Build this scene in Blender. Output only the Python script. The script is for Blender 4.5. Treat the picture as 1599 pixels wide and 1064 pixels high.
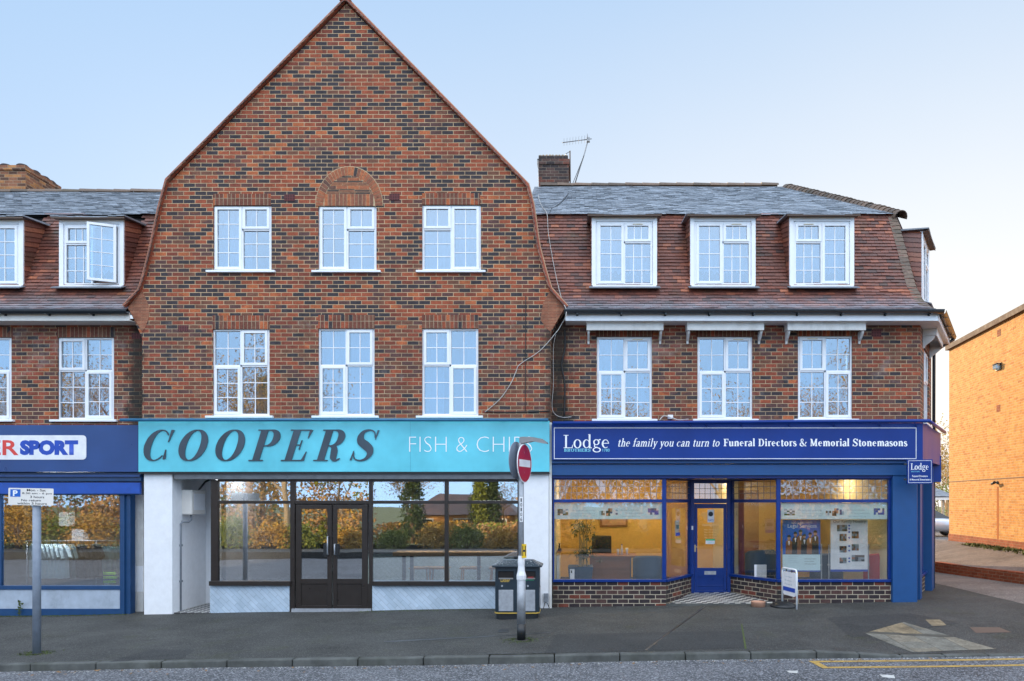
import bpy, bmesh, math, random
from math import sin, cos, pi, radians as rad
from mathutils import Vector, Matrix
for o in list(bpy.data.objects): bpy.data.objects.remove(o)
S = bpy.context.scene
COL = S.collection
random.seed(7)
# ------------------------------------------------------------------ camera, sky, sun
PX, PY, F, D, H = 905.0, 782.0, 1120.0, 14.0, 2.1
cd = bpy.data.cameras.new('camera'); cam = bpy.data.objects.new('camera', cd); COL.objects.link(cam)
cam.location = (0, -D, H); cam.rotation_euler = (rad(90), 0, 0)
cd.sensor_width = 36; cd.lens = 36*F/1599
cd.shift_x = -(PX-799.5)/1599; cd.shift_y = (PY-532)/1599
cd.clip_end = 2000; cd.clip_start = .1
S.camera = cam
SUN_AZ, SUN_EL = -24.0, 17.0          # degrees clockwise from +Y, elevation
w = bpy.data.worlds.new('World'); S.world = w; w.use_nodes = True
wn = w.node_tree; wn.nodes.clear()
def wnode(t, **k):
    n = wn.nodes.new(t)
    for a, b in k.items(): setattr(n, a, b)
    return n
sky = wnode('ShaderNodeTexSky', sky_type='NISHITA', sun_disc=False)
sky.sun_elevation = rad(SUN_EL); sky.sun_rotation = rad(SUN_AZ); sky.air_density = 1.0; sky.dust_density = .6; sky.ozone_density = 1.6
bg = wnode('ShaderNodeBackground'); bg.inputs['Strength'].default_value = .14
wo = wnode('ShaderNodeOutputWorld')
# thin pale haze low in the sky and towards the right-hand side of the view
tc = wnode('ShaderNodeTexCoord'); sp = wnode('ShaderNodeSeparateXYZ')
wn.links.new(tc.outputs['Generated'], sp.inputs[0])
mz = wnode('ShaderNodeMapRange'); mz.inputs[1].default_value = .72; mz.inputs[2].default_value = .1; mz.inputs[3].default_value = 0; mz.inputs[4].default_value = 1
wn.links.new(sp.outputs['Z'], mz.inputs[0])
mx = wnode('ShaderNodeMapRange', interpolation_type='SMOOTHSTEP'); mx.inputs[1].default_value = -.6; mx.inputs[2].default_value = .45; mx.inputs[3].default_value = .26; mx.inputs[4].default_value = 1
wn.links.new(sp.outputs['X'], mx.inputs[0])
mm = wnode('ShaderNodeMath', operation='MULTIPLY'); wn.links.new(mz.outputs[0], mm.inputs[0]); wn.links.new(mx.outputs[0], mm.inputs[1])
cn = wnode('ShaderNodeTexNoise'); cn.inputs['Scale'].default_value = 1.6; cn.inputs['Detail'].default_value = 4
wn.links.new(tc.outputs['Generated'], cn.inputs['Vector'])
cm = wnode('ShaderNodeMapRange'); cm.inputs[1].default_value = .3; cm.inputs[2].default_value = .8; cm.inputs[3].default_value = .9; cm.inputs[4].default_value = 1.1
wn.links.new(cn.outputs[0], cm.inputs[0])
m2 = wnode('ShaderNodeMath', operation='MULTIPLY', use_clamp=True); wn.links.new(mm.outputs[0], m2.inputs[0]); wn.links.new(cm.outputs[0], m2.inputs[1])
HZ = wnode('ShaderNodeMix', data_type='RGBA')
HZ.inputs[7].default_value = (6.1, 5.75, 5.2, 1)
BASE = wnode('ShaderNodeMix', data_type='RGBA'); BASE.inputs[0].default_value = .92
BASE.inputs[7].default_value = (1.72, 2.9, 4.5, 1)
# the clear sky behind the viewer, away from the hazy side, is the brighter half
my = wnode('ShaderNodeMapRange', interpolation_type='SMOOTHSTEP'); my.inputs[1].default_value = .45; my.inputs[2].default_value = -.5; my.inputs[3].default_value = 0.; my.inputs[4].default_value = 1.
wn.links.new(sp.outputs['Y'], my.inputs[0])
vs = wnode('ShaderNodeMix', data_type='RGBA'); 
bz_ = wnode('ShaderNodeMapRange', interpolation_type='SMOOTHSTEP'); bz_.inputs[1].default_value = .15; bz_.inputs[2].default_value = .7; wn.links.new(sp.outputs['Z'], bz_.inputs[0])
bc_ = wnode('ShaderNodeMix', data_type='RGBA'); bc_.inputs[6].default_value = (5.2, 7.9, 11.4, 1); bc_.inputs[7].default_value = (12.4, 13.2, 14.6, 1); wn.links.new(bz_.outputs[0], bc_.inputs[0]); wn.links.new(bc_.outputs[2], vs.inputs[7])
wn.links.new(my.outputs[0], vs.inputs[0]); wn.links.new(HZ.outputs[2], vs.inputs[6])
wn.links.new(sky.outputs[0], BASE.inputs[6]); wn.links.new(BASE.outputs[2], HZ.inputs[6]); wn.links.new(m2.outputs[0], HZ.inputs[0])
wn.links.new(vs.outputs[2], bg.inputs[0]); wn.links.new(bg.outputs[0], wo.inputs[0])
sd = bpy.data.lights.new('sun', 'SUN'); sun = bpy.data.objects.new('sun', sd); COL.objects.link(sun)
sd.energy = 5.0; sd.angle = rad(.5); sd.color = (1, .74, .45)
sdir = Vector((sin(rad(SUN_AZ))*cos(rad(SUN_EL)), cos(rad(SUN_AZ))*cos(rad(SUN_EL)), sin(rad(SUN_EL))))
sun.rotation_euler = sdir.to_track_quat('Z', 'Y').to_euler(); sun.location = (-20, 40, 30)
S.view_settings.view_transform = 'Standard'; S.view_settings.look = 'None'; S.view_settings.gamma = 1
S.view_settings.exposure = .56
S.render.engine = 'CYCLES'
S.cycles.max_bounces = 7; S.cycles.transparent_max_bounces = 12; S.cycles.glossy_bounces = 4
S.cycles.caustics_reflective = False; S.cycles.caustics_refractive = False
# ------------------------------------------------------------------ photo position -> place
def X(px, Y=0.): return (px-PX)/F*(D+Y)
def Z(py, Y=0.): return H+(PY-py)/F*(D+Y)
def sstep(a, b, v):
    t = max(0, min(1, (v-a)/(b-a))); return t*t*(3-2*t)
def g(x, y):                       # height of the pavement
    xx = max(-14, min(11, x))
    z = .02+.0157*xx+.02*max(-4, min(0, y))
    z -= .085*sstep(3.2, 4.7, x)*sstep(-1.2, -3.9, y)
    return z
def groad(x, y):
    xx = max(-14, min(11, x))
    return .02+.0157*xx-.175
def gpt(px, py, fn=g):
    Y = 0.
    for _ in range(40):
        x = X(px, Y); z = fn(x, Y)
        d = (H-z)*F/max(1, (py-PY)); Y = .5*Y+.5*(d-D)
    return X(px, Y), Y
# ------------------------------------------------------------------ materials
def newmat(name):
    m = bpy.data.materials.new(name); m.use_nodes = True
    nt = m.node_tree; b = nt.nodes['Principled BSDF']
    return m, nt, b
def nd(nt, t, **k):
    n = nt.nodes.new(t)
    for a, b in k.items(): setattr(n, a, b)
    return n
def ramp(nt, stops, interp='LINEAR'):
    r = nd(nt, 'ShaderNodeValToRGB'); cr = r.color_ramp; cr.interpolation = interp
    while len(cr.elements) > 1: cr.elements.remove(cr.elements[-1])
    cr.elements[0].position = stops[0][0]; cr.elements[0].color = (*stops[0][1], 1)
    for p, c in stops[1:]:
        e = cr.elements.new(p); e.color = (*c, 1)
    return r
def objvec(nt):
    """wall coordinates: along the wall, up"""
    t = nd(nt, 'ShaderNodeTexCoord'); s = nd(nt, 'ShaderNodeSeparateXYZ'); nt.links.new(t.outputs['Object'], s.inputs[0])
    n = nd(nt, 'ShaderNodeSeparateXYZ'); nt.links.new(t.outputs['Normal'], n.inputs[0])
    a = nd(nt, 'ShaderNodeMath', operation='ABSOLUTE'); nt.links.new(n.outputs['X'], a.inputs[0])
    c = nd(nt, 'ShaderNodeMath', operation='GREATER_THAN'); nt.links.new(a.outputs[0], c.inputs[0]); c.inputs[1].default_value = .6
    mix = nd(nt, 'ShaderNodeMix'); nt.links.new(c.outputs[0], mix.inputs[0]); nt.links.new(s.outputs['X'], mix.inputs[2]); nt.links.new(s.outputs['Y'], mix.inputs[3])
    k = nd(nt, 'ShaderNodeCombineXYZ'); nt.links.new(mix.outputs[0], k.inputs[0]); nt.links.new(s.outputs['Z'], k.inputs[1])
    return k.outputs[0], t
def mixc(nt, fac, a, b, blend='MIX'):
    m = nd(nt, 'ShaderNodeMix', data_type='RGBA', blend_type=blend)
    for i, v in ((0, fac), (6, a), (7, b)):
        if hasattr(v, 'is_output'): nt.links.new(v, m.inputs[i])
        elif isinstance(v, tuple): m.inputs[i].default_value = (*v, 1) if len(v) == 3 else v
        else: m.inputs[i].default_value = v
    return m.outputs[2]
def noise(nt, vec, scale, detail=3, rough=.5, stretch=None):
    if stretch:
        mp = nd(nt, 'ShaderNodeMapping'); mp.inputs['Scale'].default_value = stretch; nt.links.new(vec, mp.inputs[0]); vec = mp.outputs[0]
    n = nd(nt, 'ShaderNodeTexNoise'); n.inputs['Scale'].default_value = scale; n.inputs['Detail'].default_value = detail; n.inputs['Roughness'].default_value = rough
    nt.links.new(vec, n.inputs['Vector']); return n.outputs[0]
def rng(nt, v, a, b, c=0., d=1., smooth=False):
    m = nd(nt, 'ShaderNodeMapRange'); nt.links.new(v, m.inputs[0])
    if smooth: m.interpolation_type = 'SMOOTHSTEP'
    for i, q in enumerate((a, b, c, d)): m.inputs[i+1].default_value = q
    return m.outputs[0]
def bump(nt, b, h, strength, dist=.01):
    n = nd(nt, 'ShaderNodeBump'); n.inputs['Strength'].default_value = strength; n.inputs['Distance'].default_value = dist
    nt.links.new(h, n.inputs['Height']); nt.links.new(n.outputs[0], b.inputs['Normal'])
def M_brick(name, cols, mortar, bw=.224, rh=.079, ms=.0062, dirt=.35, vertical=False, rough=.85, white=0., bign=.1, stains=()):
    m, nt, b = newmat(name); v, t = objvec(nt)
    if vertical:
        s = nd(nt, 'ShaderNodeSeparateXYZ'); nt.links.new(v, s.inputs[0]); k = nd(nt, 'ShaderNodeCombineXYZ')
        nt.links.new(s.outputs[1], k.inputs[0]); nt.links.new(s.outputs[0], k.inputs[1]); v = k.outputs[0]
    wn_ = nd(nt, 'ShaderNodeTexNoise'); wn_.inputs['Scale'].default_value = 9; nt.links.new(t.outputs['Object'], wn_.inputs['Vector'])
    off = nd(nt, 'ShaderNodeVectorMath', operation='SUBTRACT'); nt.links.new(wn_.outputs['Color'], off.inputs[0]); off.inputs[1].default_value = (.5, .5, .5)
    sc = nd(nt, 'ShaderNodeVectorMath', operation='SCALE'); nt.links.new(off.outputs[0], sc.inputs[0]); sc.inputs['Scale'].default_value = .008
    ad = nd(nt, 'ShaderNodeVectorMath', operation='ADD'); nt.links.new(v, ad.inputs[0]); nt.links.new(sc.outputs[0], ad.inputs[1])
    br = nd(nt, 'ShaderNodeTexBrick'); br.offset = 0. if vertical else .5; br.inputs['Color1'].default_value = (0, 0, 0, 1); br.inputs['Color2'].default_value = (1, 1, 1, 1)
    br.inputs['Mortar'].default_value = (.5, .5, .5, 1)
    br.inputs['Scale'].default_value = 1; br.inputs['Mortar Size'].default_value = ms; br.inputs['Mortar Smooth'].default_value = .25
    br.inputs['Brick Width'].default_value = bw; br.inputs['Row Height'].default_value = rh; nt.links.new(ad.outputs[0], br.inputs['Vector'])
    big = noise(nt, t.outputs['Object'], .55, 3); fine = noise(nt, t.outputs['Object'], 38, 4, .65)
    q_ = nd(nt, 'ShaderNodeSeparateXYZ'); nt.links.new(ad.outputs[0], q_.inputs[0])
    def mth(op, a, b_=None):
        n_ = nd(nt, 'ShaderNodeMath', operation=op)
        for i_, v_ in enumerate((a, b_)):
            if v_ is None: continue
            if hasattr(v_, 'is_output'): nt.links.new(v_, n_.inputs[i_])
            else: n_.inputs[i_].default_value = v_
        return n_.outputs[0]
    row = mth('FLOOR', mth('DIVIDE', q_.outputs[1], rh)); par = mth('SUBTRACT', 1., mth('FLOORED_MODULO', row, 2.))
    col = mth('FLOOR', mth('DIVIDE', mth('ADD', q_.outputs[0], mth('MULTIPLY', par, 0. if vertical else bw*.5)), bw))
    ck_ = nd(nt, 'ShaderNodeCombineXYZ'); nt.links.new(col, ck_.inputs[0]); nt.links.new(row, ck_.inputs[1]); wh = nd(nt, 'ShaderNodeTexWhiteNoise'); wh.noise_dimensions = '2D'; nt.links.new(ck_.outputs[0], wh.inputs['Vector'])
    rv = nd(nt, 'ShaderNodeMath', operation='ADD'); nt.links.new(wh.outputs['Value'], rv.inputs[0])
    nt.links.new(rng(nt, big, .3, .7, -bign, bign), rv.inputs[1])
    r = ramp(nt, cols, 'CONSTANT'); nt.links.new(rv.outputs[0], r.inputs[0])
    c = mixc(nt, 1., r.outputs[0], rng3(nt, fine, .6, 1.35), 'MULTIPLY'); c = mixc(nt, 1., c, rng3(nt, noise(nt, t.outputs['Object'], 6.5, 3, .6), .72, 1.3), 'MULTIPLY')
    mc = mixc(nt, rng(nt, noise(nt, t.outputs['Object'], 3.5, 4), .35, .75), mortar, tuple(q*.55 for q in mortar))
    c = mixc(nt, br.outputs['Fac'], c, mc)
    st = noise(nt, t.outputs['Object'], 1., 5, .6, (1.6, 1.6, .5))
    c = mixc(nt, rng(nt, st, .52, .78, 0, dirt), c, (.035, .028, .024))
    if white: c = mixc(nt, rng(nt, noise(nt, t.outputs['Object'], 1.7, 5, .7), .57, .75, 0, white), c, (.45, .4, .38))
    so_ = nd(nt, 'ShaderNodeSeparateXYZ'); nt.links.new(t.outputs['Object'], so_.inputs[0])
    for (x_, w_, z1_) in stains:       # mould and soot down the damp joints
        dx = nd(nt, 'ShaderNodeMath', operation='SUBTRACT'); nt.links.new(so_.outputs['X'], dx.inputs[0]); dx.inputs[1].default_value = x_
        ax = nd(nt, 'ShaderNodeMath', operation='ABSOLUTE'); nt.links.new(dx.outputs[0], ax.inputs[0])
        jx = nd(nt, 'ShaderNodeMath', operation='ADD'); nt.links.new(ax.outputs[0], jx.inputs[0]); nt.links.new(rng(nt, noise(nt, t.outputs['Object'], 2.6, 6, .75), .3, .7, -.16, .16), jx.inputs[1])
        c = mixc(nt, rng(nt, jx.outputs[0], w_, w_*.2, 0, .85, True), c, (.022, .022, .018))
    nt.links.new(c, b.inputs['Base Color']); b.inputs['Roughness'].default_value = rough; b.inputs['Specular IOR Level'].default_value = .3
    hh = nd(nt, 'ShaderNodeMath', operation='MULTIPLY_ADD'); nt.links.new(br.outputs['Fac'], hh.inputs[0]); hh.inputs[1].default_value = -1.; nt.links.new(rng(nt, fine, 0, 1, 0, .5), hh.inputs[2])
    bump(nt, b, hh.outputs[0], .7, .009)
    return m
def rng3(nt, v, a, b):
    o = rng(nt, v, .25, .75, a, b); k = nd(nt, 'ShaderNodeCombineColor')
    for i in range(3): nt.links.new(o, k.inputs[i])
    return k.outputs[0]
def M_plain(name, col, rough=.5, metal=0., var=.12, scale=6., bmp=.0, spec=.5, dirt=None, coat=0, stretch=None):
    m, nt, b = newmat(name); t = nd(nt, 'ShaderNodeTexCoord')
    n = noise(nt, t.outputs['Object'], scale, 4, .6, stretch)
    c = mixc(nt, 1., tuple(col), rng3(nt, n, 1-var, 1+var), 'MULTIPLY')
    if dirt: c = mixc(nt, rng(nt, noise(nt, t.outputs['Object'], 2.2, 6, .7, (1, 1, .6)), .5, .8, 0, dirt[1]), c, dirt[0])
    nt.links.new(c, b.inputs['Base Color']); nt.links.new(rng(nt, n, .2, .8, rough*.85, min(1, rough*1.15)), b.inputs['Roughness'])
    b.inputs['Metallic'].default_value = metal; b.inputs['Specular IOR Level'].default_value = spec; b.inputs['Coat Weight'].default_value = coat
    if bmp: bump(nt, b, noise(nt, t.outputs['Object'], scale*8, 4, .6), bmp, .004)
    return m
def M_tile(name, cols, moss=(.05, .055, .02), mossf=.5, rough=.6, mscale=1.8, spec=.5, eave_sheen=0):
    m, nt, b = newmat(name); a = nd(nt, 'ShaderNodeAttribute', attribute_name='tint'); t = nd(nt, 'ShaderNodeTexCoord')
    r = ramp(nt, cols); nt.links.new(a.outputs['Fac'], r.inputs[0])
    c = mixc(nt, 1., r.outputs[0], rng3(nt, noise(nt, t.outputs['Object'], 24, 4, .65), .6, 1.4), 'MULTIPLY')
    c = mixc(nt, rng(nt, noise(nt, t.outputs['Object'], mscale, 6, .72), .52, .72, 0, mossf), c, moss)
    if eave_sheen:      # sky sheen on the flared eaves, painted paler into the lowest courses
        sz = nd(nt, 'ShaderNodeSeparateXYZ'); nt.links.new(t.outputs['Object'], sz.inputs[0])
        f1 = rng(nt, sz.outputs['Z'], eave_sheen+.08, eave_sheen-.22, 0, 1); f2 = rng(nt, noise(nt, t.outputs['Object'], 2.5, 5, .7, (1, 1, 3)), .3, .6, .25, .8)
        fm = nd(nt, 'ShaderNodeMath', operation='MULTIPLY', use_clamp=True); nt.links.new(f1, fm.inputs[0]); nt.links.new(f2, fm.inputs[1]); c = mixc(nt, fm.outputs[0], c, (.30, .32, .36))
    nt.links.new(c, b.inputs['Base Color']); b.inputs['Roughness'].default_value = rough; b.inputs['Specular IOR Level'].default_value = spec
    bump(nt, b, noise(nt, t.outputs['Object'], 60, 4, .6), .35, .004)
    return m
def M_glass(name, tint=(.9, .95, .95), r0=.2, edge=.7, wav=.0):
    m, nt, b = newmat(name); nt.nodes.remove(b); out = nt.nodes['Material Output']
    tr = nd(nt, 'ShaderNodeBsdfTransparent'); tr.inputs[0].default_value = (*tint, 1)
    gl = nd(nt, 'ShaderNodeBsdfGlossy'); gl.inputs['Roughness'].default_value = .01; gl.inputs['Color'].default_value = (.95, .97, 1, 1)
    lw = nd(nt, 'ShaderNodeLayerWeight'); lw.inputs[0].default_value = .25
    f = rng(nt, lw.outputs['Fresnel'], 0, 1, r0, edge)
    mx_ = nd(nt, 'ShaderNodeMixShader'); nt.links.new(f, mx_.inputs[0]); nt.links.new(tr.outputs[0], mx_.inputs[1]); nt.links.new(gl.outputs[0], mx_.inputs[2])
    if wav:
        t = nd(nt, 'ShaderNodeTexCoord'); bn = nd(nt, 'ShaderNodeBump'); bn.inputs['Strength'].default_value = wav; bn.inputs['Distance'].default_value = .02
        nt.links.new(noise(nt, t.outputs['Object'], 1.6, 1), bn.inputs['Height']); nt.links.new(bn.outputs[0], gl.inputs['Normal'])
    nt.links.new(mx_.outputs[0], out.inputs[0]); return m
def M_emit(name, col, s):
    m, nt, b = newmat(name); b.inputs['Base Color'].default_value = (.8, .8, .8, 1); b.inputs['Emission Color'].default_value = (*col, 1); b.inputs['Emission Strength'].default_value = s; return m
def M_asphalt(name, base, speck, amount=.58, patchy=.35, moss=0., sc=95):
    m, nt, b = newmat(name); t = nd(nt, 'ShaderNodeTexCoord'); v = t.outputs['Object']
    c = mixc(nt, 1., base, rng3(nt, noise(nt, v, .9, 5, .65), 1-patchy, 1+patchy), 'MULTIPLY')
    c = mixc(nt, 1., c, rng3(nt, noise(nt, v, 34, 3, .7), .55, 1.5), 'MULTIPLY')
    c = mixc(nt, rng(nt, noise(nt, v, 1.1, 7, .72, (.35, 1.2, 1)), .54, .72, 0, .45), c, tuple(q*2.1 for q in base)); c = mixc(nt, rng(nt, noise(nt, v, 1.7, 5, .6, (.5, 1, 1)), .6, .68, 0, .5), c, tuple(q*.5 for q in base))
    vo = nd(nt, 'ShaderNodeTexVoronoi'); vo.inputs['Scale'].default_value = sc; nt.links.new(v, vo.inputs['Vector'])
    sp_ = nd(nt, 'ShaderNodeSeparateColor'); nt.links.new(vo.outputs['Color'], sp_.inputs[0])
    c = mixc(nt, rng(nt, sp_.outputs[0], amount, amount+.3, 0, .8), c, speck)
    sparse = nd(nt, 'ShaderNodeTexVoronoi'); sparse.inputs['Scale'].default_value = 7; nt.links.new(v, sparse.inputs['Vector'])
    c = mixc(nt, rng(nt, sparse.outputs['Distance'], .03, .09, .55, 0), c, tuple(q*1.6 for q in speck))
    gum = nd(nt, 'ShaderNodeTexVoronoi'); gum.inputs['Scale'].default_value = 2.6; nt.links.new(v, gum.inputs['Vector']); c = mixc(nt, rng(nt, gum.outputs['Distance'], .035, .06, .6, 0), c, tuple(q*.35 for q in base))
    if moss: c = mixc(nt, rng(nt, noise(nt, v, 1.3, 6, .75), .56, .7, 0, moss), c, (.05, .06, .015))
    nt.links.new(c, b.inputs['Base Color']); b.inputs['Roughness'].default_value = .75; b.inputs['Specular IOR Level'].default_value = .35
    hh = nd(nt, 'ShaderNodeMath', operation='ADD'); nt.links.new(vo.outputs['Distance'], hh.inputs[0]); nt.links.new(noise(nt, v, 45, 4, .7), hh.inputs[1])
    bump(nt, b, hh.outputs[0], .8, .008); return m
def M_checker(name, a, b_, size, ang=0., rough=.4):
    m, nt, b = newmat(name); t = nd(nt, 'ShaderNodeTexCoord'); mp = nd(nt, 'ShaderNodeMapping'); mp.inputs['Rotation'].default_value = (0, 0, ang); mp.inputs['Scale'].default_value = (1, 1, 0); nt.links.new(t.outputs['Object'], mp.inputs[0])
    ch = nd(nt, 'ShaderNodeTexChecker'); ch.inputs['Scale'].default_value = 1/size; ch.inputs[1].default_value = (*a, 1); ch.inputs[2].default_value = (*b_, 1)
    mp.inputs['Location'].default_value = (.003, .007, .5*size); nt.links.new(mp.outputs[0], ch.inputs[0])
    c = mixc(nt, 1., ch.outputs[0], rng3(nt, noise(nt, t.outputs['Object'], 5, 5), .7, 1.15), 'MULTIPLY')
    nt.links.new(c, b.inputs['Base Color']); b.inputs['Roughness'].default_value = rough; return m
def M_herring(name, ca, cb, bw=.3, rh=.075):
    m, nt, b = newmat(name); t = nd(nt, 'ShaderNodeTexCoord'); s = nd(nt, 'ShaderNodeSeparateXYZ'); nt.links.new(t.outputs['Object'], s.inputs[0]); k = nd(nt, 'ShaderNodeCombineXYZ')
    nt.links.new(s.outputs[0], k.inputs[0]); nt.links.new(s.outputs[2], k.inputs[1])
    mp = nd(nt, 'ShaderNodeMapping'); mp.inputs['Rotation'].default_value = (0, 0, rad(45)); nt.links.new(k.outputs[0], mp.inputs[0])
    br = nd(nt, 'ShaderNodeTexBrick'); br.inputs['Scale'].default_value = 1; br.inputs['Brick Width'].default_value = bw; br.inputs['Row Height'].default_value = rh; br.inputs['Mortar Size'].default_value = .003
    br.inputs['Color1'].default_value = (*ca, 1); br.inputs['Color2'].default_value = (*cb, 1); br.inputs['Mortar'].default_value = (*[q*.7 for q in ca], 1); nt.links.new(mp.outputs[0], br.inputs['Vector'])
    c = mixc(nt, 1., br.outputs[0], rng3(nt, noise(nt, t.outputs['Object'], 3, 5), .82, 1.12), 'MULTIPLY')
    nt.links.new(c, b.inputs['Base Color']); b.inputs['Roughness'].default_value = .25; bump(nt, b, br.outputs['Fac'], -.3, .004); return m
RED, DRED, ORG, BRN, NAV, PUR = (.31, .08, .04), (.21, .058, .036), (.42, .12, .048), (.175, .075, .048), (.05, .041, .045), (.115, .057, .05)
MT = {}
MT['brick_top'] = M_brick('brick_gable', [(0, NAV), (.32, PUR), (.42, BRN), (.52, DRED), (.66, RED), (.88, ORG), (.93, RED)], (.6, .42, .25), ms=.0068, dirt=.3)
MT['brick_low'] = M_brick('brick_terrace', [(0, NAV), (.16, PUR), (.34, BRN), (.56, DRED), (.74, (.27, .07, .04)), (.94, ORG), (.97, RED)], (.5, .36, .22), ms=.0072, dirt=.4, white=.3, stains=((-.42, .33, 0), (-8.75, .3, 0)))
MT['brick_stall'] = M_brick('brick_stall_riser', [(0, (.035, .027, .03)), (.45, (.055, .036, .036)), (.75, (.085, .045, .04)), (.9, (.16, .045, .03))], (.5, .43, .32), bw=.212, rh=.0865, ms=.008, dirt=.3, bign=.03, stains=((-.3, .6, 0),))
MT['brick_soldier'] = M_brick('brick_soldier_course', [(0, NAV), (.1, BRN), (.35, (.17, .06, .04)), (.75, RED), (.95, ORG)], (.42, .31, .2), bw=.4, rh=.079, vertical=True, dirt=.2)
MT['brick_orange'] = M_brick('brick_buff', [(0, (.62, .28, .075)), (.3, (.66, .32, .09)), (.7, (.70, .36, .11)), (.95, (.55, .22, .06))], (.72, .5, .28), bw=.225, rh=.075, dirt=.05, ms=.007)
MT['brick_plinth'] = M_brick('brick_red_plinth', [(0, (.3, .08, .035)), (.6, (.36, .1, .045))], (.4, .25, .15), dirt=.1)
MT['brick_old'] = M_brick('brick_chimney', [(0, (.05, .04, .04)), (.4, (.1, .06, .05)), (.8, (.18, .07, .05))], (.25, .2, .16), dirt=.7)
MT['brick_chim'] = M_brick('brick_long_chimney', [(0, (.12, .06, .04)), (.3, (.26, .11, .06)), (.7, (.4, .18, .07))], (.4, .28, .18), dirt=.4)
MT['brick_corbel'] = M_brick('brick_tumbled', [(0, (.3, .1, .055)), (.5, (.24, .085, .05)), (.8, (.36, .14, .075))], (.4, .25, .16), bw=.3, rh=.028, ms=.004, dirt=.35)
MT['upvc'] = M_plain('white_frame', (.82, .84, .87), .32, var=.04)
MT['cream'] = M_plain('cream_board', (.74, .71, .66), .5, var=.06)
MT['white_render'] = M_plain('white_render', (.80, .81, .83), .75, var=.05, bmp=.25, scale=9, dirt=((.4, .38, .34), .12))
MT['white_old'] = M_plain('worn_white_paint', (.7, .69, .66), .7, var=.1, bmp=.2, dirt=((.2, .17, .13), .5))
MT['lead'] = M_plain('lead_grey', (.22, .24, .27), .6, var=.25)
MT['gutter'] = M_plain('black_gutter', (.018, .022, .028), .25)
MT['darkbrown'] = M_plain('bronze_aluminium', (.035, .028, .025), .3, metal=.3)
MT['coop_riser'] = M_herring('pale_herringbone_tile', (.42, .52, .62), (.5, .6, .7))
MT["counter"] = M_herring("counter_tile", (.4, .48, .48), (.46, .54, .53), .16, .08)
MT['cyan'] = M_plain('turquoise_sign', (.12, .55, .66), .18, var=.25, scale=.8)
MT['cyan_dk'] = M_plain('blue_rail', (.02, .14, .27), .4)
MT['steel'] = M_plain('brushed_steel', (.06, .085, .11), .35, metal=.4, var=.35, scale=1.6, stretch=(1, 1, .3))
MT['letter_edge'] = M_plain('letter_edge', (.03, .08, .12), .5)
MT['whitepaint'] = M_plain('white_lettering', (.86, .88, .9), .45, var=.02)
MT['navy'] = M_plain('navy_sign', (.02, .062, .2), .3, var=.15, scale=1.2)
MT['blue'] = M_plain('royal_blue_sign', (.004, .034, .215), .35, var=.2, scale=.9, spec=.3)
MT['blue_frame'] = M_plain('blue_gloss_paint', (.005, .033, .19), .3, var=.15, spec=.35)
MT['blue_pillar'] = M_plain('blue_masonry_paint', (.006, .066, .215), .5, var=.08, bmp=.1, scale=5)
MT['blue_left'] = M_plain('blue_left_frame', (.012, .055, .15), .35)
MT['awning'] = M_plain('blue_awning_canvas', (.01, .07, .36), .6, var=.15)
MT['shutter'] = M_plain('shutter_grey', (.13, .14, .155), .45, metal=.3, var=.2)
MT['glass_shop'] = M_glass('shop_glass', (.9, .92, .92), .36, .8, .02)
MT['glass_sport'] = M_glass('sports_glass', (.92, .94, .94), .24, .75, .02)
MT['riser_grey'] = M_plain('blue_grey_render', (.36, .42, .5), .7, var=.15, scale=5, dirt=((.12, .13, .14), .5))
MT['glass_lodge'] = M_glass('office_glass', (.97, .97, .95), .11, .45, .02)
MT['glass_up'] = M_glass('window_glass', (.55, .7, .8), .24, .8, .03)
MT['curtain'] = M_plain('net_curtain', (.5, .56, .6), .9, var=.1, scale=4, stretch=(8, 1, .3))
MT['room'] = M_plain('dim_room', (.3, .3, .32), .9)
MT['slate'] = M_tile('frosted_slate', [(0, (.2, .22, .25)), (.4, (.29, .32, .36)), (.8, (.38, .41, .45)), (1, (.48, .51, .55))], moss=(.07, .075, .05), mossf=.45, rough=.5, mscale=5)
MT['tile'] = M_tile('clay_tile', [(0, (.06, .03, .026)), (.3, (.12, .045, .033)), (.7, (.19, .06, .038)), (1, (.36, .12, .06))], moss=(.075, .07, .03), mossf=.5, rough=.45, mscale=1.5, spec=.6, eave_sheen=6.12)  # courses below this height carry the painted eaves sheen
MT['tile_verge'] = M_tile('verge_tile', [(0, (.12, .06, .045)), (.5, (.2, .085, .055)), (1, (.32, .15, .09))], mossf=.25)
MT['verge'] = M_plain('orange_verge_band', (.33, .075, .035), .6, var=.2, scale=8)
MT['verge_edge'] = M_plain('pale_verge_mortar', (.5, .33, .2), .8, var=.2, scale=8)
MT['hip'] = M_tile('hip_tile', [(0, (.08, .06, .045)), (1, (.2, .13, .09))], mossf=.5)
MT['pavement'] = M_asphalt('pavement_asphalt', (.046, .047, .045), (.16, .16, .15), .74, .5, moss=.35)
MT['road'] = M_asphalt('road_asphalt', (.078, .082, .09), (.33, .34, .37), .6, .55, sc=60)
MT['sidestreet'] = M_asphalt('worn_side_street', (.15, .125, .11), (.45, .42, .4), .7, .5)
MT['patch'] = M_asphalt('asphalt_patch', (.036, .038, .038), (.1, .1, .1), .75, .2)
MT['kerb'] = M_plain('kerb_stone', (.085, .09, .085), .85, var=.5, scale=4, bmp=.6, dirt=((.03, .035, .02), .7))
MT['tactile'] = M_brick('tactile_block', [(0, (.2, .18, .14)), (.5, (.17, .165, .14)), (.8, (.24, .19, .12))], (.1, .095, .08), bw=.4, rh=.4, ms=.006, dirt=.7)
MT['yellow'] = M_plain('worn_yellow_line', (.42, .27, .07), .8, var=.4, scale=30, dirt=((.12, .11, .1), .9))
MT['moss'] = M_plain('moss', (.06, .085, .02), .95, var=.5, scale=30)
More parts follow.
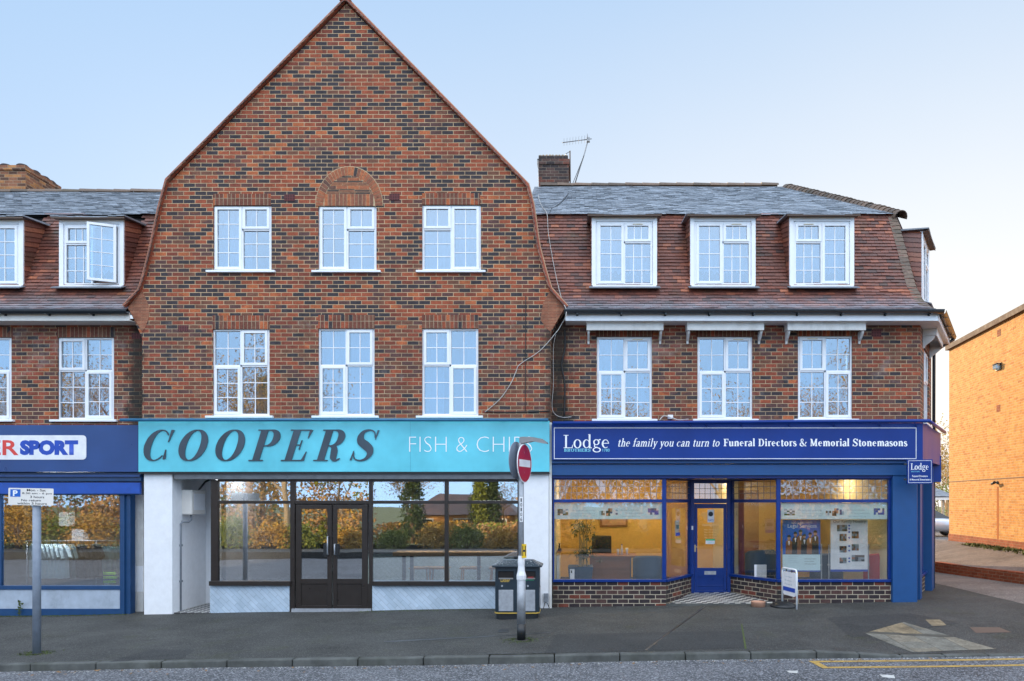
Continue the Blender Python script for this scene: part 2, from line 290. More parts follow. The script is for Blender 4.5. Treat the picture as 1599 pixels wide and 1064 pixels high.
MT['grit'] = M_plain('pale_grit', (.5, .5, .48), .9, var=.3)
MT['leaf_brown'] = M_plain('dead_leaf', (.25, .15, .07), .9, var=.4)
MT['galv'] = M_plain('galvanised_steel', (.36, .38, .41), .5, metal=.35, var=.2, scale=14)
MT['greypole'] = M_plain('grey_painted_pole', (.22, .26, .32), .45, var=.15, scale=10)
MT['black'] = M_plain('black_plastic', (.014, .016, .018), .4)
MT['binblack'] = M_plain('bin_black', (.012, .024, .036), .4, var=.2)
MT['gold'] = M_plain('gold_band', (.5, .33, .06), .4)
MT['signred'] = M_plain('sign_red', (.42, .008, .035), .35, var=.08)
MT['signwhite'] = M_plain('sign_white', (.75, .76, .78), .4)
MT['signyellow'] = M_plain('sign_yellow', (.75, .48, .01), .4)
MT['signblue'] = M_plain('sign_blue', (.01, .12, .5), .4)
MT['text_black'] = M_plain('text_black', (.02, .02, .025), .6)
MT['text_red'] = M_plain('text_red', (.65, .05, .04), .5)
MT['text_blue'] = M_plain('text_blue', (.01, .06, .4), .5)
MT['text_grey'] = M_plain('text_grey_blue', (.3, .42, .5), .6)
MT['text_cyan'] = M_plain('text_pale_cyan', (.2, .6, .75), .5)
MT['text_green'] = M_plain('text_green', (.02, .45, .2), .5)
MT['banner'] = M_plain('pale_blue_banner', (.62, .78, .82), .5, var=.03)
MT['oak'] = M_plain('oak_wood', (.45, .24, .09), .5, var=.3, scale=3, stretch=(.3, 3, 3))
MT['walnut'] = M_plain('brown_desk_wood', (.26, .1, .04), .35, var=.25, scale=3, stretch=(.3, 3, 3))
MT['yellowwall'] = M_plain('warm_yellow_wall', (.7, .44, .12), .85, var=.05)
MT['creamwall'] = M_plain('pale_cream_wall', (.75, .66, .42), .85, var=.05)
MT['carpet'] = M_plain('blue_grey_carpet', (.03, .045, .07), .95)
MT['greenleaf'] = M_plain('green_leaf', (.02, .09, .02), .5, var=.4)
MT['bamboo'] = M_plain('bamboo_stem', (.42, .3, .12), .6, var=.3)
MT['cable'] = M_plain('pale_cable', (.5, .48, .45), .6)
MT['cable_dk'] = M_plain('black_cable', (.02, .02, .02), .6)
MT['alu'] = M_plain('dull_aluminium', (.28, .28, .28), .5, metal=.7)
MT['terracotta'] = M_plain('terracotta', (.5, .27, .18), .8)
MT['airbrick'] = M_plain('airbrick', (.16, .045, .045), .85)
MT['hole'] = M_plain('dark_hole', (.01, .008, .008), .9)
MT['shirt_w'] = M_plain('pale_cloth', (.5, .62, .68), .9, var=.1)
MT['shirt_g'] = M_plain('grey_green_cloth', (.1, .16, .17), .9, var=.2)
MT['shirt_k'] = M_plain('black_cloth', (.012, .014, .018), .9)
MT['ball'] = M_plain('tennis_ball', (.45, .9, .03), .8)
MT['red_seat'] = M_plain('red_upholstery', (.4, .015, .02), .6)
MT['blue_seat'] = M_plain('blue_upholstery', (.015, .05, .1), .7)
MT['door_dk'] = M_plain('dark_door_paint', (.02, .022, .028), .3)
MT['brass'] = M_plain('pale_brass', (.6, .5, .32), .3, metal=.8)
MT['copper'] = M_plain('rusty_brown', (.12, .08, .06), .8)
MT['bark'] = M_plain('bark', (.2, .14, .09), .9, var=.4, scale=12, bmp=.5)
MT['bark_pale'] = M_plain('pale_bark', (.42, .34, .24), .9, var=.4, scale=12)
MT['twig'] = M_plain('bare_twigs', (.5, .3, .13), .9, var=.3)
MT['fol_gold'] = M_plain('golden_foliage', (.5, .3, .04), .8, var=.5, scale=3)
MT['fol_green'] = M_plain('green_foliage', (.2, .24, .03), .8, var=.5, scale=3)
MT['fol_dark'] = M_plain('conifer_foliage', (.05, .085, .02), .8, var=.5, scale=3)
MT['grass'] = M_plain('verge_grass', (.11, .12, .03), .95, var=.6, scale=5, bmp=.8)
MT['paper'] = M_plain('paper', (.75, .75, .78), .8)
# ------------------------------------------------------------------ mesh building
WM = {}
class MB:
    def __init__(s): s.v = []; s.f = []; s.m = []; s.t = []; s.sm = []
    def face(s, idx, mi=0, tint=None, smooth=False): s.f.append(idx); s.m.append(mi); s.t.append(tint); s.sm.append(smooth)
    def hexa(s, P, mi=0, tint=None):
        n = len(s.v); s.v += [tuple(p) for p in P]
        for q in ((0, 3, 2, 1), (4, 5, 6, 7), (0, 1, 5, 4), (1, 2, 6, 5), (2, 3, 7, 6), (3, 0, 4, 7)): s.face(tuple(n+i for i in q), mi, tint)
        return s
    def box(s, x0, x1, y0, y1, z0, z1, mi=0, tint=None):
        return s.hexa([(x0, y0, z0), (x1, y0, z0), (x1, y1, z0), (x0, y1, z0), (x0, y0, z1), (x1, y0, z1), (x1, y1, z1), (x0, y1, z1)], mi, tint)
    def pbox(s, px0, px1, py0, py1, Y0, Y1, mi=0, ref=None):   # photo pixels on plane Y0 (or ref), depth to Y1
        r = Y0 if ref is None else ref
        return s.box(X(px0, r), X(px1, r), Y0, Y1, Z(py1, r), Z(py0, r), mi)
    def prism(s, pts, y0, y1, mi=0):                            # polygon in x,z extruded in y
        n = len(s.v); k = len(pts)
        a = sum(pts[i][0]*pts[(i+1) % k][1]-pts[(i+1) % k][0]*pts[i][1] for i in range(k))
        if a < 0: pts = pts[::-1]
        s.v += [(p[0], y0, p[1]) for p in pts]+[(p[0], y1, p[1]) for p in pts]
        s.face(tuple(range(n, n+k)), mi); s.face(tuple(range(n+2*k-1, n+k-1, -1)), mi)
        for i in range(k):
            j = (i+1) % k; s.face((n+i, n+k+i, n+k+j, n+j), mi)
        return s
    def poly(s, pts, mi=0): n = len(s.v); s.v += [tuple(p) for p in pts]; s.face(tuple(range(n, n+len(pts))), mi); return s
    def tube(s, pts, r, n=8, mi=0, cap=True, smooth=True):
        pts = [Vector(p) for p in pts]; rs = r if isinstance(r, (list, tuple)) else [r]*len(pts); base = len(s.v); up = None
        for i, p in enumerate(pts):
            d = (pts[min(i+1, len(pts)-1)]-pts[max(i-1, 0)]).normalized()
            if up is None: up = d.orthogonal().normalized()
            up = (up-d*up.dot(d)).normalized() if (up-d*up.dot(d)).length > 1e-5 else d.orthogonal().normalized()
            q = d.cross(up)
            for k in range(n):
                a = 2*pi*k/n; s.v.append(tuple(p+(up*cos(a)+q*sin(a))*rs[i]))
        for i in range(len(pts)-1):
            for k in range(n):
                a = base+i*n+k; b = base+i*n+(k+1) % n; s.face((a, b, b+n, a+n), mi, None, smooth)
        if cap:
            s.face(tuple(base+k for k in range(n))[::-1], mi); s.face(tuple(base+(len(pts)-1)*n+k for k in range(n)), mi)
        return s
    def lathe(s, prof, c=(0, 0, 0), n=24, mi=0, smooth=True):
        base = len(s.v)
        for r, z in prof:
            for k in range(n): a = 2*pi*k/n; s.v.append((c[0]+r*cos(a), c[1]+r*sin(a), c[2]+z))
        for i in range(len(prof)-1):
            for k in range(n):
                a = base+i*n+k; b = base+i*n+(k+1) % n; s.face((a, b, b+n, a+n), mi, None, smooth)
        s.face(tuple(base+k for k in range(n))[::-1], mi); s.face(tuple(base+(len(prof)-1)*n+k for k in range(n)), mi)
        return s
    def build(s, name, mats, parent=None, M=None, bevel=0.):
        me = bpy.data.meshes.new(name); me.from_pydata(s.v, [], s.f)
        if not isinstance(mats, (list, tuple)): mats = [mats]
        for m in mats: me.materials.append(MT[m] if isinstance(m, str) else m)
        for p, mi, sm in zip(me.polygons, s.m, s.sm): p.material_index = mi; p.use_smooth = sm
        if any(t is not None for t in s.t):
            at = me.attributes.new('tint', 'FLOAT', 'FACE')
            at.data.foreach_set('value', [t if t is not None else .5 for t in s.t])
        me.update()
        return link(name, me, parent, M, bevel)
def link(name, me, parent=None, M=None, bevel=0.):
    o = bpy.data.objects.new(name, me); COL.objects.link(o)
    M = M.copy() if M is not None else Matrix()
    if parent is not None:
        o.parent = parent; o.matrix_parent_inverse = WM[parent].inverted()
    o.matrix_basis = M; WM[o] = M
    if bevel:
        b = o.modifiers.new('bevel', 'BEVEL'); b.width = bevel; b.segments = 2; b.limit_method = 'ANGLE'
    return o
def thing(name, label, cat, loc=(0, 0, 0), rz=0., group=None):
    o = bpy.data.objects.new(name, None); COL.objects.link(o); o.empty_display_size = .2
    M = Matrix.Translation(loc) @ Matrix.Rotation(rz, 4, 'Z'); o.matrix_basis = M; WM[o] = M
    return tag(o, label, cat, group)
def tag(o, label, cat, group=None, kind=None):
    o['label'] = label; o['category'] = cat
    if group: o['group'] = group
    if kind: o['kind'] = kind
    return o
def struct(o, label=None, kind='structure'):
    o['kind'] = kind
    if label: o['label'] = label; o['category'] = o.name.split('.')[0].replace('_', ' ')
    return o
def kids(o): return [c for c in bpy.data.objects if c.parent == o]
def dup(root, M, label=None, group=None):
    r = root.copy(); COL.objects.link(r); r.matrix_basis = M; WM[r] = M
    if label: r['label'] = label
    if group: r['group'] = group
    for ch in kids(root):
        if ch is r: continue
        c = ch.copy(); COL.objects.link(c); pi_ = ch.matrix_parent_inverse.copy(); c.parent = r; c.matrix_parent_inverse = pi_; WM[c] = M
        for q in kids(ch):
            e = q.copy(); COL.objects.link(e); pi_ = q.matrix_parent_inverse.copy(); e.parent = c; e.matrix_parent_inverse = pi_
    return r
def plate(name, outline, holes, y0, y1, mat, parent=None, M=None):
    """polygon with holes in the x,z plane, extruded in y: real openings"""
    cu = bpy.data.curves.new(name, 'CURVE'); cu.dimensions = '2D'; cu.fill_mode = 'BOTH'; cu.extrude = (y1-y0)/2
    for pts in [outline]+holes:
        sp_ = cu.splines.new('POLY'); sp_.points.add(len(pts)-1); sp_.use_cyclic_u = True
        for q, p in zip(sp_.points, pts): q.co = (p[0], p[1], 0, 1)
    t = bpy.data.objects.new('tmp', cu); COL.objects.link(t); dg = bpy.context.evaluated_depsgraph_get()
    me = bpy.data.meshes.new_from_object(t.evaluated_get(dg)); bpy.data.objects.remove(t)
    me.transform(Matrix.Translation((0, (y0+y1)/2, 0)) @ Matrix.Rotation(rad(90), 4, 'X')); me.name = name
    me.materials.clear(); me.materials.append(MT[mat])
    for p in me.polygons: p.material_index = 0; p.use_smooth = False
    return link(name, me, parent, M)
def rect(x0, x1, z0, z1): return [(x0, z0), (x1, z0), (x1, z1), (x0, z1)]
def prect(a, b, c, d, Y): return rect(X(a, Y), X(b, Y), Z(d, Y), Z(c, Y))
# ------------------------------------------------------------------ lettering
def text(s, x0, x1, z0, z1, y, mat, name='lettering', parent=None, M=None, offset=0., shear=0., th=.003, keep=False):
    cu = bpy.data.curves.new(name, 'FONT'); cu.body = s; cu.offset = offset; cu.shear = shear; cu.resolution_u = 3
    t = bpy.data.objects.new('tmp', cu); COL.objects.link(t); dg = bpy.context.evaluated_depsgraph_get()
    me = bpy.data.meshes.new_from_object(t.evaluated_get(dg)); bpy.data.objects.remove(t)
    xs = [v.co.x for v in me.vertices]; ys = [v.co.y for v in me.vertices]
    a, b, c, d = min(xs), max(xs), min(ys), max(ys); sx = (x1-x0)/max(1e-6, b-a); sz = (z1-z0)/max(1e-6, d-c)
    for v in me.vertices: v.co = (x0+(v.co.x-a)*sx, y, z0+(v.co.y-c)*sz)
    me.materials.clear(); me.materials.append(MT[mat])
    for p in me.polygons: p.material_index = 0
    return link(name, me, parent, M)
def cat(pts, ws, n=6):
    P, W_ = [], []
    for i in range(len(pts)-1):
        p0, p1, p2, p3 = pts[max(i-1, 0)], pts[i], pts[i+1], pts[min(i+2, len(pts)-1)]
        for k in range(n):
            t = k/n
            P.append(tuple(.5*((2*p1[j])+(-p0[j]+p2[j])*t+(2*p0[j]-5*p1[j]+4*p2[j]-p3[j])*t*t+(-p0[j]+3*p1[j]-3*p2[j]+p3[j])*t**3) for j in (0, 1)))
            W_.append(ws[i]*(1-t)+ws[i+1]*t)
    P.append(pts[-1]); W_.append(ws[-1]); return P, W_
def glyph(ch, W, T):
    L = []
    def st(x, a, b, w=None): L.append(([(x, a), (x, b)], [w or W]*2))
    def hz(a, b, y, w=None): w = w or T; y = w/2 if y == 0 else (1-w/2 if y == 1 else y); L.append(([(a, y), (b, y)], [w, w]))
    def sg(a, b, wa, wb=None): L.append(([a, b], [wa, wa if wb is None else wb]))
    def arc(cx, cy, rx, ry, a0, a1, side=0, n=22, w=None):
        w = w or W; P = []; Q = []
        for i in range(n+1):
            a = rad(a0+(a1-a0)*i/n); c = cos(a); k = abs(c) if side == 0 else max(0, c*side)
            P.append((cx+(rx-w/2)*c, cy+(ry-T/2)*sin(a))); Q.append(T+(w-T)*k**1.4)
        L.append((P, Q))
    def cr(pts, ws): L.append(cat(pts, ws))
    x = .66; adv = .6
    if ch == 'C': arc(.42, .5, .42, .5, 42, 318, -1); sg((.71, .60), (.74, .99), T*.8, W*.28+T); sg((.7, .36), (.74, .06), T*.8, W*.28+T); adv = .84
    elif ch == 'O': arc(.43, .5, .43, .5, 0, 360, 0, 40); adv = .9
    elif ch in 'PR':
        st(.2+W*.1, 0, 1); hz(.0, .44, 0); hz(.02, .44, 1); arc(.40, .735, .32+W*.2, .265, -90, 90, 1); hz(.25, .42, .47+T/2); adv = .76
        if ch == 'R': cr([(.38, .48), (.5, .44), (.56, .3), (.59, .12), (.68, .02), (.8, .08)], [T, W*.7, W*.95, W*.9, W*.35, T]); adv = .86
    elif ch == 'E': st(.2+W*.1, 0, 1); hz(.0, .66, 0); hz(.02, .66, 1); hz(.25, .46, .51); sg((.66, .99), (.63, .72), W*.3+T, T*.6); sg((.66, .01), (.7, .3), W*.3+T, T*.6); sg((.46, .36), (.46, .66), T); adv = .76
    elif ch == 'F': st(.2, 0, 1); hz(.02, .4, 0); hz(.02, .62, 1); hz(.2, .46, .51); sg((.6, .99), (.6, .72), T*1.5, T*.6); sg((.46, .4), (.46, .62), T); adv = .66
    elif ch == 'L': st(.2, 0, 1); hz(.02, .66, 0); hz(.02, .38, 1); sg((.64, .02), (.68, .26), T*1.5, T*.6); adv = .7
    elif ch == 'T': st(.34, 0, 1); hz(.16, .52, 0); hz(.0, .68, 1); sg((.02, .98), (.0, .74), T*1.4, T*.6); sg((.66, .98), (.68, .74), T*1.4, T*.6); adv = .72
    elif ch == 'H': st(.18, 0, 1); st(.62, 0, 1); hz(.02, .34, 0); hz(.02, .34, 1); hz(.46, .78, 0); hz(.46, .78, 1); hz(.2, .6, .52); adv = .84
    elif ch == 'D': st(.18, 0, 1); hz(.02, .4, 0); hz(.02, .4, 1); arc(.38, .5, .38, .5, -90, 90, 1); adv = .82
    elif ch == 'B': st(.18, 0, 1); hz(.02, .4, 0); hz(.02, .4, 1); arc(.36, .755, .24, .245, -90, 90, 1); arc(.36, .27, .3, .27, -90, 90, 1); hz(.2, .38, .52); adv = .72
    elif ch == 'M': sg((.14, 0), (.16, 1), T*1.3); st(.8, 0, 1); sg((.17, .98), (.46, .06), W); sg((.47, .06), (.78, .98), T*1.5); hz(.02, .28, 0); hz(.02, .22, 1); hz(.64, .96, 0); hz(.76, .96, 1); adv = 1.02
    elif ch == 'S':
        cr([(.60, .74), (.52, .92), (.37, .985), (.2, .93), (.14, .78), (.2, .62), (.37, .5), (.53, .37), (.58, .22), (.5, .07), (.33, .015), (.15, .08), (.07, .27)],
           [T, T, T*1.2, W*.5, W*.85, W, W*1.1, W, W*.8, W*.45, T*1.2, T, T]); sg((.62, .68), (.63, .98), T*.6, T*1.6); sg((.05, .02), (.06, .32), T*1.6, T*.6); adv = .72
    elif ch == '&': cr([(.84, .5), (.74, .28), (.56, .08), (.32, .02), (.12, .12), (.1, .32), (.26, .52), (.44, .68), (.46, .88), (.34, .98), (.22, .9), (.22, .7), (.4, .42), (.62, .14), (.88, .02)], [T, T, T, W*.6, W*.9, W*.8, T, T, T*1.2, T, W*.6, W*.7, W, W, T]); hz(.74, .94, .52); adv = .98
    elif ch == 'o': arc(.29, x/2, .29, x/2+.01, 0, 360, 0, 30); adv = .63
    elif ch == 'c': arc(.28, x/2, .28, x/2, 50, 310, -1); L.append(([(.42, x*.8), (.46, x*.8)], [W*.6]*2)); adv = .54
    elif ch == 'e': arc(.28, x/2, .28, x/2, 5, 310, -1); hz(.06, .53, x*.56); adv = .58
    elif ch == 'd': arc(.27, x/2, .27, x/2, 0, 360, -1, 30); st(.5, 0, 1.05); sg((.4, 1.02), (.5, 1.05), T); hz(.5, .66, 0); adv = .68
    elif ch == 'g': arc(.27, .45, .23, .22, 0, 360, 0, 26, W*.8); arc(.3, -.13, .3, .19, 0, 360, 0, 26, W*.7); sg((.14, .28), (.14, .08), T*1.4); sg((.44, .62), (.58, .66), T*1.6); hz(.16, .36, .06, T*1.6); adv = .62
    elif ch in 'hn':
        st(.16, 0, 1.05 if ch == 'h' else x); hz(.03, .29, 0); sg((.04, (1.02 if ch == 'h' else x-.03)), (.16, (1.05 if ch == 'h' else x)), T)
        cr([(.18, .46), (.3, x-.03), (.42, x-.03), (.5, x-.16), (.5, .3)], [T, T*1.3, W*.8, W, W]); st(.5, 0, .34); hz(.38, .64, 0); adv = .68
    elif ch == 'm':
        st(.16, 0, x); hz(.03, .29, 0); sg((.04, x-.03), (.16, x), T)
        for q in (0, .33): cr([(.18+q, .46), (.28+q, x-.03), (.38+q, x-.03), (.48+q, x-.16), (.48+q, .3)], [T, T*1.3, W*.8, W, W]); st(.48+q, 0, .34); hz(.38+q, .6+q, 0)
        adv = .98
    elif ch == 'i': st(.16, 0, x); hz(.03, .29, 0); sg((.04, x-.03), (.16, x), T); L.append(([(.16-W*.5, .9), (.16+W*.5, .9)], [W]*2)); adv = .34
    elif ch == 'l': st(.16, 0, 1.05); hz(.03, .29, 0); sg((.04, 1.02), (.16, 1.05), T); adv = .34
    elif ch == 't': st(.18, .08, .86); hz(.03, .36, x-.02); cr([(.18, .14), (.22, .02), (.3, .02), (.38, .1)], [W, W*.6, T, T]); adv = .4
    elif ch == 'f': st(.18, 0, .85); hz(.03, .31, 0); hz(.03, .36, x-.02); cr([(.18, .82), (.22, 1.), (.32, 1.05), (.42, .98)], [W, W*.6, T, W*.6]); adv = .4
    elif ch == 'r': st(.16, 0, x); hz(.03, .31, 0); sg((.04, x-.03), (.16, x), T); cr([(.18, .44), (.26, .6), (.34, x-.02), (.42, x-.06)], [T, T, T*1.2, W*.9]); adv = .46
    elif ch == 'u': st(.14, .16, x); sg((.03, x-.02), (.14, x), T); cr([(.14, .2), (.17, .05), (.27, .02), (.38, .08), (.47, .2)], [W, W*.8, T, T, T]); st(.48, 0, x); hz(.48, .62, 0); sg((.38, x-.02), (.48, x), T); adv = .66
    elif ch == 'y': sg((.1, x), (.3, .04), W); sg((.5, x), (.22, -.28), T*1.3); hz(.0, .22, x-.02); hz(.4, .58, x-.02); L.append(([(.1, -.27), (.24, -.27)], [W*.6]*2)); adv = .58
    elif ch == 'a': cr([(.08, .52), (.16, x-.03), (.3, x-.01), (.4, x-.12), (.4, .3)], [W*.6, T, T*1.4, W*.9, W]); st(.4, 0, .32); hz(.4, .54, 0); cr([(.38, .38), (.2, .32), (.08, .2), (.12, .05), (.24, .03), (.38, .14)], [T, T*1.4, W, W*.8, T, T]); adv = .55
    elif ch == 's': cr([(.38, .5), (.32, .62), (.22, .645), (.1, .57), (.1, .46), (.24, .34), (.37, .23), (.38, .1), (.24, .015), (.1, .05), (.05, .19)], [T, T, T, W*.7, W*.85, W, W*.95, W*.7, T, T, T]); adv = .46
    elif ch == ' ': adv = .32
    return L, adv
def serif(s, x0, x1, zb, cap, y, mat, W=.15, T=.05, shear=0., th=.0, sp_=.04, parent=None, name='lettering', M=None, edge=None, fit=True):
    mb = MB(); items = []; cx = 0.
    for ch in s:
        L, a = glyph(ch, W, T)
        for P, Q in L: items.append(([(p[0]+cx, p[1]) for p in P], Q))
        cx += a+sp_
    xs = [p[0]+shear*p[1] for P, Q in items for p in P]; lo, hi = min(xs), max(xs); k = (x1-x0)/(hi-lo) if fit else cap
    for i, (P, Q) in enumerate(items):
        A, B = [], []; n = len(P)
        for j, p in enumerate(P):
            a = P[max(0, j-1)]; b = P[min(n-1, j+1)]
            if n > 10 and abs(P[0][0]-P[-1][0])+abs(P[0][1]-P[-1][1]) < 1e-6 and j in (0, n-1): a, b = P[-2], P[1]
            dx, dz = b[0]-a[0], b[1]-a[1]; l = math.hypot(dx, dz) or 1; nx, nz = -dz/l*Q[j]/2, dx/l*Q[j]/2
            A.append((p[0]+nx, p[1]+nz)); B.append((p[0]-nx, p[1]-nz))
        tr = lambda q: (x0+(q[0]+shear*q[1]-lo)*k, zb+q[1]*cap)
        A = [tr(q) for q in A]; B = [tr(q) for q in B]; yy = y-.00022*(i % 9); b0 = len(mb.v)
        for q in A+B: mb.v.append((q[0], yy, q[1]))
        for j in range(n-1): mb.face((b0+j, b0+n+j, b0+n+j+1, b0+j+1), 0)
        if th:
            b1 = len(mb.v)
            for q in A+B: mb.v.append((q[0], yy+th, q[1]))
            for j in range(n-1):
                mb.face((b0+j, b0+j+1, b1+j+1, b1+j), 1); mb.face((b0+n+j+1, b0+n+j, b1+n+j, b1+n+j+1), 1)
            mb.face((b0, b0+n, b1+n, b1), 1); mb.face((b0+n-1, b0+2*n-1, b1+2*n-1, b1+n-1), 1)
    return mb.build(name, [mat, edge or mat], parent, M)
# ------------------------------------------------------------------ shared building pieces
TOPP = [(0, .5, 0, 1, 'c', 2, 4), (.5, 1, 0, .36, 'c', 2, 1), (.5, 1, .36, 1, 'f', 2, 3)]
LOWP = [(0, .5, 0, .42, 'f', 2, 2), (.5, 1, 0, .42, 'c', 2, 2), (0, .5, .42, 1, 'c', 2, 3), (.5, 1, .42, 1, 'f', 2, 3)]
DORP = [(0, .5, 0, 1, 'c', 2, 4), (.5, 1, 0, .31, 'c', 3, 1), (.5, 1, .31, 1, 'f', 3, 3)]
LEFP = [(0, .5, 0, .4, 'c', 2, 2), (.5, 1, 0, .4, 'f', 2, 2), (0, .5, .4, 1, 'f', 2, 3), (.5, 1, .4, 1, 'c', 2, 3)]
def flip(p): return [(1-b, 1-a, c, d, k, nx, ny) for a, b, c, d, k, nx, ny in p]
def window(parent, x0, x1, z0, z1, y, pat, name='window', M=None, sill=True, slot=False, curtain='full', label=None, openc=None, frame_name=None):
    fw = .045; f = MB(); c = MB(); gl = MB(); bars = MB()
    f.box(x0, x0+fw, y, y+.07, z0, z1); f.box(x1-fw, x1, y, y+.07, z0, z1)
    f.box(x0+fw, x1-fw, y, y+.07, z0, z0+fw); f.box(x0+fw, x1-fw, y, y+.07, z1-fw, z1)
    ix0, ix1, iz0, iz1 = x0+fw, x1-fw, z0+fw, z1-fw; W_, H_ = ix1-ix0, iz1-iz0; hm = .02
    for n_, (a, b, t, u, k, nx, ny) in enumerate(pat):
        cx0 = ix0+a*W_+(hm if a > 0 else 0); cx1 = ix0+b*W_-(hm if b < 1 else 0)
        cz1 = iz1-t*H_-(hm if t > 0 else 0); cz0 = iz1-u*H_+(hm if u < 1 else 0)
        if a > 0: f.box(cx0-2*hm, cx0, y+.002, y+.068, cz0 if u < 1 else cz0, cz1)
        if t > 0: f.box(cx0, cx1, y+.002, y+.066, cz1, cz1+2*hm)
        if a == 0 and t > 0 and False: pass
        if openc == n_:
            continue
        if k == 'c':
            w_ = .042; yy = y-.016
            c.box(cx0-.008, cx0+w_, yy, yy+.05, cz0-.008, cz1+.008); c.box(cx1-w_, cx1+.008, yy, yy+.05, cz0-.008, cz1+.008)
            c.box(cx0+w_, cx1-w_, yy, yy+.05, cz0-.008, cz0+w_); c.box(cx0+w_, cx1-w_, yy, yy+.05, cz1-w_, cz1+.008)
            if slot and u < .6: c.box((cx0+cx1)/2-.1, (cx0+cx1)/2+.1, yy-.012, yy, cz1-.02, cz1-.006, 1)
            gx0, gx1, gz0, gz1, gy = cx0+w_, cx1-w_, cz0+w_, cz1-w_, y+.012
        else: gx0, gx1, gz0, gz1, gy = cx0, cx1, cz0, cz1, y+.03
        gl.box(gx0, gx1, gy, gy+.008, gz0, gz1)
        for i in range(1, nx): q = gx0+(gx1-gx0)*i/nx; bars.box(q-.008, q+.008, gy-.006, gy-.001, gz0, gz1)
        for i in range(1, ny): q = gz0+(gz1-gz0)*i/ny; bars.box(gx0, gx1, gy-.0075, gy-.0062, q-.008, q+.008)
    o = f.build(name, 'upvc', parent, M, .004)
    if label: o['label'] = label
    P = parent if frame_name else o
    if c.v: c.build('casement', ['upvc', 'brass'], o, M, .004)
    gl.build('pane', 'glass_up', o, M); bars.build('glazing_bars', 'upvc', o, M)
    if sill: MB().box(x0-.1, x1+.1, y-.10, y+.02, z0-.045, z0-.002).build('sill', 'upvc', o, M, .006)
    cu = MB(); yc = y+.2; nseg = 60
    spans = {'full': [(0, 1)], 'sides': [(0, .36), (.74, 1)], 'half': [(0, .6)], 'right': [(.45, 1)], 'none': []}[curtain if curtain != 'auto' else random.choice(['full', 'sides', 'half', 'right'])]
    for a, b in spans:
        xs = [x0+(x1-x0)*(a+(b-a)*i/nseg) for i in range(nseg+1)]; b0 = len(cu.v); ph = random.random()*6
        for q in xs:
            d = .018*sin(q*55+ph)+.012*sin(q*23+ph*2)
            cu.v.append((q, yc+d, z0)); cu.v.append((q+.01*sin(q*9), yc+d*.7, z1))
        for i in range(nseg): cu.face((b0+2*i, b0+2*i+2, b0+2*i+3, b0+2*i+1), 0, None, True)
    if cu.v: cu.build('curtain', 'curtain', o, M)
    MB().box(x0-.2, x1+.2, y+.9, y+.92, z0-.3, z1+.2).build('room_screen', 'room', o, M)
    return o
def pwindow(parent, a, b, c, d, Y, pat, **k): return window(parent, X(a, Y), X(b, Y), Z(d, Y), Z(c, Y), Y, pat, **k)
def along(prof, s):
    for i in range(len(prof)-1):
        l = math.hypot(prof[i+1][0]-prof[i][0], prof[i+1][1]-prof[i][1])
        if s <= l or i == len(prof)-2:
            t = s/l; return (prof[i][0]+(prof[i+1][0]-prof[i][0])*t, prof[i][1]+(prof[i+1][1]-prof[i][1])*t)
        s -= l
def plen(prof): return sum(math.hypot(prof[i+1][0]-prof[i][0], prof[i+1][1]-prof[i][1]) for i in range(len(prof)-1))
def tiled(name, prof, xl, xr, gauge, tw, th, mat, parent, M=None, skip=None, rough=.5, sag=0.):
    mb = MB(); L = plen(prof); n = int(L/gauge); patch = random.random()*9
    for i in range(n+1):
        s0 = i*gauge; s1 = min(L+.02, s0+gauge*1.3); p0 = along(prof, s0); p1 = along(prof, s1)
        dy, dz = p1[0]-p0[0], p1[1]-p0[1]; l = math.hypot(dy, dz) or 1; ny, nz = -dz/l, dy/l
        a, b = xl(p0[0], p0[1]), xr(p0[0], p0[1]); a1, b1 = xl(p1[0], p1[1]), xr(p1[0], p1[1])
        x = a-(tw/2 if i % 2 else 0)
        while x < b:
            xa, xb = max(a, x), min(b, x+tw-.004); x += tw
            if xb-xa < .02: continue
            if skip and skip((xa+xb)/2, p0[0], p0[1]): continue
            sa = sag*sin((xa)*1.1+patch)*.5; lift = th*(1.6+random.random()*rough); sl_ = mat == 'slate'; t0 = random.gauss(.5, .12 if sl_ else .2)
            t0 = t0+(.07 if sl_ else .2)*sin(xa*1.3+i*.21+patch)*sin(i*.5+xa*.7)
            ya, za = p0[0]+ny*lift, p0[1]+nz*lift+sa; yb, zb = p1[0]+ny*th*.3, p1[1]+nz*th*.3+sa
            j = random.uniform(-.004, .004)
            # keep tile ends inside the roof edge at both its ends
            xa1, xb1 = (a1 if xa <= a+1e-6 else xa), (b1 if xb >= b-1e-6 else xb)
            mb.hexa([(xa, ya-ny*th, za-nz*th+j), (xb, ya-ny*th, za-nz*th+j), (xb1, yb-ny*th, zb-nz*th), (xa1, yb-ny*th, zb-nz*th),
                     (xa, ya, za+j), (xb, ya, za+j), (xb1, yb, zb), (xa1, yb, zb)], 0, min(1, max(0, t0)))
    ub = MB(); P_ = [along(prof, L*i/24) for i in range(25)]
    for i in range(24):
        (y0, z0), (y1, z1) = P_[i], P_[i+1]; o_ = .035
        ub.poly([(xl(y0, z0)+.01, y0+o_, z0-o_), (xr(y0, z0)-.02, y0+o_, z0-o_), (xr(y1, z1)-.02, y1+o_, z1-o_), (xl(y1, z1)+.01, y1+o_, z1-o_)])
    ub.build('roof_boarding', 'hole', parent, M)
    return mb.build(name, mat, parent, M)
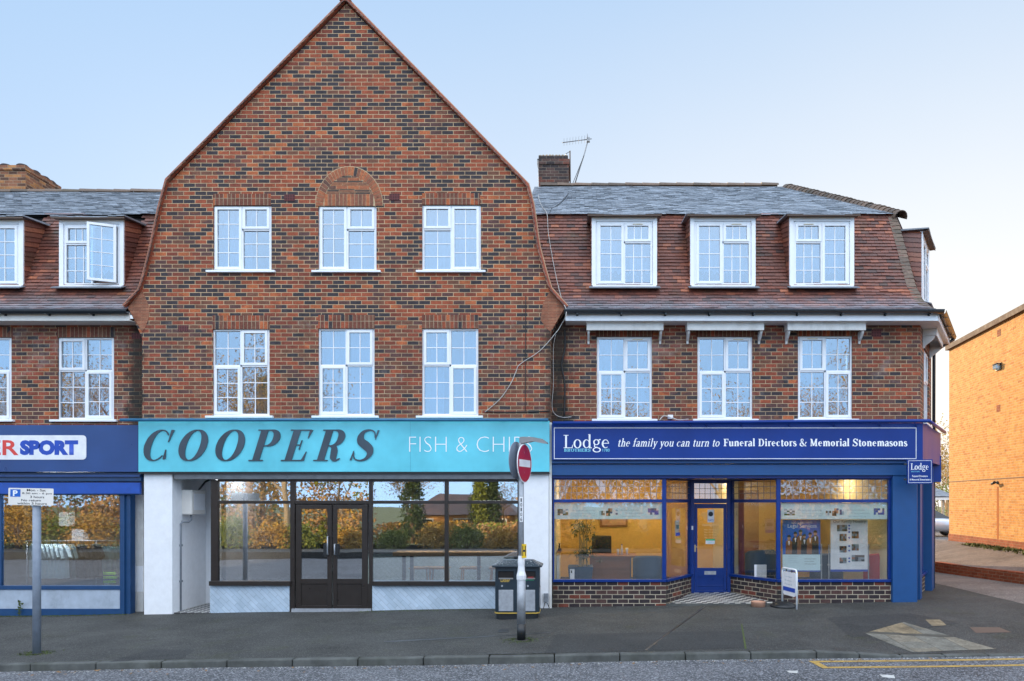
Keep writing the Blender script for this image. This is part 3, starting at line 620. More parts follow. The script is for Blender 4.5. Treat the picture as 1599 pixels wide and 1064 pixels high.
def ridge(name, p, q, r, step, mat, parent, lap=.0):
    p, q = Vector(p), Vector(q); mb = MB(); n = int((q-p).length/step); d = (q-p).normalized(); side = d.cross(Vector((0, 0, 1))).normalized(); up = side.cross(d)
    for i in range(n):
        a = p+d*(i*step); b = a+d*(step*(1+lap)); b0 = len(mb.v); j = random.uniform(-.006, .006); ti = random.random()
        for c, rr in ((a, r*1.12), (b, r*.95)):
            for off in (0, -.015):
                for k in range(9): an = pi*k/8; mb.v.append(tuple(c+side*cos(an)*(rr+off)+up*(sin(an)*(rr+off)+j)))
        for k in range(8):
            mb.face((b0+k, b0+k+1, b0+18+k+1, b0+18+k), 0, ti); mb.face((b0+k, b0+9+k, b0+9+k+1, b0+k+1), 0, ti); mb.face((b0+18+k, b0+19+k, b0+28+k, b0+27+k), 0, ti)
    return mb.build(name, mat, parent)
def gutter(parent, x0, x1, y, z, M=None, name='gutter'):
    mb = MB(); r = .066; b0 = len(mb.v); n = 10
    for x in (x0, x1):
        for rr in (r, r-.006):
            for k in range(n+1): a = pi+pi*k/n; mb.v.append((x, y+rr*cos(a), z+rr*sin(a)))
    m = n+1
    for k in range(n):
        mb.face((b0+k, b0+k+1, b0+2*m+k+1, b0+2*m+k), 0, None, True); mb.face((b0+m+k, b0+3*m+k, b0+3*m+k+1, b0+m+k+1), 0, None, True)
        for q in (0, 2*m): mb.face((b0+q+k, b0+q+k+1, b0+q+m+k+1, b0+q+m+k))
    for k in (0, n): mb.face((b0+k, b0+2*m+k, b0+3*m+k, b0+m+k))
    mb.box(x0, x1, y-r-.004, y-r+.006, z-.004, z+.012)
    x = x0+.25
    while x < x1:
        mb.box(x-.014, x+.014, y-r-.007, y+r, z-r-.012, z-r-.002); mb.box(x-.02, x+.02, y+r-.01, y+.14, z-.09, z-.03); x += .85
    return mb.build(name, 'gutter', parent, M)
def soldier(parent, a, b, c, d, Y): return MB().pbox(a, b, c, d, Y-.004, Y+.05, ref=Y).build('lintel_course', 'brick_soldier', parent)
def airbrick(parent, a, b, c, d, Y):
    mb = MB(); x0, x1, z0, z1 = X(a, Y), X(b, Y), Z(d, Y), Z(c, Y); mb.box(x0, x1, Y-.005, Y+.02, z0, z1)
    nx, nz = 6, 4
    for i in range(nx):
        for j in range(nz):
            p, q = x0+(x1-x0)*(i+.5)/nx, z0+(z1-z0)*(j+.5)/nz; mb.box(p-.009, p+.009, Y-.0065, Y-.004, q-.009, q+.009, 1)
    return mb.build('airbrick', ['airbrick', 'hole'], parent)
GW = .0     # gable wall plane
TW = .25    # terrace wall plane
CH = (sin(rad(31.5)), cos(rad(31.5)))
# ------------------------------------------------------------------ gabled building
gb = thing('gabled_building', 'tall brown brick building with steep pointed gable above the turquoise shop sign', 'building', (0, .15, 0))
gout = [(222, 700), (222, 528), (201, 482), (220, 452), (231, 415), (244, 358), (252, 326), (262, 288), (541, 6), (822, 290), (829, 322), (839, 385), (849, 420), (860, 452), (881, 482), (860, 520), (860, 700)]
gout = [(X(a), Z(b)) for a, b in gout]
topw = [(333, 424, 321, 424), (497, 588, 321, 424), (659, 751, 320, 424)]
loww = [(332, 421, 514, 650), (497, 585, 513, 650), (659, 747, 513, 650)]
plate('wall', gout, [prect(*q, GW) for q in topw+loww], GW, GW+.3, 'brick_top', gb)
# lower storey brick is browner: its own skin of brick, 4 mm proud, below the string of the upper windows
lo = [(222, 700), (222, 517), (226, 500), (858, 500), (860, 517), (860, 700)]
plate('lower_wall', [(X(a), Z(b)) for a, b in lo], [prect(*q, GW) for q in loww], GW-.005, GW-.0005, 'brick_low', gb)
for i, q in enumerate(topw):
    pwindow(gb, *q, GW+.035, TOPP if i < 2 else flip(TOPP), curtain=('half', 'right', 'full')[i])
    if i != 1: soldier(gb, q[0], q[1]-1, q[2]-18, q[2], GW)
for i, q in enumerate(loww):
    pwindow(gb, *q, GW+.035, LOWP if i < 2 else flip(LOWP), curtain=('right', 'full', 'sides')[i]); soldier(gb, q[0], q[1], q[2]-21, q[2], GW-.004)
# relieving arch with brick tympanum over the middle window
arch = MB(); cx, cz, ro, ri, hy = X(545.5), Z(322), 52/80, 40.5/80, 61/52
tl = []
for i in range(29):
    a0, a1 = pi*(i+.07)/29, pi*(i+.93)/29; b0 = len(arch.v)
    for y_ in (-.012, .05):
        for r_, a in ((ri, a0), (ro, a0), (ro, a1), (ri, a1)): arch.v.append((cx+r_*cos(a), y_, cz+r_*sin(a)*hy))
    t = min(1, max(0, random.gauss(.5, .3)))
    for q in ((0, 1, 2, 3), (0, 4, 5, 1), (1, 5, 6, 2), (2, 6, 7, 3), (3, 7, 4, 0)): arch.face(tuple(b0+k for k in q), 0, t)
MT['voussoir'] = M_tile('voussoir_brick', [(0, (.05, .035, .035)), (.2, BRN), (.5, (.3, .1, .05)), (1, (.42, .13, .05))], mossf=.1, rough=.85)
MT['mortar'] = M_plain('lime_mortar', (.5, .37, .22), .9, var=.2, scale=12)
arch.build('arch_ring', 'voussoir', gb)
back = MB(); back.prism([(cx+(ro+.012)*cos(pi*i/24), cz+(ro+.012)*sin(pi*i/24)*hy) for i in range(25)], -.006, .02); back.build('arch_bed', 'mortar', gb)
ty = MB()
z_ = cz; row = 0
rows = [(.235, 'v'), (.03, 'd'), (.018, 'l'), (.03, 'd'), (.018, 'l'), (.065, 'b'), (.02, 'l'), (.028, 'd'), (.018, 'l'), (.028, 'd'), (.065, 'b'), (.03, 'd')]
for h_, k in rows:
    zt = z_+h_-.007; mid = (z_+zt)/2; hw = (ri-.015)*math.sqrt(max(0, 1-((mid-cz)/(hy*ri))**2))
    if hw > .05:
        wd = .074 if k == 'v' else (.225 if k == 'b' else .3); x = -hw-random.random()*wd*.4 if k != 'v' else -hw
        while x < hw:
            a, b = max(-hw, x), min(hw, x+wd-.01); x += wd
            if b-a > .015: ty.box(cx+a, cx+b, -.010, .02, z_, zt, 0, min(1, max(0, random.gauss(.55 if k != 'd' else .2, .28))))
    z_ += h_
ty.build('tympanum', 'voussoir', gb)
for q in ((444, 460, 304, 314), (608, 624, 303, 313), (278, 294, 508, 518)): airbrick(gb, *q, GW-.005)
# kneelers: tumbled brick flaring out to the eaves on both sides
for sgn, xs in ((-1, [(200, 481), (222, 453), (234, 482), (232, 500), (226, 514), (222, 518)]), (1, [(882, 481), (860, 453), (848, 474), (844, 500), (854, 514), (860, 518)])):
    MB().prism([(X(a), Z(b)) for a, b in xs], -.012, .28).build('kneeler', 'brick_corbel', gb)
# verge: orange band, pale edging, then the tile ends stepping down the slope
vl = [(541, 4), (327, 221), (264, 284), (253, 326), (239, 392), (228, 436), (221, 456), (197, 481)]
vr = [(541, 4), (700, 166), (822, 292), (829, 322), (838, 386), (848, 424), (857, 453), (883, 482)]
def strip(pts, w0, w1, y0, y1, side):
    mb = MB(); P = [Vector((X(a), Z(b))) for a, b in pts]; n = len(P); nr = []
    for i in range(n):
        d = (P[min(i+1, n-1)]-P[max(0, i-1)]).normalized(); nr.append(Vector((d.y, -d.x))*side)
    for i in range(n-1):
        a, b, c, d = P[i]+nr[i]*w0, P[i+1]+nr[i+1]*w0, P[i+1]+nr[i+1]*w1, P[i]+nr[i]*w1
        mb.hexa([(a.x, y0, a.y), (b.x, y0, b.y), (b.x, y1, b.y), (a.x, y1, a.y), (d.x, y0, d.y), (c.x, y0, c.y), (c.x, y1, c.y), (d.x, y1, d.y)])
    return mb
for pts, side, col in ((vl, -1, 'verge'), (vr, 1, 'verge_edge')):
    strip(pts, .0, -.062, -.05, .0, side).build('verge_band', 'verge', gb)
    strip(pts, -.063, -.08, -.03, .0, side).build('verge_pointing', 'verge_edge', gb)
    P = [(X(a), Z(b)) for a, b in pts][::-1]; L = plen(P); mb = MB(); n = int(L/.1)
    for i in range(n):
        p0, p1 = Vector(along(P, i*.1)), Vector(along(P, min(L-.001, i*.1+.16))); d = (p1-p0).normalized(); nn = Vector((d.y, -d.x))*side
        th = .014; lift = .03+random.random()*.006; t = random.random()
        if nn.y < 0 and False: nn = -nn
        a, b = p0+nn*lift, p1+nn*.012; y0 = -.085+random.uniform(-.006, .006)
        for (ya, yb) in ((y0, y0+.3), (y0+.3, 9.3)):
            mb.hexa([(a.x-nn.x*th, ya, a.y-nn.y*th), (b.x-nn.x*th, ya, b.y-nn.y*th), (b.x-nn.x*th, yb, b.y-nn.y*th), (a.x-nn.x*th, yb, a.y-nn.y*th),
                     (a.x, ya, a.y), (b.x, ya, b.y), (b.x, yb, b.y), (a.x, yb, a.y)], 0, t)
    mb.build('roof_slope', 'tile_verge', gb)
apx = (X(541), Z(4))
ridge('ridge_tiles', (apx[0], -.09, apx[1]-.01), (apx[0], 9.3, apx[1]-.01), .1, .45, 'tile_verge', gb)
plate('back_wall', gout, [], 9., 9.25, 'brick_low', gb)
MB().box(X(860)-.28, X(860)-.002, .3, 9., -.3, 3.7+H-.01).box(X(222)+.002, X(222)+.28, .3, 9., -.3, 3.7+H-.01).build('party_wall', 'brick_low', gb)
MB().box(X(222)+.3, X(860)-.3, .31, 8.98, Z(722), Z(700)).box(X(222)+.3, X(860)-.3, .95, 8.98, Z(500), Z(485)).build('floor_slab', 'room', gb)
# ------------------------------------------------------------------ right-hand terrace building
rb = thing('corner_building', 'brown brick corner building with red tiled mansard roof above the dark blue office front', 'building', (4, .3, 0))
XC = X(1437, TW)                                 # corner
roww = [(932, 1018, 526, 655), (1089, 1175, 526, 655), (1246, 1331, 525, 655)]
plate('wall', rect(X(860)+.002, XC, Z(700, TW), Z(498, TW)), [prect(*q, TW) for q in roww], TW, TW+.28, 'brick_low', rb)
for i, q in enumerate(roww):
    pwindow(rb, *q, TW+.035, LOWP if i < 2 else flip(LOWP), slot=True, curtain=('sides', 'none', 'half')[i]); soldier(rb, q[0]-2, q[1]+2, 514, q[2], TW)
airbrick(rb, 1361, 1376, 515, 526, TW-.003)
MC = Matrix.Translation((XC, TW, 0)) @ Matrix.Rotation(rad(90-31.5), 4, 'Z')      # chamfer frame: x along the chamfer, y inward
CL = 2.1; cw0, cw1 = .62, 1.62
plate('chamfer_wall', rect(0, CL, Z(722, TW), Z(498, TW)), [rect(cw0, cw1, Z(655, TW), Z(533, TW))], .0, .28, 'brick_low', rb, MC)
window(rb, cw0, cw1, Z(655, TW), Z(533, TW), .035, LOWP, M=MC)
B = (XC+CH[0]*CL, TW+CH[1]*CL)
MB().box(B[0]-.25, B[0], B[1]+.02, 9.2, -.1, Z(498, TW)).build('end_wall', 'brick_low', rb)
MB().box(X(860), B[0], 9.2, 9.45, -.1, Z(498, TW)).build('back_wall', 'brick_low', rb)
MB().box(X(860)+.01, XC-.3, TW+.3, 9.2, Z(722), Z(700)).box(X(860)+.01, XC-.3, 1.2, 9.2, Z(498), Z(488)).build('floor_slab', 'room', rb)
prof = [(-.15, 3.66+H), (.02, 3.76+H), (.18, 3.95+H), (.38, 4.30+H), (.75, 5.18+H), (1.1, 6.03+H)]
hip = [6.99, 6.86, 6.76, 6.70, 6.67, 6.62]
def hx(y, z):
    for i in range(5):
        if y <= prof[i+1][0] or i == 4:
            t = (y-prof[i][0])/(prof[i+1][0]-prof[i][0]); return hip[i]+(hip[i+1]-hip[i])*t
def lefty(y, z): return X(884, 0) if y < .05 else X(862)-.25 if y < .35 else X(850)-.4
dorm = [(924, 1026), (1078, 1180), (1233, 1334)]
def dskip(x, y, z):
    px = PX+x/(D+.35)*F
    return z > Z(444, .35) and any(a+4 < px < b-4 for a, b in dorm)
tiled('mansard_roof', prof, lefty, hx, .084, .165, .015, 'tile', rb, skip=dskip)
# chamfer mansard: courses follow the side wall
mb = MB(); Lp = plen(prof)
for i in range(int(Lp/.105)+1):
    p0, p1 = along(prof, i*.105), along(prof, min(Lp, i*.105+.14)); h0, h1 = hx(*p0), hx(*p1)
    nb = Vector((CH[1], -CH[0], 0)); s = 0.
    while s < 2.55:
        a, b = s, min(2.6, s+.16); s += .165
        t = min(1, max(0, random.gauss(.5, .25))); o0, o1 = nb*.03, nb*.008
        q = lambda h, p, u, o, dz: (h+CH[0]*u+o.x, p[0]+CH[1]*u+o.y, p[1]+dz)
        mb.hexa([q(h0, p0, a, o0, -.012), q(h0, p0, b, o0, -.012), q(h1, p1, b, o1, -.01), q(h1, p1, a, o1, -.01), q(h0, p0, a, o0, .004), q(h0, p0, b, o0, .004), q(h1, p1, b, o1, .004), q(h1, p1, a, o1, .004)], 0, t)
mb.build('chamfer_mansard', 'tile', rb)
# bonnet tiles down the mansard hip
mb = MB()
for i in range(int(Lp/.105)):
    p0, p1 = along(prof, i*.105), along(prof, i*.105+.12); h0, h1 = hx(*p0), hx(*p1); t = min(1, max(0, random.gauss(.42, .2))); e = .035+random.random()*.01
    A = Vector((h0, p0[0], p0[1])); Bv = Vector((h1, p1[0], p1[1])); fl = Vector((-1, -.12, 0))*.16; sd_ = Vector((CH[0], CH[1], 0))*.14; out = Vector((.5, -.85, 0)).normalized()*e
    b0 = len(mb.v)
    for P_, k in ((A, 1.), (Bv, .55)):
        for v_ in (fl+Vector((0, 0, 0))+out*.3*k, fl*.4+out*k, out*1.35*k, sd_*.4+out*k, sd_+out*.3*k): mb.v.append(tuple(P_+v_+Vector((0, 0, -.01 if k == 1 else .0))))
    for k in range(4): mb.face((b0+k, b0+k+1, b0+6+k, b0+5+k), 0, t)
    n0 = len(mb.v)
    for k in range(5): v_ = Vector(mb.v[b0+k]); mb.v.append(tuple(v_-out*.35+Vector((0, 0, -.012))))
    for k in range(4): mb.face((b0+k, n0+k, n0+k+1, b0+k+1), 0, t*.6)
mb.build('bonnet_hip', 'hip', rb)
# slate upper slope, ridge and hip
T0 = Vector((6.66, 1.06, 6.0+H)); RE = Vector((X(1224, 5.), 5.0, 8.30+H)); T1 = T0+Vector((CH[0], CH[1], 0))*2.4
sprof = [(1.02, 5.99+H), (5.0, 8.32+H)]
tiled('slate_roof', sprof, lambda y, z: X(850)-.5, lambda y, z: T0.x+(RE.x-T0.x)*max(0, min(1, (y-1.06)/(3.94))), .14, .2, .007, 'slate', rb, rough=1.4, sag=.02)
MB().poly([T0, T1, RE]).poly([RE, T1, (T1.x, 9.2, 6+H)]).poly([RE, (T1.x, 9.2, 6+H), (X(840), 9.2, 6+H), (X(840), 5., 8.3+H)]).build('rear_roof', 'slate', rb)
ridge('ridge_tiles', (X(822), 5.02, 8.33+H), (RE.x, 5.02, 8.33+H), .09, .45, 'hip', rb)
ridge('hip_tiles', T0+Vector((.06, -.04, -.09)), RE+Vector((0, 0, -.05)), .15, .155, 'hip', rb, .25)
# eaves: fascia, soffit, gutter
MB().box(X(883, -.1), 6.93, -.12, -.095, Z(501.5, -.1), Z(489, -.1)).build('fascia_board', 'upvc', rb)
MB().box(X(883, -.1), 6.91, -.094, TW, Z(501.3, -.1), Z(500.5, -.1)).build('soffit', 'cream', rb)
gutter(rb, X(881, -.2), 7.0, -.19, 3.66+H)
MS = Matrix.Translation((6.99, -.12, 0)) @ Matrix.Rotation(rad(90-31.5), 4, 'Z')
MB().box(0.01, 2.55, .03, .055, Z(501.5, -.1), Z(489, -.1)).build('fascia_board', 'upvc', rb, MS)
MB().box(0.0, 2.5, .056, .5, Z(501.3, -.1)+.002, Z(500.5, -.1)+.002).build('soffit', 'cream', rb, MS)
gutter(rb, .0, 2.6, -.03, 3.66+H, MS)
q = [(6.99+CH[0]*2.5+.06, -.12+CH[1]*2.5, 3.6+H), (B[0]+.2, B[1]-.02, 3.42+H), (B[0]+.07, B[1]+.02, 3.28+H), (B[0]+.07, B[1]+.05, .1)]
MB().tube(q, .035, 10).build('downpipe', 'gutter', rb)
def dormer(parent, x0, x1, z0, z1, yf, pat, M=None, curtain='full', openc=None, wpx=None, slot=True, depth=.75):
    m = MB(); w_ = .085
    m.box(x0, x0+w_, yf, yf+.06, z0, z1-.002); m.box(x1-w_, x1, yf, yf+.06, z0, z1-.002); m.box(x0+w_, x1-w_, yf+.004, yf+.06, z1-.11, z1-.002)
    m.box(x0+.02, x1-.02, yf-.03, yf+.05, z0-.03, z0)
    b0 = len(m.v)
    d = m.build('dormer', 'upvc', parent, M, .004)
    n = int((z1-z0)/.1)
    for xx, s in ((x0, -1), (x1, 1)):
        ck = MB()
        for i in range(n+1):
            za = z0+i*.1; zb = min(z1-.02, za+.115); 
            # cheek courses slant back to the mansard
            ck.hexa([(xx-.004*s, yf+.03, za), (xx+.022*s, yf+.03, za), (xx+.022*s, yf+depth+.15, za+.22), (xx-.004*s, yf+depth+.15, za+.22),
                     (xx-.004*s, yf+.03, zb), (xx+.006*s, yf+.03, zb), (xx+.006*s, yf+depth+.15, zb+.22), (xx-.004*s, yf+depth+.15, zb+.22)], 0, min(1, max(0, random.gauss(.65, .2))))
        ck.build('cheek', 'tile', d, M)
    rf = MB(); n = 9
    for i in range(n):
        a, b = x0-.09+(x1-x0+.18)*i/n, x0-.09+(x1-x0+.18)*(i+1)/n-.003; sg_ = -.028*sin(pi*(i+.5)/n)+random.uniform(-.006, .006)
        rf.hexa([(a, yf-.12, z1+sg_+.0), (b, yf-.12, z1+sg_+.0), (b, yf+depth+.3, z1+.12), (a, yf+depth+.3, z1+.12), (a, yf-.12, z1+sg_+.022), (b, yf-.12, z1+sg_+.022), (b, yf+depth+.3, z1+.17), (a, yf+depth+.3, z1+.17)], 0, random.random()*.5)
    rf.build('dormer_roof', 'slate', d, M)
    MB().box(x0-.06, x1+.06, yf-.1, yf-.002, z1-.035, z1-.028).box(x0-.08, x1+.08, yf-.115, yf-.1, z1-.045, z1-.02).build('dormer_eave', 'copper', d, M)
    fl = MB(); fl.hexa([(x0-.05, yf-.16, z0-.10), (x1+.05, yf-.16, z0-.10), (x1+.05, yf, z0-.03), (x0-.05, yf, z0-.03), (x0-.05, yf-.165, z0-.08), (x1+.05, yf-.165, z0-.08), (x1+.05, yf, z0-.015), (x0-.05, yf, z0-.015)])
    fl.build('flashing', 'lead', d, M)
    # window pieces live under the dormer
    wx0, wx1, wz0, wz1 = x0+w_+.004, x1-w_-.004, z0+.006, z1-.114
    w = window(parent, wx0, wx1, wz0, wz1, yf+.02, pat, M=M, sill=False, slot=slot, curtain=curtain, openc=openc)
    return d, (wx0, wx1, wz0, wz1)
for i, (a, b) in enumerate(dorm):
    dormer(rb, X(a, .35), X(b, .35), Z(446, .35), Z(337, .35), .35, DORP if i < 2 else flip(DORP))
MD = Matrix.Translation((6.70, .3, 0)) @ Matrix.Rotation(rad(90-31.5), 4, 'Z')
dormer(rb, .72, 1.95, Z(458, .35), Z(345, .35), -.06, DORP, MD)
def canopy(parent, x0, x1, z0, z1, y, M=None):
    m = MB(); m.box(x0, x1, y-.26, y-.235, z0, z1); m.box(x0-.01, x1+.01, y-.275, y, z1, z1+.022); m.box(x0, x0+.02, y-.234, y, z0+.02, z1); m.box(x1-.02, x1, y-.234, y, z0+.02, z1)
    c = m.build('window_canopy', 'white_old', parent, M, .003)
    for xx in (x0+.02, x1-.06):
        br = MB()
        pts = [(y-.22, z0), (y-.20, z0-.05), (y-.12, z0-.12), (y-.045, z0-.17), (y-.03, z0-.22), (y-.0, z0-.22), (y, z0+.02), (y-.22, z0+.02)]
        b0 = len(br.v); k = len(pts)
        for q_ in (xx, xx+.04):
            for a, b in pts: br.v.append((q_, a, b))
        br.face(tuple(b0+i for i in range(k))); br.face(tuple(b0+k+i for i in range(k))[::-1])
        for i in range(k): j = (i+1) % k; br.face((b0+i, b0+k+i, b0+k+j, b0+j))
        br.build('bracket', 'white_old', c, M)
for a, b in ((916, 1036), (1073, 1193), (1230, 1352)): canopy(rb, X(a, 0), X(b, 0), Z(516, 0), Z(505, 0), TW)
canopy(rb, cw0-.18, cw1+.18, Z(520, TW), Z(508, TW), .0, MC)
# chimney
ch = MB(); ch.pbox(841, 888, 257, 300, 5.3, 6.3); ch.pbox(839, 889, 249, 257, 5.27, 6.33, ref=5.3); ch.pbox(841, 887, 243, 249, 5.3, 6.3)
co = ch.build('chimney', 'brick_old', rb); co['label'] = 'soot-stained brick chimney with a broken top'
rg = MB()
for i in range(9): a = 842+i*5; rg.pbox(a, a+random.uniform(2, 5), 241-random.random(), 243, 5.35, 6.1, ref=5.3)
rg.build('chimney_cap', 'mortar', co)
# ------------------------------------------------------------------ left-hand terrace building
lb = thing('terrace_building', 'brick terrace building with slate and red tile roof above the sports shop', 'building', (-9.5, .3, 0))
XL0 = -19.0
lww = [(-390, -302, 527, 656), (-230, -142, 527, 656), (-70, 18, 527, 656), (90, 178, 527, 656)]
plate('wall', rect(XL0, X(222)-.002, Z(700, TW), Z(498, TW)), [prect(*q, TW) for q in lww], TW, TW+.28, 'brick_low', lb)
for i, q in enumerate(lww): pwindow(lb, *q, TW+.035, LEFP, curtain='full'); soldier(lb, q[0]-1, q[1]+2, 511, q[2], TW)
airbrick(lb, 206, 221, 520, 529, TW-.003)
prof2 = [(p[0], p[1]) for p in prof]
def rgt(y, z): return X(199, 0) if y < .05 else X(222) if y < .36 else X(262)
dl = [(-382, -280), (-224, -122), (-66, 36), (92, 193)]
def dskip2(x, y, z):
    px = PX+x/(D+.35)*F
    return z > Z(444, .35) and any(a+4 < px < b-4 for a, b in dl)
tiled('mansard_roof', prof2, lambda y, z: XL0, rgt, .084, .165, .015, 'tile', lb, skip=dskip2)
sp2 = [(1.02, 5.99+H), (4.9, 8.12+H)]
tiled('slate_roof', sp2, lambda y, z: XL0, lambda y, z: X(300), .14, .2, .007, 'slate', lb, rough=1.4, sag=.02)
MB().poly([(XL0, 4.9, 8.1+H), (X(300), 4.9, 8.1+H), (X(300), 9.2, 6+H), (XL0, 9.2, 6+H)][::-1]).build('rear_roof', 'slate', lb)
ridge('ridge_tiles', (XL0, 4.92, 8.12+H), (X(300), 4.92, 8.12+H), .09, .45, 'hip', lb)
MB().box(XL0, X(203, -.1), -.12, -.095, Z(501.5, -.1), Z(489, -.1)).build('fascia_board', 'cream', lb)
MB().box(XL0, X(205, -.1), -.094, TW, Z(501.3, -.1), Z(500.5, -.1)).build('soffit', 'cream', lb)
gutter(lb, XL0, X(199, -.2), -.19, 3.66+H)
MB().box(XL0, X(222), 9.2, 9.45, -.4, Z(498, TW)).box(XL0, XL0+.25, TW+.3, 9.2, -.4, Z(498, TW)).build('back_wall', 'brick_low', lb)
MB().box(XL0+.26, X(222)-.01, TW+.3, 9.2, Z(722), Z(700)).box(XL0+.26, X(222)-.01, 1.2, 9.2, Z(498), Z(488)).build('floor_slab', 'room', lb)
for i, (a, b) in enumerate(dl):
    d_, wr = dormer(lb, X(a, .35), X(b, .35), Z(446, .35), Z(341, .35), .35, flip(DORP), slot=False, openc=0 if i == 3 else None)
    if i == 3:   # right casement stands open
        x0, x1 = (wr[0]+wr[1])/2+.02, wr[1]-.04; z0, z1 = wr[2]+.04, wr[3]-.04; wd = x1-x0
        MO = Matrix.Translation((x1, .33, 0)) @ Matrix.Rotation(rad(22), 4, 'Z')
        c = MB(); c.box(-wd, -wd+.05, -.03, .02, z0, z1).box(-.05, 0, -.03, .02, z0, z1).box(-wd+.05, -.05, -.03, .02, z0, z0+.05).box(-wd+.05, -.05, -.03, .02, z1-.05, z1)
        oc = c.build('open_casement', 'upvc', lb, MO, .004); oc['label'] = 'white casement standing open'
        MB().box(-wd+.05, -.05, -.006, .0, z0+.05, z1-.05).build('pane', 'glass_up', oc, MO)
        gb_ = MB().box(-wd/2-.007, -wd/2+.007, -.012, -.0065, z0+.05, z1-.05)
        for k in (1, 2, 3): q = z0+.05+(z1-z0-.1)*k/4; gb_.box(-wd+.05, -.05, -.0135, -.0122, q-.007, q+.007)
        gb_.build('glazing_bars', 'upvc', oc, MO)
# long chimney stack on the left, clay caps along its top
mb = MB(); mb.box(-17.2, X(40, 5.)+.0, 5.0, 6.25, 7.6+H, Z(266, 5.)).box(-17.25, X(41, 5.), 4.96, 6.29, Z(266, 5.), Z(259, 5.))
co = mb.build('chimney', 'brick_chim', lb)
cp = MB()
for x_ in (X(40, 5)-.3, X(40, 5)-.75):
    for y_ in (5.15, 5.5, 5.85, 6.1): cp.lathe([(.13, 0), (.15, .05), (.11, .09), (.04, .1)], (x_+random.uniform(-.03, .03)+.12, y_, Z(259, 5.)-.005), 12)
cp.build('chimney_cap', 'voussoir', co)
# ------------------------------------------------------------------ flats on the right
fb = thing('flats_building', 'buff orange brick flat-roofed building across the side street at the right edge', 'building', (13, 6, .7))
ang = math.atan(.1116); MF = Matrix.Translation((12.88, 11., 0)) @ Matrix.Rotation(rad(-90)-ang*0+(-ang), 4, 'Z')   # x runs towards the camera, y away from the street
# local x: from the far corner towards the viewer; local y: to the right
MF = Matrix(((-.1109, .9938, 0, 12.88), (-.9938, -.1109, 0, 11.), (0, 0, 1, 0), (0, 0, 0, 1)))
FT = Z(547, 11.)
MB().box(0, 10.5, 0, 9, .95, FT).build('wall', 'brick_orange', fb, MF)
MB().box(-.02, 10.52, -.02, 9.02, -.3, .95).build('plinth', 'brick_plinth', fb, MF)
MB().box(-.08, 10.6, -.1, 9.1, FT, FT+.16).build('roof_edge', 'copper', fb, MF)
MB().box(-.004, 10.5, -.006, .0, Z(753, 11.)-.012, Z(753, 11.)+.012).build('string_line', 'copper', fb, MF)
def fl(px, py):      # photo -> position on the flats' street wall
    t = (px-PX)/F; # 12.88-.1109u = t*(25-.9938u)
    u = (t*25-12.88)/(t*.9938-.1109); return u, H+(PY-py)/F*(25-.9938*u)
for (a, b) in ((1560, 520), (1559, 638)):
    u, z = fl(a, b); MB().box(u-.11, u+.11, -.006, .02, z-.1, z+.1).build('vent_brick', 'brick_plinth', fb, MF)
u, z = fl(1560, 573)
lf = thing('wall_light', 'dark bulkhead light high on the buff brick wall at right', 'wall light', (0, 0, 0)); lf.matrix_basis = MF @ Matrix.Translation((u, 0, z)); WM[lf] = lf.matrix_basis.copy(); ML = WM[lf]
MB().box(-.17, .17, -.03, .0, -.1, .1).build('back_plate', 'black', lf, ML); MB().box(-.14, .14, -.13, -.03, -.07, .07).build('lamp_glass', 'glass_up', lf, ML, .02)
MB().box(-.15, .15, -.14, -.03, .07, .09).build('hood', 'copper', lf, ML)
u, z = fl(1558, 754)
cl = thing('security_camera', 'small dark camera fixed to the buff brick wall above a rust streak', 'camera', (0, 0, 0)); cl.matrix_basis = MF @ Matrix.Translation((u, 0, z)); WM[cl] = cl.matrix_basis.copy(); ML = WM[cl]
MB().lathe([(.05, 0), (.05, .03)], (0, 0, 0), 14).build('base_disc', 'black', cl, ML @ Matrix.Rotation(rad(90), 4, 'X'))
MB().tube([(0, -.03, 0), (0, -.12, -.01)], .02, 8).tube([(-.08, -.13, -.03), (.1, -.13, .01)], .04, 10).build('camera_body', 'black', cl, ML)
rs = MB(); rs.prism([(u-.05, z-.12), (u+.06, z-.12), (u+.09, z-.9), (u+.06, z-1.9), (u-.04, z-1.9), (u-.07, z-1.)], -.003, -.001)
MT['rust'] = M_plain('rust_streak', (.42, .13, .02), .9, var=.25, scale=5)
ro_ = rs.build('rust_stain', 'rust', fb, MF)
def plan(mb, pts, z0, z1, mi=0):
    n = len(mb.v); k = len(pts)
    a = sum(pts[i][0]*pts[(i+1) % k][1]-pts[(i+1) % k][0]*pts[i][1] for i in range(k))
    if a < 0: pts = pts[::-1]
    mb.v += [(p[0], p[1], z0) for p in pts]+[(p[0], p[1], z1) for p in pts]
    mb.face(tuple(range(n, n+k))[::-1], mi); mb.face(tuple(range(n+k, n+2*k)), mi)
    for i in range(k): j = (i+1) % k; mb.face((n+i, n+j, n+k+j, n+k+i), mi)
    return mb
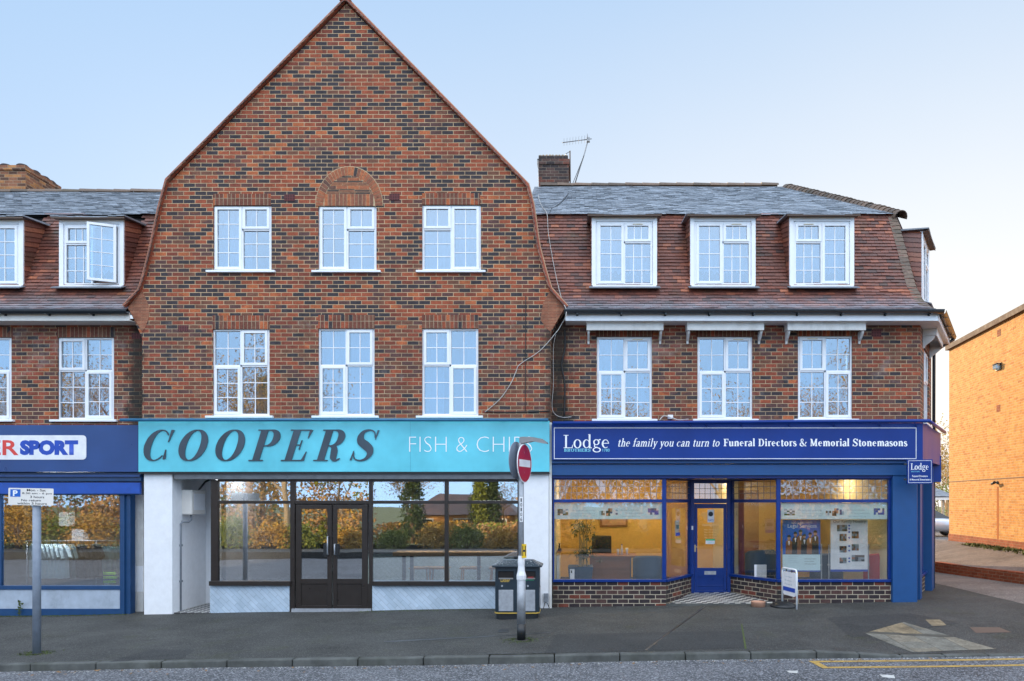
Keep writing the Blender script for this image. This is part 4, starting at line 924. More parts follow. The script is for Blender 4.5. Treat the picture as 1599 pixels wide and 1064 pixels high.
# ------------------------------------------------------------------ ground
def grid(name, mat, x0, x1, y0, y1, fn, step=.25, dz=0., inside=None):
    mb = MB(); nx, ny = max(1, round((x1-x0)/step)), max(1, round((y1-y0)/step)); ids = {}
    for j in range(ny+1):
        for i in range(nx+1):
            x, y = x0+(x1-x0)*i/nx, y0+(y1-y0)*j/ny; ids[i, j] = len(mb.v); mb.v.append((x, y, fn(x, y)+dz))
    for j in range(ny):
        for i in range(nx): mb.face((ids[i, j], ids[i+1, j], ids[i+1, j+1], ids[i, j+1]), 0, None, True)
    return mb.build(name, mat)
def gg(x, y): return g(x, y)+.006*sin(x*1.7+y*.8)*sin(y*1.3-x*.4)
struct(grid('pavement', 'pavement', -30, 8.4, -3.87, 10, gg))
struct(grid('side_street', 'sidestreet', 8.4, 30, -3.87, 40, gg, .5))
struct(grid('road', 'road', -60, 60, -16, -4.0, lambda x, y: groad(x, y)+.008*sin(x*.9)*sin(y*1.1), .6))
struct(MB().box(-400, 400, -400, 400, -1.6, -1.5).build('ground', 'grass'))
struct(MB().box(-30, 8.4, 10, 40, -1., .0).build('yard', 'sidestreet'))
k = MB(); x = -29.6
while x < 12:
    L_ = .914 if x < 3.2 else .6
    a, b = x+.006, min(12, x+L_-.006); j = random.uniform(-.005, .005)
    za, zb = g(a, -4)+.006+j, g(b, -4)+.006+j
    k.hexa([(a, -4.0, za-.3), (b, -4.0, zb-.3), (b, -3.872, zb-.3), (a, -3.872, za-.3), (a, -4.0, za), (b, -4.0, zb), (b, -3.872, zb+.002), (a, -3.872, za+.002)]); x += L_
struct(k.build('kerb', 'kerb', bevel=.016))
def sheet(name, pts, mat, fn, dz, label=None, sub=6):
    """flat patch on the ground from photo positions, subdivided to follow it"""
    P = [Vector(gpt(*p, fn)) for p in pts]; mb = MB()
    if len(P) == 4:
        n = sub
        for j in range(n+1):
            for i in range(n+1):
                u, v = i/n, j/n; q = (P[0]*(1-u)+P[1]*u)*(1-v)+(P[3]*(1-u)+P[2]*u)*v; mb.v.append((q.x, q.y, fn(q.x, q.y)+dz))
        for j in range(n):
            for i in range(n): mb.face((j*(n+1)+i, j*(n+1)+i+1, (j+1)*(n+1)+i+1, (j+1)*(n+1)+i))
    else: mb.poly([(q.x, q.y, fn(q.x, q.y)+dz) for q in P])
    return mb.build(name, mat)
gr = lambda x, y: groad(x, y)+.008*sin(x*.9)*sin(y*1.1)
struct(sheet('tactile_paving', [(1350, 989), (1411, 972), (1556, 1014), (1425, 1019)], 'tactile', gg, .004))
struct(sheet('pavement_patch', [(1290, 965), (1420, 958), (1500, 974), (1330, 996)], 'patch', gg, .003, sub=8))
struct(sheet('pavement_patch', [(235, 1015), (305, 1015), (285, 1029), (170, 1034)], 'patch', gg, .003, sub=8))
struct(sheet('pavement_patch', [(870, 990), (1158, 986), (1165, 1012), (850, 1020)], 'patch', gg, .0028, sub=10))
for pts in ([(1157, 975), (1159, 975), (1166, 1014), (1163, 1014)], [(600, 1002), (860, 988), (860, 989), (600, 1003.3)], [(1100, 947), (1102, 947), (1010, 1016), (1006, 1016)]):
    struct(sheet('pavement_seam', pts, 'black' if pts[0][0] != 1157 else 'moss', gg, .0035, sub=10))
def drain(a, label, mat, depth=.003):
    o = sheet('access_cover', a, mat, gg, .004); return tag(o, label, 'access cover')
drain([(1445, 968), (1468, 968), (1478, 977), (1455, 978)], 'small yellow-brown square cover set in the pavement beyond the tactile paving', 'tactile')
drain([(1514, 980), (1560, 980), (1580, 988), (1524, 989)], 'long reddish-brown cover set in the pavement at the right edge', 'copper')
drain([(779, 983), (795, 983), (793, 988), (777, 988)], 'small dark grating in the pavement just left of the no entry post', 'black')
for pts in ([(1262, 1031), (1275, 1033), (1285, 1037), (1278, 1037)],):
    pass
def band(x0, x1, y0, y1, n=40):
    mb = MB()
    for i in range(n+1):
        x_ = x0+(x1-x0)*i/n
        for y_ in (y0, y1): mb.v.append((x_, y_, gr(x_, y_)+.004))
    for i in range(n): mb.face((2*i, 2*i+2, 2*i+3, 2*i+1))
    return mb
ya = gpt(1290, 1033.5, gr)[1]; yb = gpt(1290, 1043, gr)[1]; xa = gpt(1275, 1033.5, gr)[0]
yl = band(xa, 14, ya-.045, ya+.045); y2 = band(xa+.05, 14, yb-.045, yb+.045)
o = struct(yl.build('road_marking', 'yellow')); o = struct(y2.build('road_marking', 'yellow'))
eb = MB(); eb.poly([(xa-.1, ya+.045, gr(xa, ya)+.004), (xa, ya+.045, gr(xa, ya)+.004), (xa+.05, yb-.045, gr(xa, yb)+.004), (xa-.05, yb-.045, gr(xa, yb)+.004)][::-1]); struct(eb.build('road_marking', 'yellow'))
for pts in ([(1228, 1048), (1246, 1048), (1245, 1052), (1232, 1051)], [(1373, 1054), (1396, 1055), (1398, 1060), (1378, 1058)]):
    struct(sheet('road_marking', pts, 'grit', gr, .004, sub=1))
# grit, leaves and moss: nobody could count them
def scatter(name, mat, label, cat_, n, fn, size, flat=.3):
    mb = MB()
    for _ in range(n):
        x_, y_, z_ = fn(); s_ = size*random.uniform(.4, 1.4); a = random.random()*6.3; t = random.uniform(-flat, flat)
        u = Vector((cos(a), sin(a), t))*s_; v = Vector((-sin(a), cos(a), random.uniform(-flat, flat)))*s_*.6; c = Vector((x_, y_, z_+s_*.25))
        mb.poly([c-u, c-v*.8, c+u, c+v])
    o = mb.build(name, mat); return tag(o, label, cat_, kind='stuff')
def kg():
    x_ = random.uniform(-9, 6.5); y_ = -4.03-abs(random.gauss(0, .07)); return x_, y_, gr(x_, y_)
scatter('kerb_grit', 'grit', 'pale grit and scraps lying in the gutter along the kerb', 'grit', 1500, kg, .011)
def kl():
    x_ = random.uniform(-9, 5); y_ = -4.06-abs(random.gauss(0, .12)); return x_, y_, gr(x_, y_)
scatter('fallen_leaves', 'leaf_brown', 'brown dead leaves lying along the kerb', 'leaves', 160, kl, .026)
def cluster(cx_, cy_, r_, rx=1.):
    def f():
        a = random.random()*6.3; q = r_*math.sqrt(random.random()); x_, y_ = cx_+cos(a)*q*rx, cy_+sin(a)*q; return x_, y_, gg(x_, y_)
    return f
mossx = []
def ms():
    r_ = random.random()
    if r_ < .45: x_, y_ = random.uniform(X(0), X(200)), .02-abs(random.gauss(0, .06))
    elif r_ < .7: x_, y_ = random.uniform(X(560), X(800)), -.05-abs(random.gauss(0, .1))
    elif r_ < .85: a = random.random()*6.3; q_ = .09+abs(random.gauss(0, .07)); px_, py_ = gpt(814, 1000); x_, y_ = px_+cos(a)*q_*1.3, py_+sin(a)*q_
    else: a = random.random()*6.3; q_ = .07+abs(random.gauss(0, .07)); px_, py_ = gpt(57, 1020); x_, y_ = px_+cos(a)*q_*1.3, py_+sin(a)*q_
    return x_, y_, gg(x_, y_)
scatter('moss', 'moss', 'green moss growing along the shop walls and round the foot of the poles', 'moss', 2600, ms, .012, .8)
def specks():
    x_, y_ = random.uniform(-10, 8), random.uniform(-3.8, -.2); return x_, y_, gg(x_, y_)-.004
scatter('pavement_litter', 'grit', 'tiny pale scraps scattered over the dark pavement', 'litter', 130, specks, .011, .1)
# raised verge by the flats and its low brick wall
vm = MB(); W0 = [(9.6, 5.5), (9.75, 4.4), (10.0, 3.3), (10.25, 2.2), (10.5, .8), (10.8, -1.)]
fl_ = lambda y_: 12.9-.1116*(11-y_)
rows_ = []
for (wx, wy) in [(9.2, 11.5), (9.3, 8.5)]+W0:
    r_ = []
    for i in range(7):
        t = i/6; x_ = wx+(fl_(wy)+.1-wx)*t; z0_ = .43 if wy < 6 else .2; r_.append((x_, wy, z0_+(.72-z0_)*sstep(0, 1, t)+.02*sin(x_*4+wy*3)))
    rows_.append(r_)
for r_ in rows_: vm.v += r_
for j in range(len(rows_)-1):
    for i in range(6): a = j*7+i; vm.face((a, a+7, a+8, a+1), 0, None, True)
struct(vm.build('verge', 'sidestreet'))
def vg():
    y_ = random.uniform(-.5, 9); x_ = fl_(y_)-abs(random.gauss(0, .22))-.03; return x_, y_, .7
scatter('verge_grass', 'grass', 'strip of short mossy grass at the foot of the buff brick flats', 'grass', 2500, vg, .05, 1.2)
lw = MB()
for i in range(len(W0)-1):
    a, b = Vector(W0[i]), Vector(W0[i+1]); d = (b-a).normalized(); n_ = Vector((d.y, -d.x))*.22; n_ = n_ if n_.x > 0 else -n_
    lw.hexa([(a.x, a.y, .0), (b.x, b.y, .0), (b.x+n_.x, b.y+n_.y, .0), (a.x+n_.x, a.y+n_.y, .0), (a.x, a.y, .44), (b.x, b.y, .44), (b.x+n_.x, b.y+n_.y, .44), (a.x+n_.x, a.y+n_.y, .44)])
tag(lw.build('low_wall', 'brick_plinth'), 'low crumbling red brick wall along the side street in front of the flats', 'wall')
# ------------------------------------------------------------------ turquoise shop: piers, shopfront, door
ZF = Z(735)
MB().pbox(225, 269, 734, 975, -.06, .29).build('pier', 'white_render', gb)['label'] = 'white rendered pier left of the entrance passage'
MB().pbox(813, 857, 734, 975, -.05, .29).build('pier', 'white_render', gb)['label'] = 'white rendered pier beside the shop window'
xp, xs_ = X(269), X(329)
MB().box(xp-.14, xp, .295, 1.35, g(xp, 0)-.1, ZF).build('passage_wall', 'white_render', gb)
MB().box(xp+.002, xs_-.002, 1.25, 1.35, g(xp, 0)-.1, ZF).build('passage_door', 'upvc', gb)
MB().box(xs_, xs_+.06, .07, 1.35, g(xp, 0)-.1, ZF).build('passage_side', 'white_render', gb)
MB().box(xp, xs_, .0, 1.25, g(-7.5, 0)-.1, g(-7.5, 0)+.012).build('passage_floor', M_checker('black_white_tiles', (.6, .6, .58), (.03, .03, .035), .1, rad(45)), gb)
sf = MB(); B_ = 'darkbrown'
f0, f1 = -.01, .07
sf.pbox(329, 340, 750, 910, f0, f1).pbox(453, 460, 750, 912, f0, f1).pbox(576, 581, 750, 912, f0, f1).pbox(694, 700, 752, 908, f0, f1).pbox(808, 813, 750, 908, f0, f1)
sf.pbox(340, 808, 748, 752.5, f0+.002, f1-.002)
sf.pbox(340, 453, 782, 787, f0+.004, f1-.004).pbox(460, 576, 782, 787, f0+.004, f1-.004).pbox(581, 694, 782, 787, f0+.004, f1-.004).pbox(700, 808, 782, 787, f0+.004, f1-.004)
sf.pbox(326, 453, 908, 915, -.07, .1).pbox(581, 813, 908, 915, -.07, .1)
sf.pbox(453, 460, 912, 962, f0+.001, f1).pbox(574, 581, 912, 962, f0+.001, f1)
so = sf.build('shopfront', 'darkbrown', gb, None, .004)
for a, b in ((340, 453), (581, 694), (700, 808)): MB().pbox(a, b, 787, 908, .03, .038).build('pane', 'glass_shop', so)
for a, b in ((340, 453), (460, 576), (581, 694), (700, 808)): MB().pbox(a, b, 752.5, 782, .032, .04).build('pane', 'glass_shop', so)
MB().pbox(328, 452, 915, 975, .0, .08).build('stall_riser', 'coop_riser', gb); MB().pbox(581, 813, 915, 975, .0, .08).build('stall_riser', 'coop_riser', gb)
sh = MB().pbox(272, 813, 738, 748.5, -.10, .06); 
for q in (330, 448, 620, 700, 760): sh.pbox(q, q+1.2, 737.8, 749, -.105, -.1)
sh.build('shutter_housing', 'shutter', gb, None, .01)
for i, (a, b) in enumerate(((462, 518), (520, 574))):
    d = MB(); i0, i1 = (8, 7) if i == 0 else (6, 9)
    d.pbox(a, a+i0, 789, 951, .0, .05).pbox(b-i1, b, 789, 951, .0, .05).pbox(a+i0, b-i1, 789, 795, .0, .05).pbox(a+i0, b-i1, 904, 912, .0, .05).pbox(a+i0, b-i1, 912, 946, .015, .04).pbox(a+i0, b-i1, 946, 951, .0, .05)
    do = d.build('shop_door', 'door_dk' if False else 'darkbrown', gb, None, .003)
    MB().pbox(a+i0, b-i1, 795, 904, .02, .028).build('pane', 'glass_shop', do)
    hx_ = X(513 if i == 0 else 524); hd = MB(); hd.tube([(hx_, -.005, Z(866)), (hx_, -.06, Z(866)), (hx_, -.06, Z(838 if i == 0 else 850)), (hx_, -.005, Z(838 if i == 0 else 850))], .013, 8); hd.build('handle', 'galv', do)
    MB().pbox(505 if i == 0 else 522, 511 if i == 0 else 528, 850, 868, -.03, -.001).build('push_plate', 'black', do)
MB().pbox(455, 579, 951, 957, -.05, .1).build('door_step', 'galv', gb)
# floor, walls and ceiling of the three shop rooms (they carry the light in and give the panes something to show)
def room(parent, a, b, y0, y1, zf, zc, wall, floor, ceil='creamwall', left=True, right=True):
    x0, x1 = a, b
    MB().box(x0, x1, y1, y1+.08, zf, zc).build('room_wall', wall, parent); MB().box(x0, x1, y0, y1, zf-.06, zf).build('room_floor', floor, parent)
    MB().box(x0, x1, y0, y1, zc, zc+.04).build('room_ceiling', ceil, parent)
    if left: MB().box(x0-.06, x0, y0, y1, zf, zc).build('room_wall', wall, parent)
    if right: MB().box(x1, x1+.06, y0, y1, zf, zc).build('room_wall', wall, parent)
room(gb, X(341), X(812), .31, 6.5, .02, 2.8, 'room', 'shutter', 'room')
for a_, lab_ in ((400, 'added unseen fill light behind the left pane of the turquoise-signed shop'), (640, 'added unseen fill light behind the middle pane of the turquoise-signed shop'), (760, 'added unseen fill light behind the right pane of the turquoise-signed shop')):
    l_ = thing('ceiling_light_and_fill', lab_, 'ceiling light', (X(a_, .7), .75, 2.74)); MB().box(-.3, .3, -.3, .3, .0, .05).build('housing', 'upvc', l_, WM[l_]); MB().box(-.27, .27, -.27, .27, -.012, -.001).build('diffuser', M_emit('cool_fill_glow', (.9, .95, 1), 34.), l_, WM[l_])  # fill panels added above the window head to brighten the counter and room
l_ = thing('ceiling_light_and_fill', 'added unseen fill light above the clothes rail in the sports shop', 'ceiling light', (X(100, .5), .66, 2.74)); MB().box(-.5, .5, -.3, .3, .0, .05).build('housing', 'upvc', l_, WM[l_]); MB().box(-.47, .47, -.27, .27, -.012, -.001).build('diffuser', M_emit('sports_fill_glow', (.9, .95, 1), 38.), l_, WM[l_])  # unseen fill panel added to light the hanging clothes from the front
ct = thing('shop_counter', 'grey-green tiled counter inside the turquoise-signed shop, behind the stools', 'counter', (X(690, 1.6), 1.8, .02))
MB().box(X(575, 1.6), X(808, 1.6)-.1, 1.6, 2.2, .02, .95).build('counter_front', 'counter', ct); MB().box(X(575, 1.6)-.03, X(808, 1.6)-.05, 1.56, 2.25, .952, .99).build('counter_top', 'shutter', ct)
# high table and stools
ht = thing('high_table', 'long light wood high table behind the right-hand shop window', 'table', (X(700, .7), .75, .02))
MB().box(X(615, .6), X(806, .6), .5, .95, Z(868, .6), Z(862, .6)).build('table_top', 'oak', ht, None, .006)
for a in (628, 640, 745, 803): MB().pbox(a, a+5, 868, 935, .62, .68).build('leg', 'black', ht)
def stool():
    t = thing('bar_stool', '', 'stool', (0, 0, .02)); zt = .68
    MB().hexa([(-.2, -.16, zt-.035), (.2, -.16, zt-.035), (.2, .16, zt-.035), (-.2, .16, zt-.035), (-.22, -.17, zt), (.22, -.17, zt), (.22, .17, zt), (-.22, .17, zt)]).build('seat', 'oak', t, WM[t], .01)
    for sx in (-1, 1):
        for sy in (-1, 1): MB().tube([(sx*.16, sy*.12, zt-.035), (sx*.21, sy*.16, 0)], .017, 6).build('leg', 'oak', t, WM[t])
    MB().tube([(-.19, -.14, .25), (.19, -.14, .25)], .012, 6).build('footrest', 'oak', t, WM[t])
    return t
st0 = None
for i, (c, lab) in enumerate(((652, 'leftmost wooden bar stool under the high table'), (683, 'second wooden bar stool from the left, beside the window post'), (732, 'third wooden bar stool from the left, right of the window post'), (778, 'rightmost wooden bar stool, next to the litter bin'))):
    loc = (X(c, .85), 1.1, .02)
    if st0 is None: st0 = stool(); r0 = st0; 
    if i == 0:
        M_ = Matrix.Translation(loc); old = WM[st0]
        st0.matrix_basis = M_; st0['label'] = lab; st0['group'] = 'bar stools in the shop window'; first = st0
    else: dup(first, Matrix.Translation(loc), lab, 'bar stools in the shop window')
dr = thing('glazed_screen', 'white glazed door frame standing inside the left shop window', 'door', (X(362, 1.2), 1.25, .02))
a, b = X(345, 1.2), X(383, 1.2); zt = Z(790, 1.2)
q = MB(); q.box(a, a+.05, 1.2, 1.24, .05, zt).box(b-.08, b, 1.2, 1.24, .05, zt).box(a+.05, b-.08, 1.2, 1.24, zt-.07, zt)
for z_ in (.5, .95, 1.4, 1.8): q.box(a+.05, b-.08, 1.205, 1.23, z_, z_+.02)
q.box((a+b)/2-.01, (a+b)/2+.01, 1.203, 1.228, .05, zt-.07); q.build('frame', 'upvc', dr)
# ------------------------------------------------------------------ turquoise sign
cs = thing('shop_sign', 'long turquoise shop sign with steel letters COOPERS and white FISH & CHIPS', 'shop sign', (X(537), -.1, Z(737)))
MB().pbox(216, 858, 657.5, 737, -.15, -.005).build('sign_panel', 'cyan', cs, None, .003)
sY = -.151
MB().box(X(641, -.15)-.003, X(641, -.15)+.0, -.1515, -.15, Z(736, -.15), Z(659, -.15)).build('panel_joint', 'cyan_dk', cs)
serif('COOPERS', X(229, -.17), X(591, -.17), Z(720, -.17), (720-671)/F*13.83, -.167, 'steel', W=.22, T=.035, shear=.30, th=.014, sp_=.24, parent=cs, edge='letter_edge')
text('FISH & CHIPS', X(639, -.15), X(831, -.15), Z(706, -.15), Z(682, -.15), -.1525, 'whitepaint', parent=cs, offset=-.026)
MB().pbox(216, 858, 736.8, 740, -.14, -.004).build('drip_strip', 'black', cs)
rl = thing('sign_light_rail', 'thin blue lighting rail on short arms along the top of the turquoise sign', 'sign light', (X(537), -.3, Z(655)))
MB().tube([(X(188, -.3), -.3, Z(656, -.3)), (X(856, -.3), -.3, Z(656, -.3))], .03, 8).build('rail', 'cyan_dk', rl)
for q in (222, 288, 353, 400, 465, 535, 610, 680, 720, 785, 850): MB().tube([(X(q, -.3), -.3, Z(656, -.3)), (X(q, -.3)+.02, -.1, Z(656, -.3)+.05), (X(q, -.3)+.03, -.006, Z(656, -.3)+.055)], .011, 6).build('arm', 'cyan_dk', rl)
# ------------------------------------------------------------------ sports shop on the left
YS = .06
ns = thing('shop_sign', 'dark navy shop sign with a white plate lettered in red and blue', 'shop sign', (X(60), -.05, Z(737)))
MB().box(XL0, X(215.5, -.12), -.12, .1, Z(737, -.12), Z(664, -.12)).build('sign_panel', 'navy', ns)
def rrect(x0, x1, z0, z1, r, n=6):
    P = []
    for cx_, cz_, a0 in ((x1-r, z1-r, 0), (x0+r, z1-r, 90), (x0+r, z0+r, 180), (x1-r, z0+r, 270)):
        for i in range(n+1): a = rad(a0+90*i/n); P.append((cx_+r*cos(a), cz_+r*sin(a)))
    return P
MB().prism(rrect(X(-110, -.12), X(135, -.12), Z(718, -.12), Z(680, -.12), .07), -.128, -.1195).build('name_plate', 'signwhite', ns)
za, zb = Z(711, -.13), Z(687.5, -.13)
text('INTER', X(-88, -.13), X(29, -.13), za, zb, -.1295, 'text_red', parent=ns, offset=.02)
text('SPORT', X(31, -.13), X(122, -.13), za, zb, -.1295, 'text_blue', parent=ns, offset=.07)
MB().box(XL0, X(222, 0), -.04, .2, Z(752), Z(738)).build('shutter_box', 'blue_left', lb, None, .01)
MB().box(XL0, X(222, 0), -.08, -.045, Z(745), Z(742)).build('shutter_rail', 'navy', lb)
aw = thing('awning', 'rolled blue canvas awning above the sports shop window', 'awning', (X(100), -.05, Z(773)))
MB().prism([(XL0, Z(772)), (X(221), Z(771)), (X(221), Z(754)), (XL0, Z(754))], -.06, .0).build('canvas', 'awning', aw)
MB().tube([(XL0, -.03, Z(772.5)), (X(221), -.03, Z(771.5))], .02, 8).build('front_bar', 'blue_left', aw)
lf_ = MB(); lf_.pbox(187, 194, 773, 962, .0, .12).pbox(194, 203.5, 773, 962, .04, .2).box(XL0, X(187), .0, .12, Z(921), Z(915)).pbox(-2, 2, 773, 915, .03, .1)
ls = lf_.build('shopfront', 'blue_left', lb, None, .004)
MB().box(XL0, X(187), .06, .068, Z(915), Z(773)).build('pane', 'glass_sport', ls)
MB().box(XL0, X(187), .02, .12, Z(951), Z(921)).build('stall_riser', 'riser_grey', lb)
MB().box(XL0, X(187), .01, .12, Z(975), Z(951)).build('plinth', 'blue_left', lb)
pd = MB().pbox(203.5, 224, 773, 972, .32, .36).build('side_door', 'white_old', lb)
MB().box(X(209, .32), X(225, .32), .31, .319, Z(926, .32), Z(882, .32)).build('door_panel', 'white_old', pd, None, .004)
MB().box(X(210.5, .32), X(224, .32), .306, .309, Z(924, .32), Z(884, .32)).build('panel_recess', 'upvc', pd)
room(lb, XL0+.3, X(202), .33, 4.5, -.1, 2.8, 'room', 'shutter', 'room')
# garments on rails
def garment():
    mb = MB(); n = 12; out = [(-.07, .0), (-.2, -.06), (-.33, -.26), (-.24, -.31), (-.19, -.2), (-.2, -.68), (.2, -.68), (.19, -.2), (.24, -.31), (.33, -.26), (.2, -.06), (.07, .0), (0, -.04)]
    k_ = len(out)
    for s_ in (-1, 1):
        for (a, c) in out: mb.v.append((s_*(.03+.012*sin(a*21+c*9)), a, c))
    mb.v += [(-.05, 0, -.3), (.05, 0, -.3)]
    for i in range(k_):
        j = (i+1) % k_; mb.face((i, k_+i, k_+j, j)); mb.face((2*k_, i, j)); mb.face((2*k_+1, k_+j, k_+i))
    return mb
def hang(name, lab, mat, px, py, Y_, yaw, grp, proto=None):
    Mx = Matrix.Translation((X(px, Y_), Y_, Z(py, Y_))) @ Matrix.Rotation(rad(yaw), 4, 'Z') @ Matrix.Rotation(rad(random.uniform(-4, 4)), 4, 'X')
    if proto is None:
        t = thing(name, lab, 'clothing', (0, 0, 0)); t['group'] = grp; t.matrix_basis = Mx; WM[t] = Mx
        garment().build('garment', mat, t, Mx)
        MB().tube([(0, -.16, -.04), (0, 0, .02), (0, .16, -.04)], .006, 6).tube([(0, 0, .02), (0, 0, .07), (0, .02, .09)], .004, 6).build('hanger', 'black', t, Mx); return t
    return dup(proto, Mx, lab, grp)
rail = thing('clothes_rail', 'chrome clothes rail hung with pale, grey and black shirts in the sports shop window', 'clothes rail', (X(110, .6), .6, -.1))
MB().tube([(X(40, .6), .6, Z(845, .6)), (X(188, .6)-.1, .6, Z(845, .6))], .014, 8).build('rail_bar', 'galv', rail)
for q in (42, 150): MB().tube([(X(q, .6), .6, Z(845, .6)), (X(q, .6), .6, -.1)], .014, 8).build('upright', 'galv', rail)
p = None
for i, c in enumerate((54, 62, 69, 76, 83, 90, 97)):
    r_ = hang('shirt', ['first', 'second', 'third', 'fourth', 'fifth', 'sixth', 'seventh'][i]+' pale blue-white shirt from the left on the clothes rail', 'shirt_w', c, 850, .6-.02*i, 55+random.uniform(-6, 6), 'pale shirts on the rail', p); p = p or r_
p = None
for i, c in enumerate((104, 110)):
    r_ = hang('shirt', ('left', 'right')[i]+' one of two grey-green shirts between the pale and black ones', 'shirt_g', c, 850, .58, 50+5*i, 'grey shirts on the rail', p); p = p or r_
p = None
for i, c in enumerate((118, 124, 131, 138, 145)):
    r_ = hang('shirt', ['first', 'second', 'third', 'fourth', 'fifth', 'sixth', 'seventh'][i]+' black shirt from the left on the clothes rail', 'shirt_k', c, 850, .6, 55+3*i, 'black shirts on the rail', p); p = p or r_
p = None
for i, c in enumerate((160, 168, 176, 184)):
    r_ = hang('jacket', ['first', 'second', 'third', 'fourth', 'fifth', 'sixth', 'seventh'][i]+' dark grey jacket from the left, above the tub of tennis balls', 'shirt_g', c, 853, .62, 60, 'dark jackets at the right end of the window', p); p = p or r_
tb = thing('tennis_ball_tub', 'clear tub of bright yellow-green tennis balls at the lower right of the sports shop window', 'tennis balls', (X(170, .35), .4, Z(913, .35)))
MB().pbox(161, 180, 888, 914, .28, .5).build('tub', M_glass('clear_plastic', (.9, .95, .92), .08, 1.), tb)
for r_ in range(3):
    for c in range(4): MB().lathe([(.033*sin(pi*i/8)+.001, -.033*cos(pi*i/8)) for i in range(9)], (X(164+c*4.6, .36)+.01, .36+.03*(r_ % 2), Z(909-r_*6.6, .36)), 12).build('tennis_ball', 'ball', tb)
tl_ = thing('display_shelf', 'dark display shelf with two pale boxes deep inside the sports shop', 'shelf', (X(130, 2.2), 2.3, -.1))
MB().box(X(70, 2.), X(190, 2.), 2.1, 2.5, Z(826, 2), Z(822, 2)).build('shelf_board', 'black', tl_)
for a, b, c, d in ((92, 108, 800, 822), (112, 130, 826, 845)): MB().pbox(a, b, c, d, 2.12, 2.3).build('display_box', 'paper', tl_)
# ------------------------------------------------------------------ blue office on the right
YL, YD = .05, 1.15
os_ = thing('shop_sign', 'long royal blue funeral directors sign with serif lettering and a thin white border', 'shop sign', (X(1150), -.1, Z(722)))
fp = [(X(862, -.15), -.15), (X(1441, -.15), -.15), (X(1441, -.15)+.16, .08), (B[0]+.16, B[1]-.1), (B[0]-.1, B[1]+.05), (XC-.1, .245), (X(862, -.15), .245)]
plan(MB(), fp, Z(718.5, -.15), Z(661, -.15)).build('sign_panel', 'blue', os_)
bd = MB(); y_ = -.1525
for a, b, c, d in ((865, 1431, 668, 669), (865, 1431, 716, 717), (865, 866, 669, 716), (1430, 1431, 669, 716)): bd.box(X(a, -.15), X(b, -.15), y_, -.15, Z(d, -.15), Z(c, -.15))
bd.build('border_line', 'signwhite', os_)
tz = lambda p_: Z(p_, -.155)
sx_ = lambda p_: X(p_, -.155)
serif('Lodge', sx_(880), sx_(951), tz(700), tz(679.5)-tz(700), -.153, 'whitepaint', W=.13, T=.05, parent=os_)
serif('BROTHERS', sx_(881), sx_(922), tz(705.5), tz(700.8)-tz(705.5), -.153, 'text_cyan', W=.2, T=.1, parent=os_, name='small_lettering')
text('1780', sx_(941), sx_(952), tz(705.5), tz(701), -.153, 'text_cyan', parent=os_, name='small_lettering')
serif('the family you can turn to', sx_(966), sx_(1123), tz(697.5), tz(685.5)-tz(697.5), -.153, 'whitepaint', W=.14, T=.07, shear=.25, parent=os_)
serif('Funeral Directors & Memorial Stonemasons', sx_(1130), sx_(1416), tz(697), tz(685.5)-tz(697), -.153, 'whitepaint', W=.2, T=.08, parent=os_)
cr_ = thing('sign_light_rail', 'bright blue tube rail running along the top of the funeral directors sign', 'sign light', (X(1150), -.25, Z(658)))
MB().tube([(X(863, -.24), -.24, Z(661, -.24)), (X(1451, -.24), -.24, Z(657.5, -.24)), (B[0]+.2, B[1]-.2, Z(657.5, -.24)-.02)], .035, 10).build('rail', 'blue', cr_)
for q in (925, 985, 1075, 1100, 1155, 1230, 1300, 1372, 1428): MB().tube([(X(q, -.24), -.24, Z(660, -.24)), (X(q, -.2)+.06, -.155, Z(666, -.2))], .008, 6).build('arm', 'blue', cr_)
ob = MB(); ob.pbox(862, 1432, 719, 724, -.09, .24); ob.build('cornice', 'blue_pillar', rb, None, .004)
ob = MB(); ob.pbox(862, 1432, 725.5, 742.5, -.05, .2); ob.build('shutter_box', 'blue_pillar', rb, None, .004)
MB().pbox(862, 1432, 742.6, 747, .0, .3).build('head_beam', 'blue_frame', rb)
MB().pbox(1041, 1213, 743, 748, .301, YD+.1).build('porch_ceiling', 'blue_frame', rb)
MB().pbox(857.5, 861.5, 660, 965, -.06, .3).build('dividing_strip', 'white_old', rb)
zs0, zs1, zb0, zb1, zh = Z(909, YL), Z(905, YL), Z(785, YL), Z(780, YL), Z(747, YL)
def front(M, L, p0, p1, ncol, zbot, label=None):
    f = MB(); w_ = .05
    f.box(0, p0, -.0, .07, zs1, zh); f.box(L-p1, L, -.0, .07, zs1, zh); f.box(p0, L-p1, .003, .067, zb0, zb1); f.box(-.0, L+.0, -.035, .09, zs0, zs1-.001)
    f.box(p0, L-p1, .006, .06, zh-.03, zh)
    o = f.build('window_frame', 'blue_frame', rb, M, .004)
    MB().box(p0, L-p1, .03, .036, zs1, zb0).build('pane', 'glass_lodge', o, M)
    MB().box(p0, L-p1, .03, .036, zb1, zh-.03).build('leaded_pane', 'glass_lodge', o, M)
    ld = MB()
    for i in range(1, ncol): q = p0+(L-p1-p0)*i/ncol; ld.box(q-.005, q+.005, .024, .029, zb1, zh-.03)
    for i in (1, 2): q = zb1+(zh-.03-zb1)*i/3; ld.box(p0, L-p1, .0225, .0238, q-.005, q+.005)
    ld.build('lead_came', 'alu', o, M)
    MB().box(0, L, .0, .1, zbot, zs0-.001).build('stall_riser', 'brick_stall', rb, M)
MA = Matrix.Translation((X(863, YL), YL, 0)); front(MA, X(1040, YL)-X(863, YL), .03, .075, 19, -.1)
P0, P1 = Vector((X(1040, YL), YL)), Vector((X(1080, YD), YD)); d_ = P1-P0
